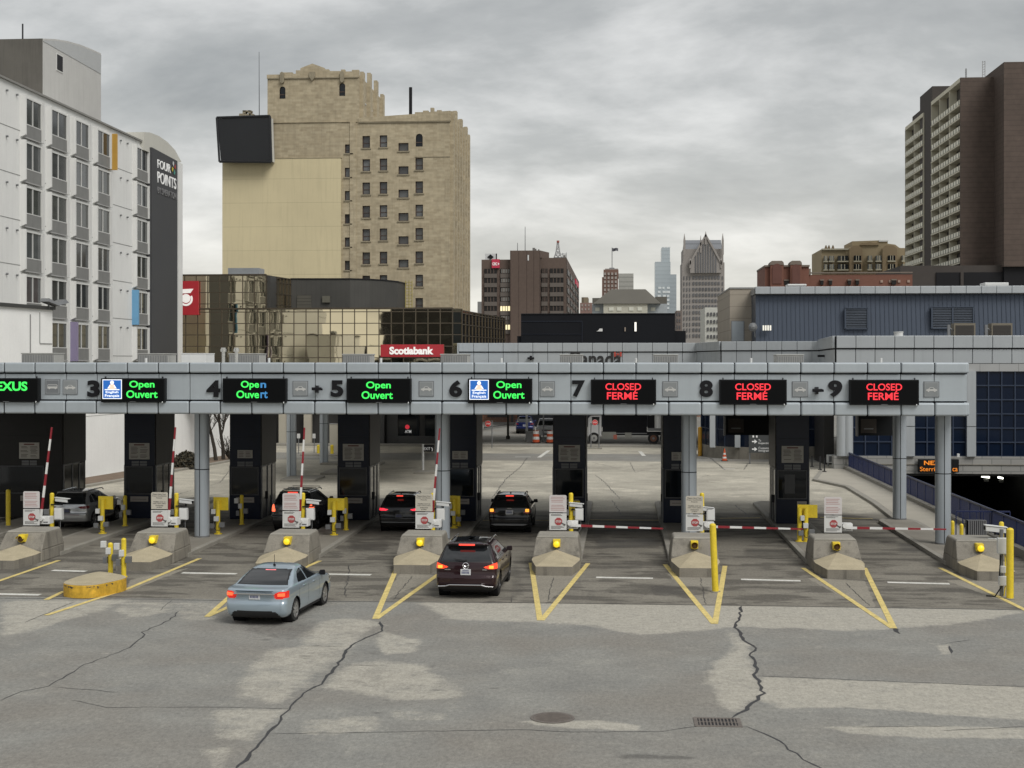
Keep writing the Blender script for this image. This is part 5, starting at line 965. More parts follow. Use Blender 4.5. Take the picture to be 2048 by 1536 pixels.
# ================================================================ buildings
WIN = {}
def window(parent, wpos, w, h, key, mapf, frame, glass, mull='v', fr=.06, dep=.0, sill=None):
    """a window (frame mesh > pane), mesh shared by size; mapf turns (s,d,z) offsets into x,y,z offsets"""
    k = (key, round(w, 2), round(h, 2), mull)
    if k not in WIN:
        mb = MB(); mb.T = mapf; d0, d1 = -.03, .05
        mb.box(0, w, d0, d1, 0, fr, frame); mb.box(0, w, d0, d1, h - fr, h, frame); mb.box(0, fr, d0, d1, fr, h - fr, frame); mb.box(w - fr, w, d0, d1, fr, h - fr, frame)
        if 'v' in mull: mb.box(w / 2 - fr / 2, w / 2 + fr / 2, d0, d1, fr, h - fr, frame)
        if 'h' in mull: mb.box(fr, w - fr, d0 + .003, d1, h * .42 - fr / 2, h * .42 + fr / 2, frame)
        o = mb.build('window', None); me = o.data; bpy.data.objects.remove(o)
        mb = MB(); mb.T = mapf; mb.quad((fr * .5, .03, fr * .5), (w - fr * .5, .03, fr * .5), (w - fr * .5, .03, h - fr * .5), (fr * .5, .03, h - fr * .5), glass); o = mb.build('pane', None); pm = o.data; bpy.data.objects.remove(o)
        WIN[k] = (me, pm)
    me, pm = WIN[k]; o = bpy.data.objects.new('window', me); COL.objects.link(o); o.parent = parent; o.location = Vector(wpos) - Vector(parent.location)
    p = bpy.data.objects.new('pane', pm); COL.objects.link(p); p.parent = o
    if sill:
        if ('s', k) not in WIN: mb = MB(); mb.box(-.15, w + .15, -.42, -.28, -.16, -.002, sill); q = mb.build('sill', None); WIN[('s', k)] = q.data; bpy.data.objects.remove(q)
        q = bpy.data.objects.new('sill', WIN[('s', k)]); COL.objects.link(q); q.parent = o
    return o
FR = lambda s, d, z: (s, d, z)
# ---- hotel on the left: facade at X=-38.5 facing +X, s = Y
HX = -38.5
stucco = M('white_stucco', (.68, .68, .66), .8, var=.05, vs=.3, streak=.10, fine=.03, fs=10); stucco2 = M('bay_stucco', (.63, .63, .61), .8, var=.05, vs=.3, streak=.12)
spand = M('grey_spandrel', (.19, .19, .182), .7, var=.08, vs=2, streak=.15); wfr = M('white_window_frame', (.55, .55, .53), .5, var=.03)
hglass = [M('hotel_glass_' + n, c, .06, 0, var=.35, vs=.9, spec=.6) for n, c in (('a', (.028, .032, .034)), ('b', (.07, .076, .078)), ('c', (.045, .05, .047)))]
HT = lambda s, d, z: (-d, s, z)
hot = thing('hotel_building', 'white hotel with projecting window bays and coloured fins at the left edge', 'building', (HX, 100, 0))
ztop = 25.05; y0, y1 = 66.0, PX(303, 300, HX)[0]
cols = [(49, 82), (100, 133), (148.5, 177), (192.5, 219), (271, 295)]
colY = [(PX(a, 500, HX + .17)[0], PX(b, 500, HX + .17)[0]) for a, b in cols]
colY = [(c - (colY[1][0] - colY[0][0]) , d - (colY[1][0] - colY[0][0])) for c, d in colY[:1]] + colY
fl = 2.885; rows = [24.47 - fl * k for k in range(8)]
mb = MB(); HTF = lambda s, d, z: (HX - d, s, z); mb.T = HTF
mb.box(y0, y1, 0, 16, 0, ztop, stucco)
for k in range(8): mb.box(y0, y1, -.015, .001, ztop - 2.83 - fl * k - .02, ztop - 2.83 - fl * k + .02, M('stucco_joint', (.22, .22, .21), .8))
mb.build('wall', hot)
mb = MB(); mb.T = HTF; mb.box(y0, y1 + .1, -.18, .3, ztop, ztop + .12, M('coping_grey', (.22, .215, .2), .6)); mb.build('coping', hot)
for i, (a, b) in enumerate(colY):
    for k, zt in enumerate(rows):
        if i == 0: continue
        near = i; zb = zt - 2.63; mb = MB(); mb.T = HTF; pr = -.30
        # projecting bay: near cheek, far cheek, head, sill wedge
        e = .26
        mb.hexa([(a - .30, 0, zb - .02), (a - .06, 0, zb - .02), (a - .06, pr - .05, zb + .16), (a - .22, pr - .05, zb + .16)], [(a - .30, 0, zt + .08), (a - .06, 0, zt + .08), (a - .06, pr - .05, zt + .08), (a - .22, pr - .05, zt + .08)], stucco2)
        mb.box(b + .05, b + .30, pr - .02, 0, zb + .02, zt + .06, stucco2); mb.box(a - .06, b + .05, pr + .18, 0, zt - .005, zt + .12, stucco2)
        mb.box(a - .06, b + .05, pr + .06, 0, zb - .02, zb + .05, M('bay_sill', (.33, .33, .32), .8)); mb.box(a - .06, b + .05, pr + .12, -.01, zb + .05, zb + .86, spand); mb.build('bay_frame', hot)
        w = b - a + .12
        window(hot, (HX - (pr + .14), a - .06, zb + .87), w, zt - zb - .875, 'hot%d' % random.randrange(3), HT, wfr, random.choice(hglass))
    if i in (4,):
        mb = MB(); mb.T = HTF; mb.box(b + .12, b + .34, -.68, -.02, rows[0] - 2.66, rows[0] + .06, M('orange_panel', (.50, .29, .055), .5, var=.08, streak=.15)); mb.build('orange_fin', hot, label='orange fin beside a top floor window')
for i, k, nm, c in ((5, 4, 'blue_fin', (.14, .33, .52)), (3, 5, 'purple_fin', (.25, .215, .33))):
    a = colY[i][0]; zt = rows[k]; mb = MB(); mb.T = HTF; mb.box(a - .34, a - .06, -.50, -.0, zt - 2.66, zt + .10, M(nm, c, .5, var=.06)); mb.build(nm, hot)
for yy in (PX(12, 500, HX)[0], PX(240, 500, HX)[0]):
    for zt in rows:
        for dy in (0, 1.5): sconce = MB(); sconce.cyl((HX + .02, yy + dy, zt - .05), (HX + .14, yy + dy, zt - .05), .07, grey, n=8); sconce.build('wall_fitting', hot)
# sign wall
s0, s1 = PX(304, 500, HX + .5)[0], PX(355, 500, HX + .5)[0]; s2 = PX(363, 500, HX + .5)[0]
darkw = M('dark_grey_render', (.052, .053, .056), .75, var=.06, vs=.4)
mb = MB(); mb.T = HTF; z0s = PX(307, 296, HX + .5)[1]; z1s = PX(355, 322, HX + .5)[1]
mb.add([(s0, -.5, 0), (s1, -.5, 0), (s1, -.5, z1s), (s0, -.5, z0s), (s0, 12, 0), (s1, 12, 0), (s1, 12, z1s), (s0, 12, z0s)], [(0, 1, 2, 3), (0, 3, 7, 4), (1, 5, 6, 2), (3, 2, 6, 7)], darkw); mb.build('sign_wall', hot)
mb = MB(); mb.T = HTF; st = stucco; mb.box(s1, s2, -.6, 12, 0, PX(361, 326, HX + .6)[1], st)
arc = [(PX(px, py, HX + .3)[0], PX(px, py, HX + .3)[1]) for px, py in [(288, 300), (288, 264), (300, 265), (318, 272), (335, 284), (350, 300), (363, 324)]] + [(s1, z1s - .2)]
mb.add([(a, d, z) for d in (-.3, 1.2) for a, z in arc], [tuple(range(8)), tuple(range(15, 7, -1))] + [(i, (i + 1) % 8, 8 + (i + 1) % 8, 8 + i) for i in range(8)], M('cream_parapet', (.50, .49, .44), .8, var=.05)); mb.build('curved_parapet', hot)
wsign = M('sign_white', (.62, .62, .6), .5, emit=(1, 1, 1), es=.12, var=0); gsign = M('sign_grey', (.16, .16, .165), .5, var=0)
def hsign(s, a, b, y0_, y1_, m, bold=.01):
    ya, yb = PX(a, 400, HX + .52)[0], PX(b, 400, HX + .52)[0]; z1_ = PX((a + b) / 2, y0_, HX + .52)[1]; z0_ = PX((a + b) / 2, y1_, HX + .52)[1]
    return text(s, m, (ya, yb, z0_, z1_), HX + .53, hot, 'lettering', .05, bold, face='+X')
hsign('FOUR', 315, 341, 324, 341, wsign, 0); hsign('POINTS', 315, 352, 350, 372, wsign, 0); hsign('BY SHERATON', 315, 352, 380, 393, gsign)
mb = MB(); cy_, cz_ = PX(347, 336, HX + .52)
for k, c in enumerate([(.30, .03, .03), (.55, .55, .55), (.5, .42, .03), (.05, .25, .2)]):
    m_ = M('logo_%d' % k, c, .5, var=0); a = math.pi / 2 * k + .4
    mb.add([(HX + .56, cy_ + r * math.cos(a + q), cz_ + r * math.sin(a + q)) for r, q in ((.08, 0), (.5, -.5), (.62, 0), (.5, .5))], [(0, 1, 2, 3)], m_)
mb.build('logo', hot)
# lift tower behind the roof
TX = -45.0
ta, tb = PX(85, 80, TX)[0], PX(202, 105, TX)[0]; mb = MB(); mb.T = lambda s, d, z: (TX - d, s, z)
arc = [(PX(px, 100, TX)[0], PX(px, py, TX)[1]) for px, py in [(85, 77), (110, 78), (135, 82), (160, 89), (185, 99), (202, 107)]]
poly = [(ta, 0), (tb, 0)] + arc[::-1]; n = len(poly)
mb.add([(s, 0, z) for s, z in poly] + [(s, 14, z) for s, z in poly], [tuple(range(n)), tuple(range(2 * n - 1, n - 1, -1))] + [(i, (i + 1) % n, n + (i + 1) % n, n + i) for i in range(n - 1)], M('tower_stucco', (.47, .465, .445), .8, var=.05, streak=.12))
mb.add([(ta - .02, -.02, 0), (ta - .02, 14, 0), (ta - .02, 14, arc[0][1]), (ta - .02, -.02, arc[0][1])], [(0, 1, 2, 3)], M('weathered_metal', (.10, .093, .08), .7, var=.2, vs=.4, streak=.3))
mb.add([(s, -.03, z - h) for h in (.0, .0) for s, z in ((ta, PX(85, 82, TX)[1]), (tb, PX(202, 147, TX)[1]))], [(0, 1, 3, 2)], stucco2)
tw = mb.build('lift_tower', hot)
mb = MB(); mb.T = lambda s, d, z: (TX - d, s, z); q0, q1 = PX(113, 125, TX)[0], PX(124, 125, TX)[0]; zA, zB = PX(118, 111, TX)[1], PX(118, 141, TX)[1]; mb.box(q0 - .1, q1 + .1, -.05, .02, zB - .1, zA + .1, wfr); mb.box(q0, q1, -.07, .0, zB, zA, black); mb.build('window', hot)
mb = MB(); g_ = M('grey_gable', (.40, .41, .41), .8, var=.04); L0 = [(PX(px, 100, TX + .03)[0], PX(px, py, TX + .03)[1]) for px, py in [(88, 83), (202, 148)]]; mb.add([(TX + .03, s, z) for s, z in L0 + [(s, z - .15) for s, z in arc[::-1]]], [tuple(range(2 + len(arc)))], g_); mb.build('gable_panel', hot)
mb = MB(); xm, zm = PX(14, 76, TX - 4); z2 = PX(14, 30, TX - 4)[1]; mb.cyl((TX - 4, xm + 3, zm - 2), (TX - 4, xm + 3, z2), .07, blackm, n=6); mb.build('roof_mast', hot)
# ---- white low building and block wall behind the left booths
wp_ = M('white_painted_block', (.82, .82, .80), .85, var=.05, vs=.5, streak=.05, bump=.15, bs=14, fine=.03, fs=9)
P = [G(113.8, 967.6), G(250, 943.4), G(350, 930), G(465, 911)]
d = Vector((P[1][0] - P[0][0], P[1][1] - P[0][1])).normalized(); P0 = Vector(P[0]); dn = Vector((-d.y, d.x))
wb = thing('white_block_building', 'low white painted building with dark coping in front of the hotel', 'building', (P0.x, P0.y, 0))
def W(s, d_, z): q = P0 + d * s + dn * d_; return (q.x, q.y, z)
def onwall(px):
    r = ray(px, HZ); t_ = (P0.x * d.y - P0.y * d.x) / (r[0] * d.y - r[1] * d.x); return (Vector((r[0] * t_, r[1] * t_)) - P0).dot(d), r[2], t_ * 1.0
s1 = onwall(105)[0]; yw = (P0 + d * s1).y; zt = CH + (HZ - 620) / F_PX * onwall(105)[2]
mb = MB(); mb.T = W; mb.box(-40, s1, 0, 3, 0, zt, wp_); mb.build('wall', wb)
mb = MB(); mb.T = W; mb.box(-40, s1 + .1, -.15, 3, zt, zt + .2, M('dark_coping', (.045, .045, .042), .6)); mb.build('coping', wb)
sa, sb = onwall(60)[0], onwall(79)[0]; mb = MB(); mb.T = W; mb.box(sa - .03, sa + .03, -.05, 0, 5, zt - .35, greyp); mb.build('conduit', wb); mb = MB(); mb.T = W; mb.box(sb - .02, sb + .02, -.04, 0, zt - 2.0, zt - .2, greyp); mb.box(sb, s1 - .1, -.04, 0, zt - 2.04, zt - 2.0, greyp); mb.build('conduit', wb)
for px, f_ in ((94, -1), (112, 1)):
    s_ = onwall(px)[0]; mb = MB(); mb.T = W; z = zt + .35; mb.hexa([(s_ - .7, -.5, z - .1 * f_), (s_ + .7, -.5, z + .12 * f_), (s_ + .7, .1, z + .12 * f_), (s_ - .7, .1, z - .1 * f_)], [(s_ - .5, -.4, z + .2 - .1 * f_), (s_ + .5, -.4, z + .2 + .12 * f_), (s_ + .5, .1, z + .2 + .12 * f_), (s_ - .5, .1, z + .2 - .1 * f_)], grey); mb.cyl((min(s_, s1 - .2), -.1, zt), (s_, -.1, z + .1), .06, grey, n=6); mb.build('floodlight', wb)
pts = [tuple(P0 + d * (s1 + .02)), P[0], P[1], (-31.6, 100.5), P[3], (P[3][0] + .3, P[3][1] + 2)]
mb = MB()
for a, b in zip(pts, pts[1:]): mb.hexa([(a[0], a[1], 0), (b[0], b[1], 0), (b[0] - .4, b[1], 0), (a[0] - .4, a[1], 0)], [(a[0], a[1], 6.6), (b[0], b[1], 6.6), (b[0] - .4, b[1], 6.6), (a[0] - .4, a[1], 6.6)], wp_)
for a, b in zip(pts, pts[1:]): mb.hexa([(a[0] + .012, a[1], 3.9), (b[0] + .012, b[1], 3.9), (b[0] - .1, b[1], 3.9), (a[0] - .1, a[1], 3.9)], [(a[0] + .012, a[1], 3.93), (b[0] + .012, b[1], 3.93), (b[0] - .1, b[1], 3.93), (a[0] - .1, a[1], 3.93)], M('wall_joint', (.38, .38, .36), .8))
tag(mb.build('block_wall'), 'long white painted block wall seen between the left booths', 'wall')
# ---- glass bank building
bank = thing('bank_building', 'low bank building clad in gold mirror glass with red signs', 'building', (-20, 116, 0))
BY = 124.5; gx0, gx1 = XY(300, BY), XY(905, BY); gz = ZY(700, 618, BY)
def gold(nm, sc):
    m = bpy.data.materials.new(nm); m.use_nodes = True; t = m.node_tree; p = t.nodes['Principled BSDF']; p.inputs['Base Color'].default_value = (.66, .59, .43, 1); p.inputs['Metallic'].default_value = 1; p.inputs['Roughness'].default_value = .02
    g = t.nodes.new('ShaderNodeNewGeometry'); n = t.nodes.new('ShaderNodeTexNoise'); n.inputs['Scale'].default_value = sc; n.inputs['Detail'].default_value = 1; b = t.nodes.new('ShaderNodeBump'); b.inputs['Strength'].default_value = .055; b.inputs['Distance'].default_value = .05
    t.links.new(g.outputs['Position'], n.inputs['Vector']); t.links.new(n.outputs[0], b.inputs['Height']); t.links.new(b.outputs[0], p.inputs['Normal']); return m
goldg = gold('gold_mirror_glass', .8); mullm = M('bronze_mullion', (.11, .09, .065), .4, .6, var=.1); roofm = M('bank_dark_metal', (.060, .058, .052), .55, .2, var=.15, vs=.5, lines=('W', .5, .03, .3))
pw = 25.2 / F_PX * BY / 1.0; ph = 23.2 / F_PX * BY
random.seed(3)
def glasswall(nm, x0, x1, z0, z1, y, zref, pwd=pw, T=None, mat=None):
    mb = MB(); mb.T = T; nx = max(1, round((x1 - x0) / pwd)); xs = [x0 + (x1 - x0) * i / nx for i in range(nx + 1)]; zs = []; z = zref
    while z > z0: zs.append(z); z -= ph
    zs = [z0] + zs[::-1]
    if zs[-1] < z1 - .01: zs.append(z1)
    for a, b in zip(xs, xs[1:]):
        for c, e_ in zip(zs, zs[1:]):
            t1, t2 = random.gauss(0, .0012), random.gauss(0, .0022); t1 = t1 * (b - a); t2 = t2 * (e_ - c)
            mb.quad((a, y - t1 - t2, c), (b, y + t1 - t2, c), (b, y + t1 + t2, e_), (a, y - t1 + t2, e_), mat or goldg)
    o = mb.build(nm, bank); mb = MB(); mb.T = T; w = .035
    for a in xs: mb.box(a - w, a + w, y - .06, y + .04, z0, z1, mullm)
    for c in zs: mb.box(x0, x1, y - .055, y + .04, c - w, c + w, mullm)
    mb.build('mullion_grid', bank)
glasswall('glass_wall', gx0, gx1, 4.4, gz, BY, gz - .25)
ux1 = XY(532, BY); uz = ZY(450, 551, BY); uzz = gz
glasswall('glass_wall', gx0, ux1, gz + .03, uz, BY + .02, uz - .5)
# upper tier return (recess going back) and curved dark penthouse
a = (ux1, BY + .02); b_y = BY + 6; bx_ = XY(581, b_y)
def seg(p, q):
    dx, dy = q[0] - p[0], q[1] - p[1]; l = math.hypot(dx, dy); return (lambda s, d, z: (p[0] + dx / l * s - dy / l * d, p[1] + dy / l * s + dx / l * d, z)), l
T_, l_ = seg(a, (bx_, b_y)); glasswall('glass_wall', 0, l_, gz + .03, uz, 0, uz - .5, T=T_, pwd=.9)
mb = MB(); pts = [(bx_, b_y)] + [(XY(px, yy), yy) for px, yy in [(640, 130.8), (700, 131), (740, 132), (770, 133.5), (795, 136), (812, 139.5)]]; uz2 = ZY(640, 559, 130.8)
for p, q in zip(pts, pts[1:]): T_, l_ = seg(p, q); mb.T = T_; mb.box(0, l_, 0, .3, gz - .5, uz2, roofm); mb.box(0, l_, -.06, .35, uz2, uz2 + .12, black)
mb.T = None; mb.build('penthouse', bank)
mb = MB(); mb.box(gx0, XY(545, BY + 1), BY + .2, BY + 12, gz, uz, roofm); mb.box(gx0, gx1 - .2, BY + .3, BY + 16, gz - .2, gz - .02, roofm); mb.box(gx0, gx1, BY - .08, BY + .3, gz, gz + .12, mullm); mb.box(gx0, ux1, BY - .06, BY + .3, uz, uz + .12, mullm); mb.build('roof', bank)
mb = MB(); x_, z_ = XY(650, 130.7), 0; mb.box(XY(594, 130.5), XY(622, 130.5), 130.5, 130.9, ZY(600, 616, 130.5), ZY(600, 590, 130.5), M('roof_louvre', (.09, .085, .07), .5, lines=('Z', .3, .05, .6))); mb.build('louvre', bank); mb = MB(); mb.box(XY(644, 130.5), XY(659, 130.5), 130.6, 131.0, ZY(600, 605, 130.5), ZY(600, 592, 130.5), M('roof_hatch', (.12, .115, .09), .5)); mb.build('roof_hatch', bank)
yl = M('yellow_ladder_paint', (.36, .30, .10), .5, var=.1); mb = MB(); Yl = 139
for px in (811, 818, 824): mb.cyl((XY(px, Yl), Yl, ZY(px, 615, Yl)), (XY(px, Yl), Yl, ZY(px, 561, Yl)), .05, yl, n=6)
for k in range(9): zz = ZY(815, 615 - k * 6.3, Yl); mb.cyl((XY(811, Yl), Yl, zz), (XY(824, Yl), Yl, zz), .035, yl, n=6)
mb.build('roof_ladder', bank)
mb = MB(); Yd = BY + 4; mb.box(XY(456, Yd), XY(518, Yd), Yd, Yd + 2, ZY(480, 549, Yd), ZY(480, 536, Yd), M('duct_metal', (.36, .38, .40), .4, .4, var=.08)); mb.box(XY(444, Yd), XY(525, Yd), Yd - .1, Yd + 2.1, ZY(480, 552, Yd), ZY(480, 548, Yd), grey); mb.build('rooftop_duct', bank)
# right hand return of the lower tier
p = (gx1, BY); q = (XY(1010, 152), 152); T_, l_ = seg(p, q); glasswall('glass_wall', .9, l_, 4.0, gz, 0, gz - .25, T=T_, pwd=1.7, mat=None)
T2, l2 = seg(p, (gx1 + .75, BY + .7)); glasswall('glass_wall', 0, l2, 4.0, gz, 0, gz - .25, T=T2, pwd=2)
# ground storey: dark, set back, with piers
dkst = M('dark_stone', (.03, .029, .028), .5, var=.15); palest = M('pale_pier', (.42, .39, .32), .7, var=.08)
mb = MB(); mb.box(gx0, XY(905, BY) - .5, BY + 1.2, BY + 3, 0, 4.5, dkst); mb.box(gx0, gx1, BY, BY + 1.5, 4.2, 4.42, dkst); mb.build('ground_floor_wall', bank)
for px in (566, 616, 700, 762, 896):
    x = XY(px, BY + .4); mb = MB(); mb.box(x - .32, x + .32, BY + .1, BY + .7, 0, 4.2, palest if px < 700 else M('grey_pier', (.06, .06, .058), .6)); mb.build('pier', bank)
for a, b_ in [(790, 838), (850, 886)]:
    mb = MB(); mb.box(XY(a, BY + 1.1), XY(b_, BY + 1.1), BY + 1.1, BY + 1.2, .75, 3.9, glassd); w_ = mb.build('shop_window', bank)
    if a == 790: text('ATM', wsign, (XY(806, BY), XY(819, BY), ZY(800, 867, BY), ZY(800, 861, BY)), BY + 1.08, bank, 'lettering', .02, .03); mb = MB(); mb.cyl((XY(811, BY), BY + 1.05, ZY(811, 855, BY)), (XY(811, BY), BY + 1.09, ZY(811, 855, BY)), .2, M('red_disc', (.4, .02, .03), .5, emit=(1, .05, .08), es=.25), n=16); mb.build('logo', bank)
mb = MB(); mb.box(XY(770, BY), XY(790, BY) + .1, BY + .9, BY + 1.1, 0, 4.2, M('grey_pier', (.06, .06, .058), .6)); mb.box(XY(785, BY), XY(890, BY), BY + .95, BY + 1.15, 0, .72, M('grey_pier', (.06, .06, .058), .6)); mb.build('plinth', bank)
bred = M('bank_sign_red', (.42, .025, .035), .4, var=.03)
t = thing('bank_fascia_sign', 'red sign with white Scotiabank lettering on the gold glass', 'sign', (XY(825, BY - .3), BY - .3, 8))
Ys = BY - .3; z1, z0 = ZY(825, 689, Ys), ZY(825, 714, Ys); mb = MB(); mb.box(XY(761, Ys), XY(887, Ys), Ys, Ys + .22, z0, z1, bred); mb.build('panel', t, bevel=.02)
text('Scotiabank', M('letter_white', (.75, .74, .72), .5, emit=(1, .97, .92), es=.2, var=0), (XY(779, Ys), XY(867, Ys), ZY(825, 709, Ys), ZY(825, 693.5, Ys)), Ys - .03, t, 'lettering', .05, .045)
t = thing('bank_logo_sign', 'square red sign with a white emblem half hidden by the hotel', 'sign', (XY(375, Ys), Ys, 12)); z1, z0 = ZY(380, 562, Ys), ZY(380, 630, Ys)
mb = MB(); mb.box(XY(328, Ys), XY(397, Ys), Ys, Ys + .22, z0, z1, bred); mb.build('panel', t, bevel=.02)
mb = MB(); lw = M('letter_white', (.75, .74, .72), .5); c = PY(372, 597, Ys); mb.cyl((c[0], Ys - .03, c[1]), (c[0], Ys, c[1]), .40, lw, n=28)
rr = [(XY(px, Ys), ZY(px, py, Ys)) for px, py in [(352, 585), (362, 578.5), (387, 577.5), (381, 586), (362, 587)]]; mb.xz(rr, Ys - .035, Ys, lw)
ring = [(c[0] + r * math.cos(a), c[1] - .05 + r * math.sin(a)) for r, aa in ((.62, range(12)), (.44, range(11, -1, -1))) for a in [math.radians(-130 + 160 * k / 11) for k in aa]]; mb.xz(ring, Ys - .036, Ys, lw)
mb.build('emblem', t)
# ---- tall beige brick tower
TYb = 182.0
tan = M('tan_brick', (.43, .37, .255), .85, var=.10, vs=.12, fine=.16, fs=1.6, streak=.18, brick=(1.0, .30, (.34, .285, .19), (.385, .325, .225))); cream = M('cream_cladding', (.58, .505, .32), .75, var=.07, vs=.2, streak=.12, lines=('Z', 3.1, .06, .22)); trimst = M('weathered_stone', (.27, .235, .165), .85, var=.25, vs=.6, streak=.3)
tt = thing('brick_tower', 'tall tan brick tower with stepped parapet and blank cream wall', 'building', (XY(700, TYb), TYb, 0))
X = lambda px: XY(px, TYb); Z = lambda py: ZY(1024, py, TYb)
wfd = M('brown_window_frame', (.07, .045, .035), .6, var=.1); tglass = [M('tower_glass_' + n, c, .08, 0, var=.3, vs=.5, spec=.6) for n, c in (('a', (.06, .06, .06)), ('b', (.12, .125, .125)), ('c', (.085, .085, .08)))]
wins = []
def col(pxc, w, h, y0, n, step=46.9, mull='h'):
    for k in range(n): wins.append((X(pxc - w / 2), X(pxc + w / 2), Z(y0 + step * k + h), Z(y0 + step * k), mull))
col(732.5, 15, 24, 268.5, 7); col(767, 15, 24, 267.5, 7); col(807, 20, 16, 283.5, 6, mull=''); col(838.5, 15, 24, 314, 8); col(696, 12.5, 19, 332, 8, mull=''); wins.append((X(690), X(704), Z(303), Z(285), 'h'))
wins = [w for w in wins if w[2] > 9]
holes = [w[:4] for w in wins]
arch = [(X(565), Z(191), Z(166), 12), (X(684.5), Z(187), Z(161), 12), (X(838.5), Z(291), Z(265), 14)]
for xc, z0, z1, w in arch: ww = w / 2 / F_PX * TYb; holes.append((xc - ww, xc + ww, z0, z1))
mb = MB(); mb.T = lambda s, d, z: (s, TYb + d, z); LX, RX, M1, M2, RR = X(446), X(900), X(535), X(717), X(900)
facade(mb, M1, M2, Z(318), Z(143), [h for h in holes if M1 <= h[0] < M2], tan, .35, wfd); facade(mb, M1, M2, 0, Z(318), [h for h in holes if M1 <= h[0] < M2 and h[3] < Z(318)], tan, .35, wfd)
facade(mb, M2, RR, 0, Z(232), [h for h in holes if h[0] >= M2 - .1], tan, .35, wfd)
mb.quad((LX, 0, 0), (M1, 0, 0), (M1, 0, Z(231)), (LX, 0, Z(231)), tan)
mb.T = None; D = 26
# right-hand return with piers, going back
yb = PX(934, 250, X(900) + .0)[0]
sx = X(900)
mb.quad((sx, TYb, 0), (sx, yb, 0), (sx, yb, Z(232)), (sx, TYb, Z(232)), tan); mb.quad((M2, TYb, Z(232)), (M2, TYb + 20, Z(232)), (M2, TYb + 20, Z(143)), (M2, TYb, Z(143)), tan)
mb.quad((LX, TYb, 0), (LX, TYb + 30, 0), (LX, TYb + 30, Z(231)), (LX, TYb, Z(231)), tan); mb.quad((M1, TYb, Z(231)), (M1, TYb + 30, Z(231)), (M1, TYb + 30, Z(143)), (M1, TYb, Z(143)), tan)
mb.quad((LX, TYb, Z(231)), (M1, TYb, Z(231)), (M1, TYb + 30, Z(231)), (LX, TYb + 30, Z(231)), greyp); mb.quad((M1, TYb, Z(143)), (M2, TYb, Z(143)), (M2, TYb + 20, Z(143)), (M1, TYb + 20, Z(143)), greyp); mb.quad((M2, TYb, Z(233)), (sx, TYb, Z(233)), (sx, yb, Z(233)), (M2, yb, Z(233)), greyp)
mb.build('wall', tt)
for k in range(7): mb = MB(); yy = TYb + .4 + (yb - TYb - 1.4) * k / 6; mb.box(sx, sx + .45, yy, yy + 1.2, 0, Z(232) + .8 + (k % 2) * .6, tan); mb.build('pier', tt)
for k in range(4): mb = MB(); yy = TYb + 1 + 5.2 * k; mb.box(M2, M2 + .45, yy, yy + 1.3, Z(232), Z(143) + .5 + (k in (1, 2)) * .9, tan); mb.build('pier', tt)
for k in range(6):
    yy = TYb + 1.9 + (yb - TYb - 1.4) * k / 6
    for r in range(8):
        zt = Z(290 + 46.9 * r); mb = MB(); mb.box(sx + .01, sx + .06, yy, yy + (yb - TYb) / 6 - 1.5, zt - 1.6, zt, wfd); mb.box(sx + .06, sx + .07, yy + .15, yy + (yb - TYb) / 6 - 1.65, zt - 1.45, zt - .1, tglass[r % 3]); mb.build('side_window', tt)
for k in (1, 2):
    yy = TYb + 2.6 + 5.2 * (k - 1) * .9
    for z in (172, 205): mb = MB(); mb.box(M2 + .01, M2 + .06, yy, yy + 1.6, Z(z + 22), Z(z), black); mb.box(M2 + .05, M2 + .35, yy + .1, yy + 1.2, Z(z + 24), Z(z + 22), wfr); mb.build('side_window', tt)
# stepped parapets
mb = MB(); e0, e1 = TYb - .10, TYb + .5
def par(pts, base): mb.xz([(X(px), Z(py)) for px, py in pts] + [(X(pts[-1][0]), Z(base)), (X(pts[0][0]), Z(base))], e0, e1, tan)
par([(534, 142), (560, 142), (560, 138), (585, 138), (585, 141), (592, 141), (592, 134), (601, 134), (601, 130), (606, 128), (625, 121), (649, 130), (649, 133), (658, 133), (658, 136.5), (682, 137), (682, 134), (690, 134), (690, 138), (704, 138), (704, 135), (718, 135)], 150)
par([(717, 232), (830, 225.5), (830, 222), (846, 222), (846, 219), (857, 219), (857, 222), (861, 222), (861, 213.5), (868, 213.5), (868, 221), (874, 221), (874, 218.5), (883, 218.5), (883, 221), (901, 220), (901, 224)], 240)
for px in (565, 685): mb.xz([(X(px - 4), Z(158)), (X(px - 4), Z(140)), (X(px), Z(137)), (X(px + 4), Z(140)), (X(px + 4), Z(158)), (X(px), Z(161))], e0 - .25, e0 + .1, trimst)
mb.xz([(X(619), Z(148)), (X(619), Z(138)), (X(631), Z(138)), (X(631), Z(148)), (X(625), Z(157))], e0 - .2, e0 + .1, trimst)
mb.box(X(535), X(717), e0 - .06, e0 + .05, Z(151), Z(149), trimst); mb.box(X(717), X(901), e0 - .06, e0 + .05, Z(242.3), Z(241), trimst); mb.build('parapet', tt)
mb = MB(); mb.box(X(535), X(716), e0 - .02, TYb - .001, Z(240), Z(239.4), tan); mb.box(X(830), X(900), TYb - .06, TYb - .001, Z(312.5), Z(311.5), trimst); mb.box(X(700), X(712), TYb - .12, TYb - .001, Z(560), Z(240), tan)
mb.build('stone_trim', tt)
mb = MB(); mb.box(X(446), X(682.5), TYb - .30, TYb - .01, 0, Z(313), cream); mb.box(X(445.5), X(683.5), TYb - .34, TYb - .0, Z(313), Z(312), trimst); mb.build('cream_wall', tt)
for i, (a, b_, c, d_, mu) in enumerate(wins): window(tt, (a, TYb + .30, c), b_ - a, d_ - c, 'tow%d' % (i % 3), FR, wfd, tglass[i % 3], mu, fr=.09, sill=trimst)
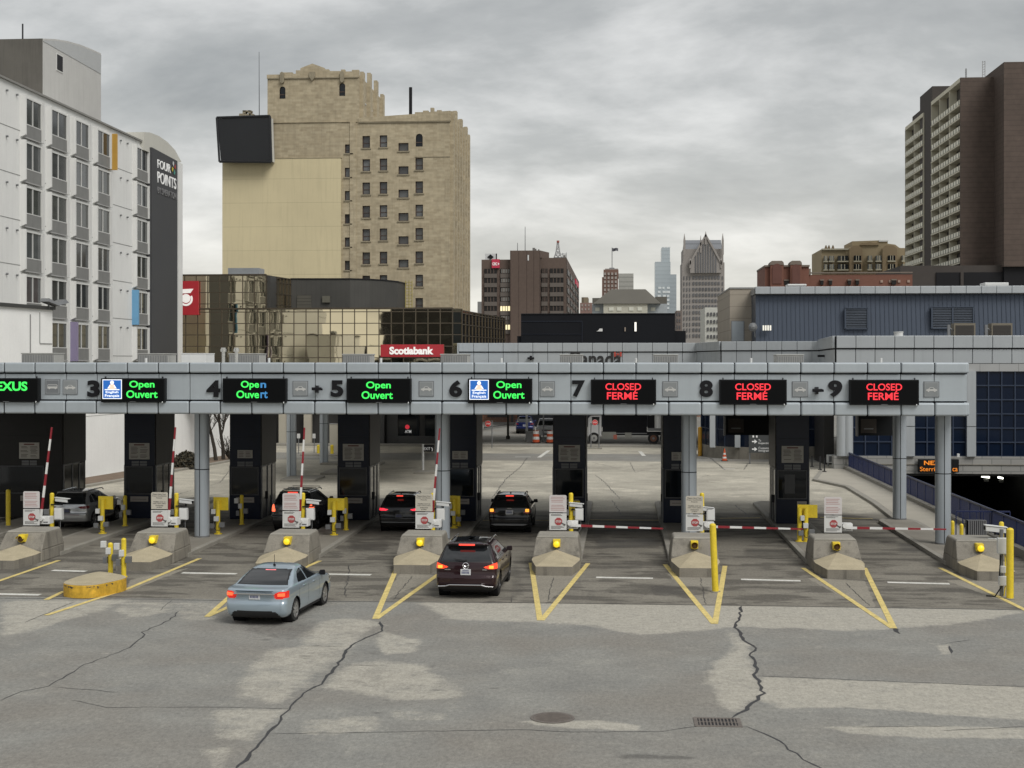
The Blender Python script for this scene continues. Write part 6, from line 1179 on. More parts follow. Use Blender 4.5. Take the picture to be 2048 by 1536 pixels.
for xc, z0, z1, w in arch:
    ww = w / 2 / F_PX * TYb; mb = MB(); mb.box(xc - ww, xc + ww, TYb + .25, TYb + .35, z0, z1, glassd); mb.box(xc - ww, xc + ww, TYb + .2, TYb + .3, z0 + .5, z0 + .62, wfd)
    # brick spandrels turn the square head into an arch
    for s_ in (-1, 1): mb.xz([(xc + s_ * ww, z1), (xc + s_ * ww, z1 - ww)] + [(xc + s_ * ww * math.cos(a), z1 - ww + ww * math.sin(a)) for a in [math.radians(18 * k) for k in range(1, 6)]][:5], TYb - .002, TYb + .2, tan)
    mb.build('arched_window', tt)
# billboard, chimney, mast and the stone crest on the low roof
t = thing('billboard_screen', 'large unlit black screen on the corner of the tan brick tower', 'billboard', (X(490), TYb - 1.5, Z(315))); YS = TYb - 1.8
xs_ = lambda px: XY(px, YS); zs_ = lambda py: ZY(1024, py, YS)
scr = [(435, 230), (539, 227.5), (541, 316), (441.5, 314)]
mb = MB(); mb.hexa([(xs_(p), YS, zs_(q)) for p, q in scr], [(xs_(p) + .1, YS + 1.5, zs_(q)) for p, q in scr], M('screen_black', (.008, .009, .011), .35, var=.2, vs=.3, lines=('X', 1.5, .03, .5))); mb.build('screen', t)
mb = MB(); fr_ = [(433.5, 227.5), (540, 225.5), (543, 319), (439, 317)]
for i in range(4):
    a, b_ = fr_[i], fr_[(i + 1) % 4]; mb.cyl((xs_(a[0]), YS - .03, zs_(a[1])), (xs_(b_[0]), YS - .03, zs_(b_[1])), .16, blackm, n=6)
mb.build('frame', t); mb = MB(); mb.hexa([(xs_(540), YS + .1, zs_(317)), (xs_(544), YS + 1.2, zs_(317)), (xs_(544), YS + 1.4, zs_(317)), (xs_(540), YS + .3, zs_(317))], [(xs_(538), YS + .1, zs_(228)), (xs_(541), YS + 1.2, zs_(228)), (xs_(541), YS + 1.4, zs_(228)), (xs_(538), YS + .3, zs_(228))], M('side_louver', (.5, .5, .47), .5)); mb.build('side_panel', t)
mb = MB(); mb.cyl((X(803), TYb + 8, Z(233)), (X(803), TYb + 8, ZY(803, 175, TYb + 8)), .22, black, n=12); tag(mb.build('chimney_pipe'), 'black vertical flue pipe on the lower roof of the tan tower', 'chimney')
mb = MB(); mb.cyl((X(503), TYb + 4, Z(231)), (X(502.6), TYb + 4, ZY(503, 104, TYb + 4)), .06, blackm, r1=.03, n=6); mb.cyl((X(503), TYb + 4, Z(231)), (X(503), TYb + 4, Z(225)), .12, blackm, n=6); tag(mb.build('radio_mast'), 'thin tall mast rising behind the black billboard screen', 'mast')
mb = MB()
for a, b_, c, d_ in [(468, 508, 231, 222), (474, 484, 222, 217), (481, 487, 217, 211), (492, 497, 217, 211), (481, 498, 213, 210.5), (498, 503, 222, 218), (484, 494, 222, 218)]: mb.box(X(a), X(b_), TYb + 1, TYb + 2, Z(c), Z(d_), trimst)
mb.build('stone_crest', tt)
# ---- brown brick office block with rooftop signs
OY = 500.0; bro = M('brown_brick', (.105, .075, .060), .85, var=.12, vs=.08, fine=.08, fs=1); brd = M('brown_spandrel', (.115, .098, .085), .8, var=.1, vs=.1); og = M('office_glass', (.018, .017, .016), .35, var=.3, vs=.3, spec=.25)
of = thing('office_block', 'brown brick office block with a red corner sign and lattice mast', 'building', (XY(1060, OY), OY, 0)); X = lambda px: XY(px, OY); Z = lambda py: ZY(1024, py, OY)
mb = MB(); mb.box(X(963), X(1021), OY, OY + 30, 0, Z(519), bro); mb.box(X(1021), X(1081), OY - 2, OY + 30, 0, Z(502), bro); mb.box(X(1081), X(1133), OY, OY + 30, 0, Z(516), bro)
mb.add([(X(1081), OY - 2, Z(502)), (X(1096), OY + 8, Z(502)), (X(1096), OY + 8, Z(516)), (X(1081), OY - 2, Z(516))], [(0, 1, 2, 3)], bro)
ybk = PX(1158, 540, X(1133))[0]; mb.box(X(1133) - .1, X(1133) + .02, OY, ybk, 0, Z(516), bro); mb.build('wall', of)
wl = M('lit_window_office', (.5, .45, .3), .5, emit=(1, .86, .5), es=.65, var=.2, vs=.5)
for r in range(7):
    y0 = 537.5 + r * 18.7
    for a, b_ in ((969, 994), (1001, 1020), (1083, 1095), (1100, 1127)):
        mb = MB(); mb.box(X(a), X(b_), OY - .35, OY - .01, Z(y0 + 9.5), Z(y0), og if not ((a == 1001) and r in (4, 6)) else wl)
        for q in range(1, 4): xx = X(a + (b_ - a) * q / 4); mb.box(xx - .12, xx + .12, OY - .45, OY - .3, Z(y0 + 9.5), Z(y0), bro)
        w_ = mb.build('window', of)
        if a == 1001 and r not in (4, 6): mb = MB(); mb.box(X(a + 2), X(b_ - 1), OY - .40, OY - .36, Z(y0 + 8.5), Z(y0 + 1), M('window_blind', (.20, .195, .18), .7, var=.1)); mb.build('blind', w_)
        mb = MB(); mb.box(X(a), X(b_), OY - .6, OY - .02, Z(y0 + 18.2), Z(y0 + 9.8), brd); mb.build('spandrel', of)
    for k in range(5): yy = OY + 3 + (ybk - OY - 3) * k / 5; mb = MB(); mb.box(X(1133) + .03, X(1133) + .3, yy, yy + (ybk - OY) / 8, Z(y0 + 10), Z(y0), og); mb.build('side_window', of)
mb = MB(); 
for px in (1022, 1038, 1054, 1068, 1080): mb.box(X(px), X(px) + .12, OY - 2.05, OY - 1.95, 0, Z(503), M('brick_joint', (.06, .04, .034), .9))
mb.box(X(1056), X(1058.5), OY - 2.1, OY - 1.9, Z(522), Z(511), whitep); mb.build('brick_joint', of)
mb = MB(); mb.box(X(984), X(999.5), OY - .9, OY - .1, Z(536), Z(518.5), M('sign_red_b', (.50, .03, .07), .5)); s_ = mb.build('corner_sign', of); text('CIBC', wsign, (X(985), X(995), Z(531), Z(525)), OY - .95, of, 'lettering', .1, .03); mb = MB(); mb.xz([(X(995.8), Z(528)), (X(997.5), Z(525.5)), (X(999), Z(528)), (X(997.5), Z(530.5))], OY - 1, OY - .9, wsign); mb.build('logo', of)
mb = MB(); mb.box(X(1150), X(1151), OY + 5, OY + 5, 0, 1, grey) if False else None
mb.box(X(1133) + .05, X(1133) + .5, OY + (ybk - OY) * .6, OY + (ybk - OY) * .85, Z(540), Z(528), M('sign_red_b', (.50, .03, .07), .5)); mb.build('corner_sign', of)
t = thing('rooftop_sign', 'white rooftop sign with a dark diamond above the brown office block', 'sign', (X(980), OY + 2, Z(519)))
mb = MB(); mb.box(X(969), X(991), OY + 2, OY + 3, Z(519), Z(506), M('sign_panel_white', (.55, .56, .56), .5, var=.05)); mb.box(X(991), X(992.5), OY + 1.9, OY + 3.2, Z(519), Z(506), black); mb.build('panel', t); mb = MB(); mb.xz([(X(973.5), Z(513)), (X(980), Z(507.5)), (X(986.5), Z(513)), (X(980), Z(518))], OY + 1.8, OY + 2, black); mb.build('diamond', t)
lat = M('lattice_steel', (.38, .38, .38), .5, .3); rlat = M('lattice_red', (.3, .08, .06), .5)
t = thing('lattice_mast', 'small lattice radio mast on the brown office block', 'mast', (X(1114), OY + 8, Z(516))); mb = MB(); lv = [(516, 9), (507, 5.5), (500, 3.6), (490, 2.2), (482, 1.3)]
for (ya, wa), (yb_, wb_) in zip(lv, lv[1:]):
    for s_ in (-1, 1):
        mb.cyl((X(1114 + s_ * wa), OY + 8, Z(ya)), (X(1114 + s_ * wb_), OY + 8, Z(yb_)), .22, lat, n=5); mb.cyl((X(1114 + s_ * wa), OY + 8, Z(ya)), (X(1114 - s_ * wb_), OY + 8, Z(yb_)), .15, lat, n=5)
    mb.cyl((X(1114 - wa), OY + 8, Z(ya)), (X(1114 + wa), OY + 8, Z(ya)), .16, lat, n=5)
mb.cyl((X(1114), OY + 8, Z(482)), (X(1114), OY + 8, Z(478)), .5, rlat, n=6); mb.build('lattice', t); mb = MB(); mb.box(X(1107), X(1122), OY + 7, OY + 10, Z(517), Z(512), grey); mb.box(X(1121), X(1131), OY + 7, OY + 9, Z(516), Z(512), grey)
for px, a, b_ in ((1124, 516, 503), (1131, 516, 502)): mb.cyl((X(px), OY + 8, Z(a)), (X(px), OY + 8, Z(b_)), .15, lat, n=5)
mb.cyl((X(1120), OY + 8, Z(505)), (X(1131), OY + 8, Z(505)), .15, lat, n=5); mb.build('platform', t)
for px, top, s_ in [(1046.5, 448, 'taller'), (1031, 481, 'shorter')]:
    mb = MB(); mb.cyl((X(px), OY + 10, Z(503)), (X(px), OY + 10, Z(top)), .16, grey, r1=.10, n=6); tag(mb.build('radio_mast'), s_ + ' thin mast on the brown office block', 'mast', 'masts on the office roof')
mb = MB()
for px, a, b_, w in [(1066, 502, 494, 2.5), (1070, 502, 496, 1.3), (1076, 502, 497, 1.2), (1128, 517, 509, 2.2)]: mb = MB(); mb.box(X(px - w), X(px + w), OY + 4, OY + 5, Z(a), Z(b_), M('roof_equipment', (.16, .155, .145), .6)); mb.build('roof_equipment', of)
# ---- the far skyline
far_y = 1300.0
def fX(px): return XY(px, far_y)
def fZ(py): return ZY(1024, py, far_y)
gran = M('grey_granite', (.27, .25, .232), .8, var=.06, vs=.02); sl_ = M('slate_roof', (.19, .20, .215), .5, .2, var=.05, vs=.03, lines=('Z', 6, 1.4, .25)); fg = M('far_window', (.105, .105, .11), .2, var=.3, vs=.05)
cm = thing('gothic_skyscraper', 'grey gothic skyscraper with steep gables and corner pinnacles', 'building', (fX(1406), far_y, 0))
mb = MB(); y = far_y
mb.box(fX(1364), fX(1449), y, y + 40, 0, fZ(527), gran); mb.box(fX(1366), fX(1447), y + 1, y + 40, fZ(527), fZ(500), gran); mb.build('shaft', cm)
mb = MB(); mb.hexa([(fX(1367), y + 2, fZ(510)), (fX(1446), y + 2, fZ(510)), (fX(1446), y + 38, fZ(510)), (fX(1367), y + 38, fZ(510))], [(fX(1370), y + 14, fZ(480)), (fX(1444), y + 14, fZ(480)), (fX(1444), y + 26, fZ(480)), (fX(1370), y + 26, fZ(480))], sl_); mb.build('roof', cm)
mb = MB(); mb.xz([(fX(1380), fZ(548)), (fX(1380), fZ(528)), (fX(1392), fZ(507)), (fX(1411), fZ(473)), (fX(1430), fZ(507)), (fX(1442), fZ(528)), (fX(1442), fZ(548))], y - 3, y + 16, gran)
for s_ in (-1, 1): mb.hexa([(fX(1411) , y - 4, fZ(476)), (fX(1411), y - 4, fZ(470)), (fX(1411), y - 2, fZ(470)), (fX(1411), y - 2, fZ(476))], [(fX(1411 + s_ * 32), y - 4, fZ(534)), (fX(1411 + s_ * 32), y - 4, fZ(526)), (fX(1411 + s_ * 32), y - 2, fZ(526)), (fX(1411 + s_ * 32), y - 2, fZ(534))], gran)
mb.build('gable', cm)
for k, (px, a) in enumerate([(1391, 512), (1396, 505), (1401, 497), (1406, 489), (1411, 484), (1416, 489), (1421, 497), (1426, 505), (1431, 513)]):
    mb = MB(); mb.box(fX(px - 1.4), fX(px + 1.4), y - 3.4, y - 2.9, fZ(548), fZ(a + 2), fg); mb.build('tall_window', cm)
for px, b_, w, tp in [(1368.5, 500, 2, 470), (1401, 496, 1.2, 474), (1411, 480, 1.6, 466), (1445, 500, 2, 470), (1380, 527, 1.6, 519), (1442, 527, 1.6, 519)]:
    mb = MB(); xx = fX(px); r_ = w / F_PX * far_y; mb.box(xx - r_, xx + r_, y - 4, y - 2, fZ(b_ + 12), fZ(b_ - (b_ - tp) * .55), gran); mb.hexa([(xx - r_, y - 4, fZ(b_ - (b_ - tp) * .55)), (xx + r_, y - 4, fZ(b_ - (b_ - tp) * .55)), (xx + r_, y - 2, fZ(b_ - (b_ - tp) * .55)), (xx - r_, y - 2, fZ(b_ - (b_ - tp) * .55))], [(xx - .1, y - 3.1, fZ(tp)), (xx + .1, y - 3.1, fZ(tp)), (xx + .1, y - 2.9, fZ(tp)), (xx - .1, y - 2.9, fZ(tp))], gran); mb.build('pinnacle', cm)
for r in range(11):
    for c_ in range(9):
        a = 1385 + c_ * 6.3; mb = MB() if (r, c_) == (0, 0) else None
        if mb: mb.box(0, 4.0 / F_PX * far_y, -.6, -.3, 0, 6.2 / F_PX * far_y, fg); w0_ = mb.build('window', cm, local=True); w0_.location = (fX(a) - cm.location.x, 0, fZ(560))
        else: o = w0_.copy(); COL.objects.link(o); o.location = (fX(a) - cm.location.x, 0, fZ(560 + r * 11.5))
mb = MB()
for r in range(11):
    for px in (1368, 1374, 1379.5, 1445): mb.box(fX(px - 1), fX(px + 1), y - .6, y - .3, fZ(561 + r * 11.5), fZ(554 + r * 11.5), fg)
ws_ = mb.build('window_row', cm); ws_['kind'] = 'stuff'
hg = M('pale_blue_glass', (.40, .45, .48), .22, .35, var=.12, vs=.03, lines=('Z', 4.5, .6, .2)); gl = thing('glass_skyscraper', 'pale blue glass skyscraper left of the gothic tower', 'building', (fX(1330), far_y + 300, 0)); y = far_y + 300; q = lambda px: XY(px, y); qz = lambda py: ZY(1024, py, y)
mb = MB(); mb.box(q(1310), q(1341), y, y + 30, 0, qz(525), hg); mb.box(q(1323), q(1340), y + 1, y + 30, qz(525), qz(497), hg); mb.box(q(1340.5), q(1353), y + 2, y + 30, 0, qz(550), hg); mb.build('tower', gl)
for a in range(1324, 1340, 3): mb = MB(); mb.box(q(a), q(a + 1.5), y + 1, y + 3, qz(497), qz(495.5), hg); mb.build('roof_fin', gl)
for r in range(6):
    for c_ in range(3): mb = MB(); mb.box(q(1314 + c_ * 9 + random.uniform(0, 3)), q(1320 + c_ * 9 + random.uniform(0, 3)), y - .5, y + .5, qz(579 + r * 8), qz(575 + r * 8), M('bright_glazing', (.7, .74, .75), .3, .3)); mb.build('bright_pane', gl)
rb = M('far_red_brick', (.15, .088, .068), .85, var=.2, vs=.05); rt = thing('setback_skyscraper', 'red brown setback skyscraper with a flag on its roof', 'building', (fX(1222), far_y, 0)); y = far_y
mb = MB(); mb.box(fX(1204), fX(1236), y, y + 30, 0, fZ(555), rb); mb.box(fX(1207), fX(1237), y + .5, y + 28, fZ(555), fZ(540), rb); mb.box(fX(1210), fX(1236), y + 1, y + 26, fZ(540), fZ(538), gran); mb.xz([(fX(1217), fZ(540)), (fX(1219), fZ(536)), (fX(1228), fZ(536)), (fX(1231), fZ(540))], y + 2, y + 20, sl_); mb.build('tower', rt)
for r in range(6):
    for c_ in range(4): mb = MB(); mb.box(fX(1208 + c_ * 7.2), fX(1212 + c_ * 7.2), y - .5, y + .6, fZ(551 + r * 8), fZ(546 + r * 8), M('far_pale_window', (.30, .27, .245), .6)); mb.build('window', rt)
t = thing('flag', 'dark flag flying from a tall pole above the red brown skyscraper', 'flag', (fX(1224), y + 8, fZ(537))); mb = MB(); mb.cyl((fX(1224), y + 8, fZ(537)), (fX(1224), y + 8, fZ(495)), .35, grey, n=6); mb.build('pole', t)
mb = MB(); n = 8
fl_ = [(fX(1224.3 + 12 * k / n), y + 8 + .8 * math.sin(k * .9), fZ(495.5 + .6 * math.sin(k * .8) + k * .12), fZ(502 + .6 * math.sin(k * .8 + .4))) for k in range(n + 1)]
for k in range(n): a, b_ = fl_[k], fl_[k + 1]; mb.hexa([(a[0], a[1], a[3]), (b_[0], b_[1], b_[3]), (b_[0], b_[1] + .1, b_[3]), (a[0], a[1] + .1, a[3])], [(a[0], a[1], a[2]), (b_[0], b_[1], b_[2]), (b_[0], b_[1] + .1, b_[2]), (a[0], a[1] + .1, a[2])], M('flag_cloth', (.12, .12, .14), .8, lines=('Z', 1, .5, .5)))
mb.build('cloth', t)
def simple(nm, lab, px0, px1, top, y, mat, wins=None, depth=25, cat='building', roof=None):
    t = thing(nm, lab, cat, (XY((px0 + px1) / 2, y), y, 0)); mb = MB(); mb.box(XY(px0, y), XY(px1, y), y, y + depth, 0, ZY(1024, top, y), mat); mb.build('wall', t)
    if wins:
        nc, nr, x0, x1, y0, y1, fw, fh, wm_ = wins
        for r in range(nr):
            for c_ in range(nc):
                a = x0 + (x1 - x0) * c_ / nc; bb = y0 + (y1 - y0) * r / nr; mb = MB(); mb.box(XY(a, y), XY(a + (x1 - x0) / nc * fw, y), y - .3, y + .1, ZY(1024, bb + (y1 - y0) / nr * fh, y), ZY(1024, bb, y), wm_); mb.build('window', t)
    return t
simple('slab_tower', 'flat grey slab tower right of the red brown skyscraper', 1237, 1267, 548, 1350, M('slab_grey', (.36, .36, .33), .7, lines=('Z', 4.3, 1.2, .25)))
simple('small_brick_block', 'small reddish brick building beside the brown office block', 1160, 1184, 606, 900, M('pinkish_brick', (.22, .14, .12), .85, var=.15, vs=.08), (3, 2, 1163, 1183, 609, 625, .4, .5, M('far_pale_window', (.3, .27, .245), .6)))
simple('chimney_block', 'tiny tan chimney-like block above the small reddish building', 1163, 1176, 595, 950, M('tan_far', (.20, .16, .11), .8, lines=('W', 6, 2, .4)))
simple('white_modern_block', 'white apartment block with dark window grid right of the gothic skyscraper', 1410, 1446, 616, 420, M('white_far', (.55, .55, .5), .7), (5, 5, 1414, 1446, 626, 700, .55, .45, fg))
simple('distant_low_block', 'sliver of brown building left of the gothic skyscraper', 1353, 1364, 622, 800, M('brown_far', (.16, .13, .115), .8), (2, 5, 1354, 1363, 626, 690, .5, .5, fg))
simple('distant_grey_block', 'narrow distant block between bank roof and brown office block', 955, 964, 603, 700, M('grey_far2', (.2, .2, .195), .8))
# pale hall with a dark hipped roof
HYr = 700.0; t = thing('hip_roof_hall', 'pale hall with a broad dark hipped roof and dormers in the middle distance', 'building', (XY(1260, HYr), HYr, 0)); X = lambda px: XY(px, HYr); Z = lambda py: ZY(1024, py, HYr)
mb = MB(); mb.box(X(1207), X(1295), HYr, HYr + 40, 0, Z(608), M('pale_cream', (.46, .445, .37), .7, var=.05)); mb.box(X(1184), X(1207), HYr + 3, HYr + 40, 0, Z(608), M('pale_grey_wall', (.33, .36, .375), .7)); mb.box(X(1295), X(1335), HYr + 3, HYr + 40, 0, Z(608), M('pale_grey_wall', (.33, .36, .375), .7)); mb.build('wall', t)
rm = M('dark_hip_roof', (.105, .098, .082), .8, var=.15, vs=.05)
mb = MB(); mb.hexa([(X(1186), HYr - 1, Z(608)), (X(1322), HYr - 1, Z(608)), (X(1322), HYr + 40, Z(608)), (X(1186), HYr + 40, Z(608))], [(X(1222), HYr + 12, Z(577)), (X(1292), HYr + 12, Z(577)), (X(1292), HYr + 28, Z(577)), (X(1222), HYr + 28, Z(577))], rm); mb.box(X(1184), X(1204), HYr + 8, HYr + 30, Z(608), Z(595), rm); mb.box(X(1312), X(1335), HYr + 8, HYr + 30, Z(622), Z(593), rm); mb.build('roof', t)
for px in (1190, 1218, 1234, 1258, 1275, 1302): mb = MB(); mb.box(X(px), X(px + 9), HYr - .3 + (3 if px in (1190, 1302) else 0), HYr + .2 + (3 if px in (1190, 1302) else 0), Z(622), Z(615), M('pale_window', (.6, .6, .52), .5)); mb.build('window', t)
# ---- black building in the middle
KY = 160.0; kb = M('black_cladding', (.008, .009, .012), .6, 0, var=.15, vs=.2, spec=.2); t = thing('black_building', 'long low black clad building behind the Canada canopy', 'building', (XY(1200, KY), KY, 0)); X = lambda px: XY(px, KY); Z = lambda py: ZY(1024, py, KY)
mb = MB(); mb.box(X(1042), X(1350), KY, KY + 20, 0, Z(627), kb); mb.box(X(1350), X(1372), KY + .5, KY + 20, 0, Z(662), kb); mb.box(X(1034), X(1042), KY + .3, KY + 9, 0, Z(672), kb); mb.build('wall', t)
mb = MB(); mb.box(X(1042), X(1351), KY - .1, KY + .4, Z(628.5), Z(627), blackm); mb.box(X(1042), X(1165), KY - .06, KY, Z(643.5), Z(642), M('navy_seam', (.01, .014, .026), .4)); mb.box(X(1042), X(1165), KY - .06, KY, Z(669), Z(668), M('navy_seam', (.01, .014, .026), .4)); mb.box(X(1163.5), X(1165), KY - .07, KY, Z(684), Z(642), M('navy_seam', (.01, .014, .026), .4)); mb.build('trim', t)
mb = MB(); Yw = KY - .1; mb.box(X(1269), X(1273), Yw, Yw + .08, Z(663), Z(645), M('lit_slot', (.7, .68, .6), .5, emit=(1, .95, .85), es=.5)); mb.box(X(1249), X(1251.5), Yw, Yw + .08, Z(663), Z(655), M('lit_slot_dim', (.3, .25, .2), .5)); mb.build('slot_window', t)
mb = MB(); mb.add([(X(1193), Yw, Z(663)), (X(1205), Yw, Z(663)), (X(1205), Yw, Z(657.5)), (X(1199), Yw, Z(657.5)), (X(1197), Yw, Z(661))], [(0, 1, 2, 3, 4)], white); mb.build('white_marking', t)
# ================================================================ customs hall, its canopy, ramp and street life
alu3 = M('pale_panel', (.40, .425, .44), .45, .25, var=.06, vs=.2, streak=.08)
hall = thing('customs_hall', 'grey panelled customs hall with navy glass, behind the right half of the canopy', 'building', (15, 100, 0))
def panels(mb, p, q, bands, pitch, mat=alu3, t=.12):
    T_, l = seg(p, q); mb.T = T_; n = max(1, round(l / pitch)); g = .014
    for i in range(n):
        a, b = l * i / n + g, l * (i + 1) / n - g
        for z0, z1, pr in bands: mb.box(a, b, -t - pr, 0, z0, z1, mat)
    zt = max(b[1] for b in bands); zb = min(b[0] for b in bands); mb.box(0, l, -t + .03, .2, zb, zt - .02, joint); mb.T = None
LY = 124.0; zl = 8.97; lb = [(zl - .75, zl, .12), (5.9, zl - .84, 0)]
pA = (XY(918, LY), LY); pB = (XY(1395, LY), LY); pC = (XY(1443, 115.5), 115.5); pD = (XY(1625, 114.2), 114.2); pE = (XY(1672, 97.5), 97.5)
mb = MB(); panels(mb, pA, pB, lb, 1.265)
mb.T = None; mb.box(pA[0] - .15, pA[0], LY - .2, LY + 10, 5.9, zl, alu3); mb.build('entrance_canopy_fascia', hall, bevel=.03)
mb = MB(); lb2 = [(zl - .72, zl, .1), (5.6, zl - .80, 0)]
panels(mb, pB, pC, lb2, 1.5); panels(mb, pC, pD, lb2, 1.15); panels(mb, pD, (pD[0] + .6, pD[1] - .4), lb2, .9); mb.build('curved_fascia', hall, bevel=.03)
zr = ZY(1800, 671.5, 97.5); rb_ = [(zr - .83, zr, .12), (ZY(1800, 727, 97.5), zr - .92, 0)]
mb = MB(); panels(mb, (pD[0] + .6, pD[1] - .4), pE, rb_, 1.265); panels(mb, pE, (XY(2300, 97.5), 97.5), rb_, 1.265); mb.build('parapet', hall, bevel=.03)
mb = MB(); zs = ZY(1800, 742.5, 97.5); T_, l = seg(pE, (XY(2300, 97.5), 97.5)); mb.T = T_
mb.box(0, l, -.1, .2, zs, rb_[1][0] - .02, M('pale_spandrel', (.36, .365, .36), .6, var=.05, lines=('X', 1.265, .03, .5))); mb.T = None; mb.build('spandrel', hall)
mb = MB(); mb.prism([pA, pB, pC, pD, (pD[0] + .6, pD[1] - .4), pE, (XY(2300, 97.5), 97.5), (XY(2300, 97.5), 135), (pA[0], 135)], zl - .3, zl - .15, greyp); mb.prism([pA, pB, pC, (pC[0], 135), (pA[0], 135)], 5.85, 5.95, M('soffit_grey', (.16, .16, .16), .7)); mb.build('roof', hall)
for px in (932, 1150, 1385):
    for yy in (125.5, 133): x = XY(px, yy); mb = MB(); mb.cyl((x, yy, 0), (x, yy, 5.9), .3, alu2, n=24); mb.build('column', hall, smooth=True)
# right facade: columns, glazing, stone lintel over the tunnel mouth
FY = 97.5; X = lambda px: XY(px, FY); Z = lambda py: ZY(1024, py, FY)
stone = M('split_stone', (.30, .295, .275), .85, var=.1, vs=.6, brick=(1.26, .42, (.27, .265, .25), (.2, .2, .19))); mb = MB(); mb.box(X(1684) - .2, X(2300), FY - .1, FY + .9, Z(942), Z(908), stone); mb.box(X(1684) - .2, X(2300), FY - .16, FY - .1, Z(925), Z(923.5), concrete); mb.box(X(1666), X(1694), FY - .35, FY + .6, 0, Z(908), stone); mb.build('stone_lintel', hall)
for a, b in [(1673, 1704), (1810, 1828), (1932, 1950)]:
    mb = MB(); x0, x1 = X(a), X(b)
    if b - a > 25:
        for c in (x0 + .3, x1 - .3): mb.cyl((c, FY - .25, Z(908)), (c, FY - .25, zs), .33, alu3, n=24)
    else: mb.box(x0, x1, FY - .3, FY, Z(908), zs, alu3)
    mb.box(x0 - .01, x1 + .01, FY - .31, FY + .01, Z(850), Z(849), joint); mb.build('pier', hall)
navm = M('navy_mullion', (.035, .05, .085), .4, .3)
for a, b in [(1704, 1810), (1828, 1932), (1950, 2110), (2126, 2280)]:
    mb = MB(); mb.box(X(a), X(b), FY + .02, FY + .1, Z(908), zs, glassn); g_ = mb.build('glazing', hall); mb = MB(); n = max(1, round((X(b) - X(a)) / .92))
    for i in range(n + 1): xx = X(a) + (X(b) - X(a)) * i / n; mb.box(xx - .04, xx + .04, FY - .06, FY + .02, Z(908), zs, navm)
    for k in range(7): zz = Z(908) + (zs - Z(908)) * k / 6; mb.box(X(a), X(b), FY - .055, FY + .021, zz - .04, zz + .04, navm)
    mb.build('mullion', g_)
# curved glazed entrance under the rotunda
pts = [(XY(1403, 113), 113), (XY(1420, 110.3), 110.3), (XY(1450, 108.8), 108.8), (XY(1500, 108.2), 108.2), (XY(1560, 108.5), 108.5), (XY(1640, 110), 110)]
mb = MB(); mc = MB(); mm = MB()
for p, q in zip(pts, pts[1:]):
    T_, l = seg(p, q); mb.T = T_; mb.box(0, l, 0, .1, .85, 6.2, glassn); mc.T = T_; mc.box(0, l, -.25, .3, 0, .9, concrete); mm.T = T_; n = max(1, round(l / 1.1))
    for i in range(n): mm.box(l * i / n - .04, l * i / n + .04, -.06, 0, .9, 6.2, navm)
    for z in (2.2, 3.5, 4.8): mm.box(0, l, -.05, 0, z - .03, z + .03, navm)
mb.T = mc.T = mm.T = None; g_ = mb.build('entrance_glazing', hall); mm.build('mullion', g_); mc.build('plinth_wall', hall)
for px in (1425, 1475, 1640):
    yy = 107.9 if px < 1640 else 109; x = XY(px, yy); mb = MB(); mb.box(x - .2, x + .2, yy - .15, yy + .3, .9, 6.2, alu3); mb.build('pier', hall)
mb = MB(); mb.box(XY(1648, 103), XY(1668, 103), 103, 108, 0, 5.4, dkst); mb.build('recess_shade_block', hall)  # solid dark block stands in for the shade of a recess
wd = M('wordmark_black', (.02, .02, .02), .5, var=0); text('Canada', wd, (XY(1137, LY - .2), XY(1243, LY - .2), ZY(1200, 733, LY - .2), ZY(1200, 701.5, LY - .2)), LY - .17, hall, 'wordmark', .06, .02)
mb = MB(); fx0, fx1 = XY(1228, LY - .2), XY(1243.5, LY - .2); fz0, fz1 = ZY(1200, 713, LY - .2), ZY(1200, 704, LY - .2); w = fx1 - fx0; fr_ = M('wordmark_red', (.42, .06, .04), .5)
mb.box(fx0, fx0 + w * .25, LY - .24, LY - .12, fz0, fz1, fr_); mb.box(fx1 - w * .25, fx1, LY - .24, LY - .12, fz0, fz1, fr_); cx = (fx0 + fx1) / 2; h = fz1 - fz0; cz = (fz0 + fz1) / 2
leaf = [(0, .5), (.1, .2), (.22, .3), (.18, .0), (.45, .05), (.25, -.2), (.05, -.25), (.04, -.5), (-.04, -.5), (-.05, -.25), (-.25, -.2), (-.45, .05), (-.18, 0), (-.22, .3), (-.1, .2)]
mb.xz([(cx + u * w * .5, cz + v * h * .8) for u, v in leaf], LY - .24, LY - .12, fr_); mb.build('wordmark_flag', hall)
x, z = PY(1062, 716, LY); mb = MB(); mb.box(x - .28, x + .28, LY - .4, LY - .12, z - .09, z + .07, black); mb.box(x - .09, x + .09, LY - .2, LY - .1, z - .2, z + .2, black); tag(mb.build('surveillance_camera'), 'small black camera on the rear panel left of the Canada wordmark', 'camera')
x, z = PY(1640, 712, 108); mb = MB(); mb.box(x - .25, x + .25, 107.3, 107.6, z - .08, z + .08, black); mb.cyl((x, 107.6, z), (x + .2, 108.4, z), .05, black); tag(mb.build('surveillance_camera'), 'small black camera on the rear wall just above the number 9', 'camera')
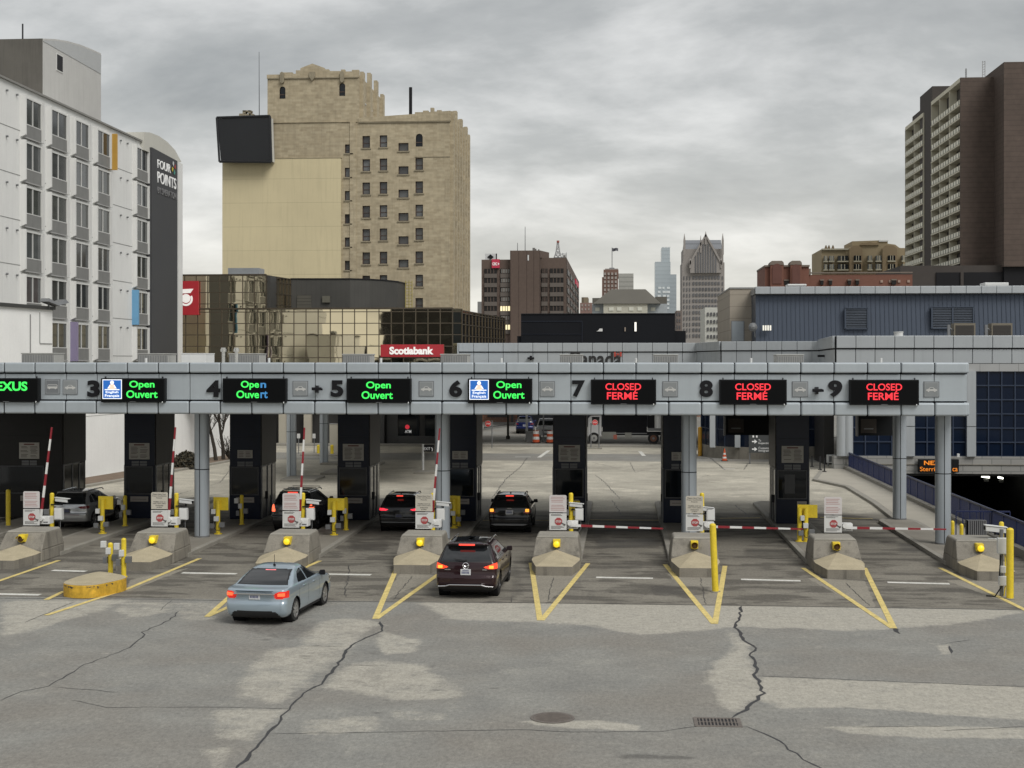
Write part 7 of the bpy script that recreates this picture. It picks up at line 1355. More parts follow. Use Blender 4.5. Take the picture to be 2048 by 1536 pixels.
# upper storeys: stone block, navy metal mansard
st = M('tan_stone_panels', (.34, .30, .245), .8, var=.06, vs=.4, lines=('Z', 1.0, .06, .3)); SY = 122.0
mb = MB(); ysb = PX(1435, 600, XY(1460, SY))[0]; zt = ZY(1480, 577.5, SY); mb.box(XY(1460, SY), XY(1513, SY), SY, ysb, 0, zt, st); mb.box(XY(1459, SY), XY(1514, SY), SY - .08, ysb + .1, zt, zt + .12, greyp); mb.build('stone_block', hall)
mb = MB(); x0, x1 = XY(1464, SY), XY(1487, SY); mb.box(x0, x1, SY - .06, SY, ZY(1470, 682, SY), ZY(1470, 643, SY), M('pale_door', (.36, .40, .43), .35, .2)); mb.box(x0 - .08, x1 + .08, SY - .04, SY, ZY(1470, 684, SY), ZY(1470, 641.5, SY), greyp); mb.build('door', hall)
MY = 118.0; nav = M('navy_standing_seam', (.066, .082, .112), .4, .4, var=.06, vs=.5); X = lambda px: XY(px, MY); Z = lambda py: ZY(1024, py, MY)
mb = MB(); zc0, zc1 = Z(591), Z(575.5); zb = Z(690); lean = .5
mb.add([(X(1512), MY, zb), (X(2300), MY, zb), (X(2300), MY + lean, zc0), (X(1512), MY + lean, zc0), (X(1512), MY + 9, zb), (X(1512), MY + 9, zc0)], [(0, 1, 2, 3), (4, 0, 3, 5)], nav)
n = int((X(2300) - X(1512)) / .36)
for i in range(n): xx = X(1512) + i * .36; mb.add([(xx + dx, yy + (lean if z == zc0 else 0), z) for z in (zb, zc0) for dx, yy in ((0, MY - .05), (.04, MY - .05), (.04, MY + .01), (0, MY + .01))], [(0, 1, 5, 4), (1, 2, 6, 5), (0, 4, 7, 3)], nav)
mb.build('mansard', hall)
mb = MB(); panels(mb, (X(1510), MY + .1), (X(2300), MY + .1), [(zc0 + .05, zc1, .15)], 1.22); mb.box(X(1510), X(2300), MY + .1, MY + 12, zc0 + .05, zc1 - .1, greyp); mb.build('coping', hall, bevel=.03)
for a, b, c, d_, two in [(1690, 1735, 619, 658, False), (1863, 1946, 617.5, 657.5, True)]:
    mb = MB(); y = MY - .06; lv = M('louvre_navy', (.085, .10, .125), .5, .2); mb.box(X(a), X(b), y, y + .4, Z(d_), Z(c), M('louvre_dark', (.05, .06, .075), .6)); k = 12
    for i in range(k): zz = Z(d_) + (Z(c) - Z(d_)) * (i + .5) / k; mb.hexa([(X(a), y - .10, zz - .05), (X(b), y - .10, zz - .05), (X(b), y - .02, zz + .02), (X(a), y - .02, zz + .02)], [(X(a), y - .10, zz - .035), (X(b), y - .10, zz - .035), (X(b), y - .02, zz + .035), (X(a), y - .02, zz + .035)], lv)
    for q in [a, b] + ([(a + b) / 2] if two else []): mb.box(X(q) - .06, X(q) + .06, y - .13, y + .1, Z(d_) - .05, Z(c) + .05, nav)
    mb.box(X(a), X(b), y - .13, y + .1, Z(c), Z(c) + .08, nav); mb.box(X(a), X(b), y - .13, y + .1, Z(d_) - .08, Z(d_), nav); mb.build('louvre', hall)
Yr = 104.0
for a, b, s in [(1908, 1951, 'left'), (1983, 2025, 'right')]:
    t = thing('condenser_unit', 'brown box condenser on the customs hall roof, ' + s + ' one of two', 'air conditioner', (XY(a, Yr), Yr, 9), 'condensers on the customs hall roof'); br = M('condenser_brown', (.16, .14, .105), .6, var=.08); z1 = ZY(a, 646.5, Yr)
    mb = MB(); mb.box(XY(a, Yr), XY(b, Yr), Yr, Yr + 1, 8.8, z1, br); mb.box(XY(a + 3, Yr), XY(b - 3, Yr), Yr - .02, Yr, 8.9, z1 - .15, M('grille_dark', (.035, .03, .025), .6, lines=('Z', .1, .03, .5))); mb.build('casing', t, bevel=.02)
    mb = MB(); mb.box(XY(a - 12, Yr), XY(a - 7, Yr), Yr + .1, Yr + .3, 8.9, z1 - .1, grey); mb.cyl((XY(a - 10, Yr), Yr + .2, z1 - .3), (XY(a, Yr), Yr + .2, z1 - .5), .05, grey); mb.build('disconnect_box', t)
for px, a, b, s, r_ in [(1797, 673, 665, 'white roof vent drum', .32), (1594, 577, 568, '', 0), (1993, 577, 565, '', 0)]:
    if r_: x, z = XY(px, Yr), ZY(px, b, Yr); mb = MB(); mb.cyl((x, Yr, 8.8), (x, Yr, z), r_, whitep, n=20); mb.cyl((x, Yr, z), (x, Yr, z + .06), r_ * 1.1, whitep, n=20); tag(mb.build('roof_vent', smooth=True), 'white drum vent on the parapet above the number 9 sign', 'vent')
    else:
        y = MY + 3; mb = MB(); w = 18 if px < 1800 else 23
        mb.box(XY(px - w, y), XY(px + w, y), y, y + 1.5, ZY(px, 580, y), ZY(px, a - 5, y), whitep); mb.box(XY(px - w - 1, y), XY(px + w + 1, y), y - .1, y + 1.6, ZY(px, a - 5, y), ZY(px, b, y), whitep); tag(mb.build('roof_hood', bevel=.06), 'pale rooftop hood on the mansard ' + ('left, by the red brick hotel' if px < 1800 else 'right, under the brown high-rise'), 'vent', 'rooftop hoods')
t = thing('floodlight', 'grey roof floodlight beside four small lamps at the foot of the mansard', 'light', (XY(1505, MY - 1), MY - 1, 9)); x, z = PY(1506, 654, MY - 1); mb = MB(); mb.lathe([(0, -.15), (.2, -.1), (.33, .05), (.36, .12)], (x, MY - 1, z), grey, 16, 'Y'); mb.cyl((x + .1, MY - .9, z), (x + .2, MY - .5, z - .8), .04, grey); mb.build('head', t)
for k in range(4):
    x, z = PY(1527 + k * 4.7, 656, MY - .4); mb = MB(); mb.box(x - .06, x + .06, MY - .4, MY - .25, z - .2, z + .22, M('lamp_white', (.75, .74, .68), .4, emit=(1, .95, .8), es=.25)); mb.box(x - .02, x + .02, MY - .3, MY, z - .05, z + .05, grey); tag(mb.build('wall_lamp'), 'one of four small white lamps in a row on the navy mansard', 'lamp', 'four small lamps on the mansard')
# ---- ramp railing, LED sign, tunnel lamps
rail_m = M('navy_railing_paint', (.014, .022, .075), .4, .1, var=.12, vs=1.5)
t = thing('ramp_railing', 'long navy blue railing along the sunken tunnel ramp', 'railing', (15.4, 70, .15)); yA, yB = 40.0, 97.0; rx = 15.35
mb = MB(); mb.box(rx - .04, rx + .04, yA, yB, 1.2, 1.27, rail_m); mb.box(rx - .02, rx + .02, yA, yB, .28, .33, rail_m); mb.build('handrail', t)
n = 31
for i in range(n + 1): yy = yA + (yB - yA) * i / n; mb = MB(); mb.box(rx - .04, rx + .04, yy - .04, yy + .04, .15, 1.25, rail_m); mb.build('post', t)
for i in range(n):
    a = yA + (yB - yA) * i / n; l = (yB - yA) / n; mb = MB()
    for k in range(1, 17): yy = a + l * k / 17; mb.box(rx - .012, rx + .012, yy - .02, yy + .02, .32, 1.2, rail_m)
    mb.build('baluster_panel', t)
mb = MB(); mb.box(15.05, 15.73, 40, 97.3, -.05, .32, kerbm); tag(mb.build('concrete_upstand', bevel=.02), 'low concrete upstand under the navy railing', 'kerb wall')
t = thing('lattice_rail', 'short navy rail across the walkway behind the large camera', 'railing', (12.5, 60, .15)); mb = MB(); y = 60.0; x0, x1 = XY(1912, y), XY(2020, y); mb.box(x0, x1, y - .03, y + .03, 1.16, 1.22, rail_m)
for k in range(9): xx = x0 + (x1 - x0) * k / 8; mb.box(xx - .02, xx + .02, y - .02, y + .02, .16, 1.17, rail_m)
mb.build('rail', t)
SYl = 96.9; X = lambda px: XY(px, SYl); Z = lambda py: ZY(1024, py, SYl)
t = thing('tunnel_led_sign', 'amber LED sign reading NEXUS on the stone lintel over the tunnel', 'sign', (X(1878), SYl, Z(940))); mb = MB(); mb.box(X(1838), X(1918), SYl, SYl + .4, Z(940), Z(914.5), ledk); mb.build('cabinet', t, bevel=.02)
text('NEXUS', oled, (X(1848), X(1898), Z(925.5), Z(917)), SYl - .02, t, 'lettering', .02, .02); text('Sterric', oled, (X(1840), X(1876), Z(937.5), Z(929)), SYl - .02, t, 'lettering', .02, 0); text('ca', oled, (X(1905), X(1915), Z(937.5), Z(931)), SYl - .02, t, 'lettering', .02, 0)
x, z = PY(1917, 911, SYl); mb = MB(); mb.box(x - .08, x + .08, SYl, SYl + .2, z - .1, z + .12, whitep); mb.build('sensor', t)
for px, py in [(1971, 954), (2001, 956), (2021, 957), (2043, 959)]:
    Y = 104 + (px - 1971) * .3; x, z = PY(px, py, Y); t = thing('tunnel_lamp', 'lit white lamp in the dark tunnel mouth, ' + {1971: 'leftmost and largest', 2001: 'second from left', 2021: 'third from left', 2043: 'rightmost and faintest'}[px], 'lamp', (x, Y, z), 'lamps in the tunnel mouth')
    mb = MB(); s = .26 if px < 1990 else .18; mb.hexa([(x - s, Y - .1, z - .02), (x + s, Y - .1, z - .08), (x + s, Y + .1, z - .08), (x - s, Y + .1, z - .02)], [(x - s, Y - .1, z + .12), (x + s, Y - .1, z + .05), (x + s, Y + .1, z + .05), (x - s, Y + .1, z + .12)], M('tunnel_lamp_glow', (.8, .8, .7), .4, emit=(1, 1, .86), es=3.0 if px < 2030 else 1)); mb.build('diffuser', t); mb = MB(); mb.box(x - .1, x + .25, Y, Y + .2, z - .35, z - .16, M('lamp_bracket', (.07, .07, .065), .6)); mb.build('bracket', t)
# ---- cone, direction sign, thin posts, wall unit
x, Y = G(1449, 922); t = thing('traffic_cone', 'orange traffic cone with white bands by the curved entrance', 'cone', (x, Y, 0)); orn = M('cone_orange', (.60, .10, .03), .5, var=.08); mb = MB(); mb.lathe([(.19, .03), (.155, .2)], (x, Y, 0), orn, 20); mb.lathe([(.155, .2), (.135, .32)], (x, Y, 0), white, 20); mb.lathe([(.135, .32), (.105, .48)], (x, Y, 0), orn, 20); mb.lathe([(.105, .48), (.085, .6)], (x, Y, 0), white, 20); mb.lathe([(.085, .6), (.03, .92), (0, .93)], (x, Y, 0), orn, 20); mb.build('body', t); mb = MB(); mb.box(x - .24, x + .24, Y - .24, Y + .24, .001, .04, black); mb.build('base', t)
Y = 103.0; X = lambda px: XY(px, Y); Z = lambda py: ZY(1024, py, Y); t = thing('direction_sign', 'grey direction sign with two white arrows left of the last booth', 'sign', (X(1520), Y, 0)); mb = MB(); mb.box(X(1498), X(1546), Y, Y + .1, Z(903), Z(868), M('sign_charcoal', (.055, .06, .062), .5)); mb.build('panel', t)
for q in (1500, 1543): mb = MB(); mb.cyl((X(q), Y + .16, 0), (X(q), Y + .16, Z(870)), .06, grey); mb.build('post', t)
mb = MB()
for py in (881, 896): mb.xz([(X(1504), Z(py + 1.2)), (X(1504), Z(py - 1.2)), (X(1509), Z(py - 1.2)), (X(1509), Z(py - 4.2)), (X(1514.5), Z(py)), (X(1509), Z(py + 4.2)), (X(1509), Z(py + 1.2))], Y - .02, Y, wsign)
for px in (1505, 1512): mb.box(X(px), X(px + 3), Y - .02, Y, Z(873), Z(869), wsign)
mb.build('arrow', t)
for s, a, b, c, d_ in [('To', 1517, 1522, 876.5, 881), ('Inspection', 1517, 1541, 882, 887), ('Customs', 1517, 1538, 891.5, 896), ('Immigration', 1517, 1542, 897, 902)]: text(s, wsign, (X(a), X(b), Z(d_), Z(c)), Y - .01, t, 'lettering', .01, .0)
for k, (px, py, top) in enumerate([(1624, 938, 912), (1640, 944, 913), (1649, 948, 917)]):
    x, Y = G(px, py); mb = MB(); mb.cyl((x, Y, .15), (x, Y, ZY(px, top, Y)), .045, blackm, n=8); mb.lathe([(.14, .15), (.14, .19), (.05, .2)], (x, Y, 0), blackm, 12); tag(mb.build('stanchion'), ['thin black stanchion furthest from the railing', 'thin black stanchion in the middle of three', 'thin black stanchion nearest the railing'][k], 'post', 'thin black stanchions on the walkway')
Y = 100.0; mb = MB(); mb.box(XY(1655, Y), XY(1671, Y), Y, Y + .5, ZY(1, 917, Y), ZY(1, 902, Y), whitep); mb.box(XY(1658, Y), XY(1668, Y), Y - .02, Y, ZY(1, 915, Y), ZY(1, 904, Y), grey); mb.box(XY(1656, Y), XY(1658, Y), Y, Y + .4, .1, ZY(1, 917, Y), grey); tag(mb.build('wall_unit', bevel=.01), 'pale cooling unit on the walkway behind the last booth', 'air conditioner')
# ---- rear canopy sheltering the lanes on the left
rc = thing('rear_canopy', 'lower rear canopy on silver columns shading the ground behind the middle booths', 'canopy', (-17, 95, 0)); rx0, rx1, ry0, ry1 = -19.3, -9.6, 82, 123
mb = MB(); mb.box(rx0, rx1, ry0, ry1, 5.5, 7.15, alu); mb.box(-21.6, rx0, 88, 102, 6.3, 7.0, alu); mb.box(rx0 + .1, rx1 - .1, ry0 + .1, ry1 - .1, 5.4, 5.5, MATS['soffit']); mb.build('roof', rc)
for x, yy in [G(583, 955), G(648, 928), (XY(932, 96), 96), (XY(712, 108), 108)]: mb = MB(); mb.cyl((x, yy, 0), (x, yy, 5.9), .31, alu2, n=28); mb.box(x - .01, x + .01, yy - .318, yy - .3, 0, 5.9, joint); mb.cyl((x, yy, 2.9), (x, yy, 2.93), .316, joint, n=28); mb.build('column', rc, smooth=True)
# exit sign
x, Y = G(846, 940); t = thing('exit_sign', 'small black EXIT sign on a white post behind the middle booths', 'sign', (x, Y, 0)); mb = MB(); mb.cyl((x, Y, 0), (x, Y, ZY(846, 888, Y)), .08, whitep, n=12); mb.build('post', t); mb = MB(); mb.cyl((x + 1.2, Y, 0), (x + 1.2, Y, ZY(846, 895, Y)), .04, grey, n=8); mb.build('post', t); mb = MB(); mb.box(XY(845, Y), XY(868, Y), Y - .05, Y, ZY(1, 899, Y), ZY(1, 886, Y), black); mb.build('panel', t); text('EXIT', wsign, (XY(848, Y), XY(861, Y), ZY(1, 896, Y), ZY(1, 890.5, Y)), Y - .055, t, 'lettering', .01, .0)
mb = MB(); mb.tube([(XY(863, Y), Y - .06, ZY(1, 891, Y)), (XY(865, Y), Y - .06, ZY(1, 893, Y)), (XY(864.5, Y), Y - .06, ZY(1, 898, Y))], .025, wsign); mb.build('arrow', t)
for px, py, s in [(637, 910, 'left'), (664, 911, 'right')]:
    x, Y = G(px, py); mb = MB(); mb.cyl((x, Y, 0), (x, Y, ZY(px, 891, Y)), .13, yellow, n=12); mb.lathe([(.13, 0), (.08, .05), (0, .07)], (x, Y, ZY(px, 891, Y)), yellow, 12); tag(mb.build('bollard', smooth=True), s + ' one of two far yellow bollards beside the rear silver column', 'bollard', 'far yellow bollards')
Y = 113.0; mb = MB(); mb.box(XY(659, Y), XY(679, Y), Y, Y + .5, 0, ZY(1, 846, Y), palest); mb.box(XY(658, Y), XY(680, Y), Y - .03, Y + .53, ZY(1, 846, Y), ZY(1, 845, Y), greyp); tag(mb.build('wall_panel'), 'tan stone wall panel behind the far yellow bollards', 'wall')
for px, s in [(597, 'left'), (628, 'right')]:
    Y = 112.0; mb = MB(); mb.box(XY(px - 3, Y), XY(px + 3, Y), Y, Y + .05, ZY(1, 874, Y), ZY(1, 865, Y), boardw); mb.cyl((XY(px, Y), Y + .05, 0), (XY(px, Y), Y + .05, ZY(1, 866, Y)), .04, grey, n=6); tag(mb.build('street_sign'), s + ' one of two small white signs by the bank piers', 'sign', 'small white street signs')
# ---- across the street
ob = M('orange_brick', (.30, .12, .055), .85, var=.2, vs=.3, brick=(.6, .22, (.26, .10, .05), (.3, .22, .15))); Y = 172.0; t = thing('brick_building', 'orange brick building across the street behind the blue SUV', 'building', (XY(1010, Y), Y, 0)); mb = MB(); mb.box(XY(960, Y), XY(1120, Y), Y, Y + 10, 0, 4.6, ob); mb.build('wall', t)
mb = MB(); mb.box(XY(1022, Y), XY(1026, Y), Y - .1, Y, 0, 3.2, dkst); mb.box(XY(975, Y), XY(1018, Y), Y - .12, Y, .6, 2.6, dkst); mb.build('window', t)
mb = MB(); Y = 150.0; x0, x1 = XY(968, Y), XY(1030, Y + 10)
for k in range(34): u = k / 33; xx = x0 + (x1 - x0) * u; yy = Y + 10 * u; mb.box(xx - .02, xx + .02, yy - .02, yy + .02, .1, 1.9, blackm)
mb.hexa([(x0, Y, 1.75), (x1, Y + 10, 1.75), (x1, Y + 10.05, 1.75), (x0, Y + .05, 1.75)], [(x0, Y, 1.82), (x1, Y + 10, 1.82), (x1, Y + 10.05, 1.82), (x0, Y + .05, 1.82)], blackm); mb.hexa([(x0, Y, .3), (x1, Y + 10, .3), (x1, Y + 10.05, .3), (x0, Y + .05, .3)], [(x0, Y, .37), (x1, Y + 10, .37), (x1, Y + 10.05, .37), (x0, Y + .05, .37)], blackm)
tag(mb.build('iron_fence'), 'black iron fence across the street left of the blue SUV', 'fence')
def stop(px, py, r_px, base, label, two=False):
    x, Y = G(px + (8 if not two else 0), base); t = thing('stop_sign', label, 'sign', (x, Y, 0)); cx, cz = PY(px, py, Y - .1); r = r_px / F_PX * Y
    o8 = lambda q: [(cx + q * math.cos(math.radians(22.5 + 45 * k)), cz + q * math.sin(math.radians(22.5 + 45 * k))) for k in range(8)]
    mb = MB(); mb.xz(o8(r), Y - .12, Y - .1, white); mb.xz(o8(r * .93), Y - .13, Y - .115, signred); mb.build('panel', t); text('STOP', white, (cx - r * .62, cx + r * .62, cz - r * .26, cz + r * .26), Y - .135, t, 'lettering', .01, .02)
    for xx in ((x,) if not two else (XY(px - 8, Y), XY(px + 8, Y))): mb = MB(); mb.cyl((xx, Y, 0), (xx, Y, cz + (r if not two else -r * .2)), .045, grey, n=8); mb.build('post', t)
    if two: mb = MB(); mb.box(XY(px - 14, Y), XY(px + 14, Y), Y - .3, Y + .3, 0, .12, kerbm); mb.build('base', t)
stop(976, 847.5, 6.5, 896, 'red stop sign on a pole seen left of the blue SUV'); stop(1190, 845, 6, 898, 'red stop sign on two posts in front of the truck cab', True)
for px, top, base, s, m_ in [(1053.5, 832, 882, 'thick pale pole right of the blue SUV', whitep), (1016, 832, 878, 'dark pole in front of the orange brick building', M('pole_brown', (.05, .045, .035), .7)), (1087, 832, 884, 'grey sign pole in front of the white pickup', grey)]:
    x, Y = G(px, base); mb = MB(); mb.cyl((x, Y, 0), (x, Y, 5.2), .11 if px != 1087 else .07, m_, n=10); mb.cyl((x, Y, 0), (x, Y, .3), .2, m_, n=10); tag(mb.build('street_pole'), s, 'pole')
for px, s in [(1072, 'left of'), (1100, 'right of')]:
    x, Y = G(px, 886); t = thing('traffic_barrel', 'orange striped traffic barrel ' + s + ' the white pickup', 'barrel', (x, Y, 0), 'orange traffic barrels'); h = 1.05; rr = [.33, .31, .29, .27, .25]; mb = MB()
    for k in range(4): mb.lathe([(rr[k], .08 + h * k / 4.2), (rr[k + 1] + .01, .08 + h * (k + 1) / 4.2)], (x, Y, 0), orn if k % 2 == 0 else white, 18)
    mb.cyl((x, Y, .08 + h * 4 / 4.2), (x, Y, .1 + h * 4 / 4.2), .26, orn, n=18); mb.build('drum', t); mb = MB(); mb.cyl((x, Y, .001), (x, Y, .08), .42, black, n=18); mb.build('base', t)
x, Y = G(1062, 884); mb = MB(); mb.box(x - .45, x + .25, Y, Y + .6, 0, .9, greyp); mb.box(x - .5, x + .3, Y - .05, Y + .65, .9, .98, greyp); tag(mb.build('planter_box', bevel=.02), 'grey concrete box beside the left orange barrel', 'box')
x, Y = G(1400, 912); mb = MB(); mb.cyl((x, Y, 0), (x, Y, 2.2), .16, M('amber_post', (.45, .24, .02), .5), n=14); mb.lathe([(.16, 0), (.1, .06), (0, .08)], (x, Y, 2.2), M('amber_post', (.45, .24, .02), .5), 14); tag(mb.build('bollard', smooth=True), 'amber post right of the column below the number 8', 'bollard')
# low shopfronts far across the street, seen through the lanes
Y = 190.0; t = thing('shop_row', 'row of dark and pale shopfronts far behind the truck', 'building', (XY(1250, Y), Y, 0)); mb = MB(); mb.box(XY(1120, Y), XY(1460, Y), Y, Y + 10, 0, 6.5, M('shop_brick', (.24, .14, .10), .85, var=.2)); mb.build('wall', t)
for k in range(12): mb = MB(); a = 1124 + k * 28; mb.box(XY(a, Y), XY(a + 18, Y), Y - .1, Y, .5, 3.2, glassd if k % 3 else M('pale_shop', (.4, .4, .38), .6)); mb.build('shop_window', t)
# ---- bare trees and bush by the white wall
bark = M('bark', (.035, .028, .022), .9, var=.3, vs=3)
def tree(x, y, h, seed, label):
    rnd = random.Random(seed); t = thing('bare_tree', label, 'tree', (x, y, .13), 'bare trees by the white wall'); tr = MB(); br = MB()
    def grow(p, d, l, r, lev):
        q = p; n = 4
        for i in range(n):
            d2 = (d + Vector((rnd.uniform(-.13, .13), rnd.uniform(-.13, .13), rnd.uniform(-.02, .1)))).normalized(); e_ = q + d2 * (l / n); (tr if lev == 0 else br).cyl(q, e_, r * (1 - .45 * i / n), bark, r1=r * (1 - .45 * (i + 1) / n), n=7 if lev < 2 else 4); q = e_; d = d2
            if lev < 4 and (i >= 1 or lev > 0):
                for _ in range(2 if lev else 1):
                    a = rnd.uniform(0, 6.28); sp = rnd.uniform(.45, .9); nd = (d + Vector((math.cos(a), math.sin(a), .25)) * sp).normalized(); grow(q, nd, l * rnd.uniform(.42, .58), r * .5, lev + 1)
    grow(Vector((x, y, .13)), Vector((rnd.uniform(-.05, .1), 0, 1)), h, .15, 0); tr.build('trunk', t, smooth=True); br.build('crown', t)
x, Y = G(432, 925); tree(x, Y, 3.7, 4, 'left bare tree of two in front of the white wall'); x, Y = G(447, 923); tree(x, Y, 3.6, 9, 'right bare tree of two in front of the white wall')
def bush(px, py, w, h, n, label, mats, seed, dens=1):
    rnd = random.Random(seed); x, Y = G(px, py, .14); t = thing('shrub', label, 'shrub', (x, Y, .14)); mb = MB(); st_ = MB()
    for k in range(26): a = rnd.uniform(0, 6.28); r_ = rnd.uniform(.2, .9); st_.cyl((x + .1 * math.cos(a), Y + .1 * math.sin(a), .14), (x + w * r_ * math.cos(a), Y + w * .7 * r_ * math.sin(a), .14 + h * rnd.uniform(.4, .95)), .015, bark, n=4)
    for k in range(n):
        a = rnd.uniform(0, 6.28); e_ = rnd.uniform(0, 1.5); r_ = rnd.uniform(.45, 1.0) ** .6 * (1 + .18 * math.sin(3 * a + seed)); c = Vector((x + w * r_ * math.cos(a) * math.cos(e_), Y + w * .7 * r_ * math.sin(a) * math.cos(e_), .18 + h * r_ * math.sin(e_))); u = Vector((rnd.gauss(0, 1), rnd.gauss(0, 1), rnd.gauss(0, 1))).normalized(); v = u.orthogonal(); s = rnd.uniform(.04, .09); mb.quad(c - u * s - v * s * .5, c + u * s - v * s * .5, c + u * s + v * s * .5, c - u * s + v * s * .5, rnd.choice(mats))
    st_.build('stem', t); mb.build('foliage', t)
lv = [M('shrub_leaf_a', (.035, .03, .018), .8), M('shrub_leaf_b', (.055, .045, .025), .8), M('shrub_leaf_c', (.02, .02, .012), .8)]
bush(373, 934, 1.0, .9, 2600, 'dark clipped shrub at the foot of the white wall', lv, 2)
x, Y = G(459, 919, .14); rnd = random.Random(8); t = thing('twiggy_shrub', 'leafless twiggy shrub right of the bare trees', 'shrub', (x, Y, .14)); mb = MB()
for k in range(70):
    p = Vector((x, Y, .14)); d = Vector((rnd.uniform(-.7, .7), rnd.uniform(-.5, .5), 1)).normalized()
    for i in range(4): q = p + d * rnd.uniform(.3, .55); mb.cyl(p, q, .018 - .003 * i, bark, n=4); p = q; d = (d + Vector((rnd.uniform(-.4, .4), rnd.uniform(-.4, .4), .1))).normalized()
mb.build('twigs', t)
# ================================================================ right: brick hotel, tan flats, brown high-rise
Y = 262.0; X = lambda px: XY(px, Y); Z = lambda py: ZY(1024, py, Y); rbk = M('red_brick', (.17, .075, .052), .85, var=.12, vs=.15, fine=.08, fs=2); rst = M('grey_brown_stone', (.17, .14, .115), .85, var=.1)
t = thing('red_brick_hotel', 'red brick building with two arched bays in front of the brown high-rise', 'building', (X(1600), Y, 0))
mb = MB(); mb.box(X(1530), X(1618), Y, Y + 15, 0, Z(536), rbk); mb.box(X(1618), X(1826), Y + .5, Y + 15, 0, Z(552), rbk); mb.build('wall', t)
mb = MB(); mb.box(X(1529), X(1619), Y - .3, Y + 15, Z(536.5), Z(533), rst); mb.box(X(1618), X(1826), Y + .3, Y + 1, Z(549.5), Z(547), rst)
mb.box(X(1614), X(1622), Y + .2, Y + 2, Z(552), Z(540), rst); mb.build('cornice', t)
for a, b in ((1540, 1566), (1580, 1602)):
    mb = MB(); mb.box(X(a), X(b), Y - .8, Y, 0, Z(531), rbk); mb.xz([(X(a - 1), Z(533)), (X(a), Z(528)), (X(a + 3), Z(525)), (X(b - 3), Z(525)), (X(b), Z(528)), (X(b + 1), Z(533))], Y - .9, Y + 3, rst)
    c = (a + b) / 2; r_ = (b - a) * .36; mb.xz([(X(c - r_), Z(570))] + [(X(c + r_ * math.cos(q)), Z(540 - r_ * math.sin(q))) for q in [math.radians(180 - 20 * k) for k in range(10)]] + [(X(c + r_), Z(570))], Y - .95, Y - .8, M('brick_dark', (.12, .052, .04), .85)); mb.build('arched_bay', t)
for px in (1573, 1644, 1661, 1699, 1715, 1788):
    mb = MB(); w = 3 if px not in (1573, 1788) else 4.5; mb.box(X(px - w), X(px + w), Y - .1, Y + .6, Z(572), Z(564), og); mb.box(X(px - w - 1), X(px + w + 1), Y - .2, Y + .6, Z(564), Z(561.5), rst); mb.build('window', t)
for px in (1764, 1781, 1799, 1818): mb = MB(); mb.box(X(px - 2.5), X(px + 2.5), Y + .3, Y + .6, Z(568), Z(563), M('pale_quoin', (.35, .25, .2), .8)); mb.build('stone_quoin', t)
Y = 400.0; X = lambda px: XY(px, Y); Z = lambda py: ZY(1024, py, Y); tb = M('tan_flats', (.30, .24, .145), .8, var=.08, vs=.1); tb2 = M('brown_flats', (.24, .18, .105), .8, var=.08, vs=.1); pale = M('pale_balcony', (.40, .37, .28), .7)
t = thing('tan_apartments', 'tan apartment block with stepped pediments and balconies left of the brown high-rise', 'building', (X(1720), Y, 0))
mb = MB(); mb.box(X(1643), X(1700), Y, Y + 20, 0, Z(502), tb); mb.box(X(1697), X(1822), Y + 1, Y + 20, 0, Z(500), tb)
mb.xz([(X(1692), Z(560)), (X(1692), Z(503)), (X(1699), Z(499)), (X(1704), Z(496)), (X(1704), Z(487)), (X(1760), Z(485.5)), (X(1775), Z(485)), (X(1775), Z(492)), (X(1790), Z(494)), (X(1798), Z(500)), (X(1806), Z(502)), (X(1806), Z(560))], Y - .3, Y + 14, tb)
mb.build('wall', t)
mb = MB()
for a, b in ((1697, 1723), (1763, 1792)): mb.xz([(X(a), Z(548)), (X(a), Z(502)), (X(a + 4), Z(499)), (X(a + 7), Z(496)), (X(b - 7), Z(496)), (X(b - 4), Z(499)), (X(b), Z(502)), (X(b), Z(548))], Y - 1.4, Y - .25, tb2)
mb.xz([(X(1719), Z(495)), (X(1722), Z(491)), (X(1730), Z(491)), (X(1738), Z(488)), (X(1746), Z(491)), (X(1753), Z(491)), (X(1757), Z(495))], Y - .8, Y - .28, tb2); mb.box(X(1757), X(1776), Y - .6, Y + 3, Z(488), Z(485), white); mb.box(X(1643), X(1700), Y - .6, Y, Z(504), Z(501), pale); mb.build('pediment', t)
for px in (1652, 1658, 1666): mb = MB(); mb.xz([(X(px - 2), Z(504)), (X(px - 2), Z(499)), (X(px), Z(494)), (X(px + 2), Z(499)), (X(px + 2), Z(504))], Y - .5, Y + 1, tb2); mb.build('finial', t)
for r, y0 in enumerate((516, 532.5)):
    for a, b in ((1647, 1653), (1657, 1666), (1674, 1694), (1706, 1720), (1734, 1742), (1750, 1760), (1774, 1788), (1802, 1808)):
        mb = MB(); mb.box(X(a), X(b), Y - 1.7, Y - .3, Z(y0 + 10), Z(y0), glassd if b - a > 12 else M('grey_pane', (.14, .15, .15), .2))
        for q in (1, 2): xx = X(a + (b - a) * q / 3); mb.box(xx - .1, xx + .1, Y - 1.8, Y - 1.6, Z(y0 + 10), Z(y0), pale)
        mb.box(X(a - 1), X(b + 1), Y - 1.9, Y - .3, Z(y0 + 12.5), Z(y0 + 10), pale); mb.build('window', t)
HXr = 74.0; y1, y0h = PX(1810, 400, HXr)[0], PX(1921, 400, HXr)[0]; bh = M('brown_highrise_brick', (.092, .068, .055), .85, var=.16, vs=.12, fine=.14, fs=1.0, lines=('Z', 1.1, .22, .16)); bhd = M('brown_highrise_dark', (.055, .047, .042), .85, var=.1); ct = M('cream_concrete', (.62, .59, .47), .8, var=.06, vs=.3)
t = thing('brown_highrise', 'dark brown high-rise with cream balcony rows at the right edge', 'building', (HXr, y0h, 0)); ZT = lambda py: PX(1921, py, HXr)[1]; ztop = ZT(155); Y0 = y0h
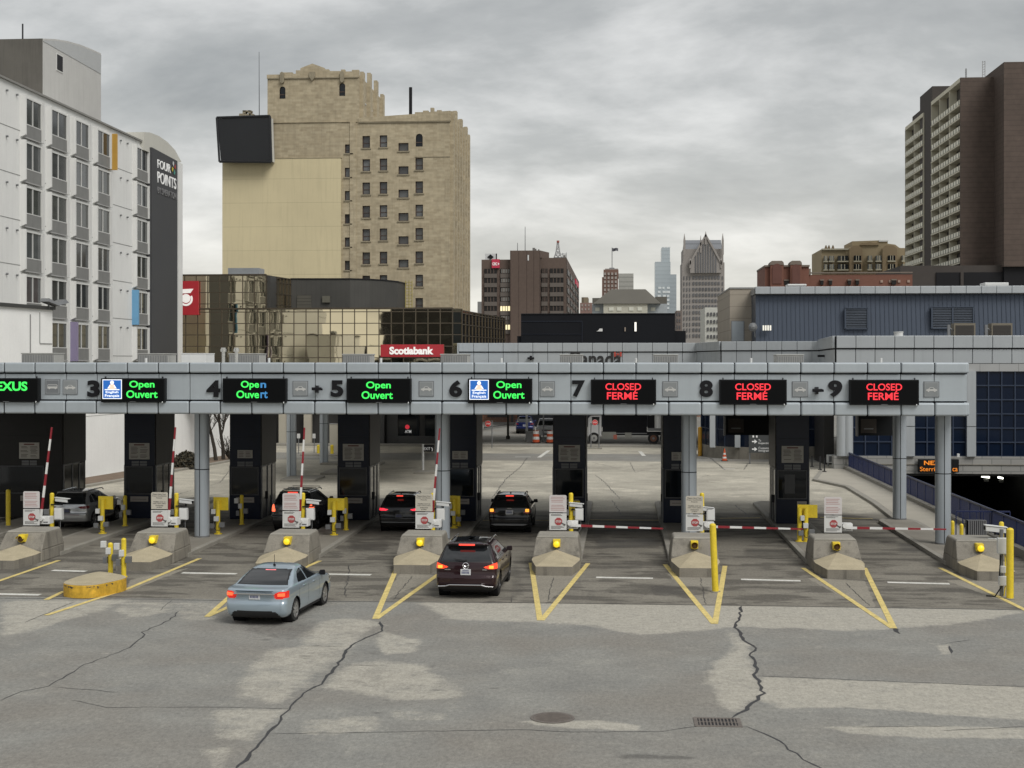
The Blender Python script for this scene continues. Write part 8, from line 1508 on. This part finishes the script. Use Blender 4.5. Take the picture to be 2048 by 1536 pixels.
mb = MB(); mb.box(HXr + 1.9, XY(2300, Y0), Y0, Y0 + 14, 0, ztop, bh); mb.box(HXr, HXr + 1.9, Y0, Y0 + .5, 0, ztop, bh)
mb.box(XY(2008, Y0 - 8), XY(2300, Y0 - 8), Y0 - 8, Y0 + 10, ZY(2010, 533, Y0 - 8), ZY(2010, 124, Y0 - 8), bh)
zl0 = ZT(530); yA, yB = PX(1862, 400, HXr)[0], PX(1846, 400, HXr)[0]; y2 = y1
mb.box(HXr + .3, HXr + 14, yA, yB + 5, 0, PX(1850, 183, HXr)[1], bhd); mb.box(HXr + 1.9, HXr + 14, yB, y2, 0, PX(1811, 233, HXr)[1] , bhd); mb.box(HXr - .0, HXr + .25, y2 - .4, y2, 0, PX(1811, 257, HXr)[1], bhd); mb.build('wall', t)
mb = MB(); mb.box(HXr - 14, XY(2300, Y0 - 6), Y0 - 6, Y0 + 30, 0, ZY(1900, 531, Y0 - 6), bhd); mb.box(XY(1872, Y0 - 6), XY(2006, Y0 - 6), Y0 - 6.3, Y0 - 6, 0, ZY(1900, 545, Y0 - 6), black); mb.box(XY(1920, Y0 - 6), XY(1926, Y0 - 6), Y0 - 6.6, Y0 - 6.2, 0, ZY(1900, 545, Y0 - 6), bhd); mb.box(XY(2008, Y0 - 7), XY(2300, Y0 - 7), Y0 - 7, Y0 - 6, 0, ZY(1900, 535, Y0 - 6), black); mb.build('podium', t)
flh = 26.35 / F_PX * (Y0 * CT + HXr * 0) ; flh = ZT(400) - ZT(426.35)
zfl = [ZT(208 + 26.35 * k) for k in range(14)]
for nm, (ya, yb_), ztp in (('right', (Y0 + .4, yA - .1), ztop), ('left', (yB + .1, y2 - .4), PX(1811, 236, HXr)[1] if False else None)):
    if ztp is None: ztp = PX(1843, 228, HXr)[1]; off = 1
    else: off = 0
    mid = [ya, ya + (yb_ - ya) * .36, ya + (yb_ - ya) * .7, yb_] if nm == 'right' else [ya, (ya + yb_) / 2, yb_]
    top = ztp
    zf = [z for z in zfl if z < top - 2.0]
    if nm == 'left': zf = [z for z in zf if z < top - 2.0]
    mb = MB(); mb.box(HXr - .02, HXr + 1.9, ya, yb_, top - .9, top, ct)
    for yy in mid: mb.box(HXr + .02, HXr + 1.9, yy - .14, yy + .14, 0, top - .9, ct)
    mb.box(HXr + 1.7, HXr + 1.9, ya, yb_, 0, top - .9, M('balcony_back', (.06, .055, .05), .7)); mb.build('balcony_frame', t)
    for z in zf:
        if z < zl0 - 1: continue
        for a, b in zip(mid, mid[1:]):
            mb = MB(); mb.box(HXr - .12, HXr + 1.7, a + .15, b - .15, z - .30, z - .02, ct); mb.box(HXr - .06, HXr - .02, a + .15, b - .15, z + .1, z + 1.0, M('pale_baluster_panel', (.80, .78, .66), .7, lines=('Y', 2.5, .75, .75))); mb.box(HXr - .08, HXr + .02, a + .15, b - .15, z + 1.0, z + 1.06, ct); bl_ = mb.build('balcony', t)
            mb = MB(); mb.box(HXr + 1.64, HXr + 1.69, a + .5, a + (b - a) * .6, z, z + 2.0, glassd); mb.build('balcony_door', bl_)
mb = MB(); mb.cyl((XY(1932, Y0 + 5), Y0 + 5, ztop), (XY(1932, Y0 + 5), Y0 + 5, ZY(1932, 137, Y0 + 5)), .12, grey, n=6)
for k in range(4): zz = ZY(1932, 140 + k * 4, Y0 + 5); mb.cyl((XY(1930, Y0 + 5), Y0 + 5, zz), (XY(1934, Y0 + 5), Y0 + 5, zz), .08, grey, n=5)
tag(mb.build('roof_antenna'), 'short dark antenna on the brown high-rise roof, left of the pale one', 'antenna')
mb = MB()
for px in (1965, 1970): mb.cyl((XY(px, Y0 + 5), Y0 + 5, ztop), (XY(px, Y0 + 5), Y0 + 5, ZY(px, 122, Y0 + 5)), .08, lat, n=5)
for k in range(6): zz = ZY(1965, 150 - k * 5, Y0 + 5); mb.cyl((XY(1965, Y0 + 5), Y0 + 5, zz), (XY(1970, Y0 + 5), Y0 + 5, zz + .3), .06, lat, n=5)
tag(mb.build('roof_antenna'), 'pale twin-pole antenna on the brown high-rise roof', 'antenna')
# ---- dark blocks added unseen behind the viewpoint to darken the gold glass reflection
dkb = M('mirrored_block_dark', (.022, .021, .022), .5, var=.2, vs=.1)
def behind(nm, lab, x0, x1, y0, y1, h):
    t = thing(nm, lab, 'building', ((x0 + x1) / 2, (y0 + y1) / 2, 0)); mb = MB(); mb.box(x0, x1, y0, y1, 0, h, dkb); mb.build('wall', t); mb = MB(); n = int((x1 - x0) / 4)
    for k in range(n):
        for z in range(3, int(h) - 2, 4): mb.box(x0 + 4 * k + .8, x0 + 4 * k + 3.2, y1, y1 + .1, z, z + 1.8, glassd)
    g_ = mb.build('window_band', t); g_['kind'] = 'stuff'
behind('mirrored_tall_block', 'unseen tall dark block added to darken the right half of the gold glass', -55, -30, -95, -80, 50)
behind('mirrored_low_block', 'unseen low dark block added to darken the foot of the gold glass', -160, -74, -125, -115, 10.8); behind('mirrored_peak_block', 'unseen dark block added to mirror as a small peak in the gold glass', -101, -95, -114, -108, 13.6); behind('mirrored_long_block', 'unseen long dark block added to darken the gold glass beside the tall one', -73, -58, -118, -105, 9.2)
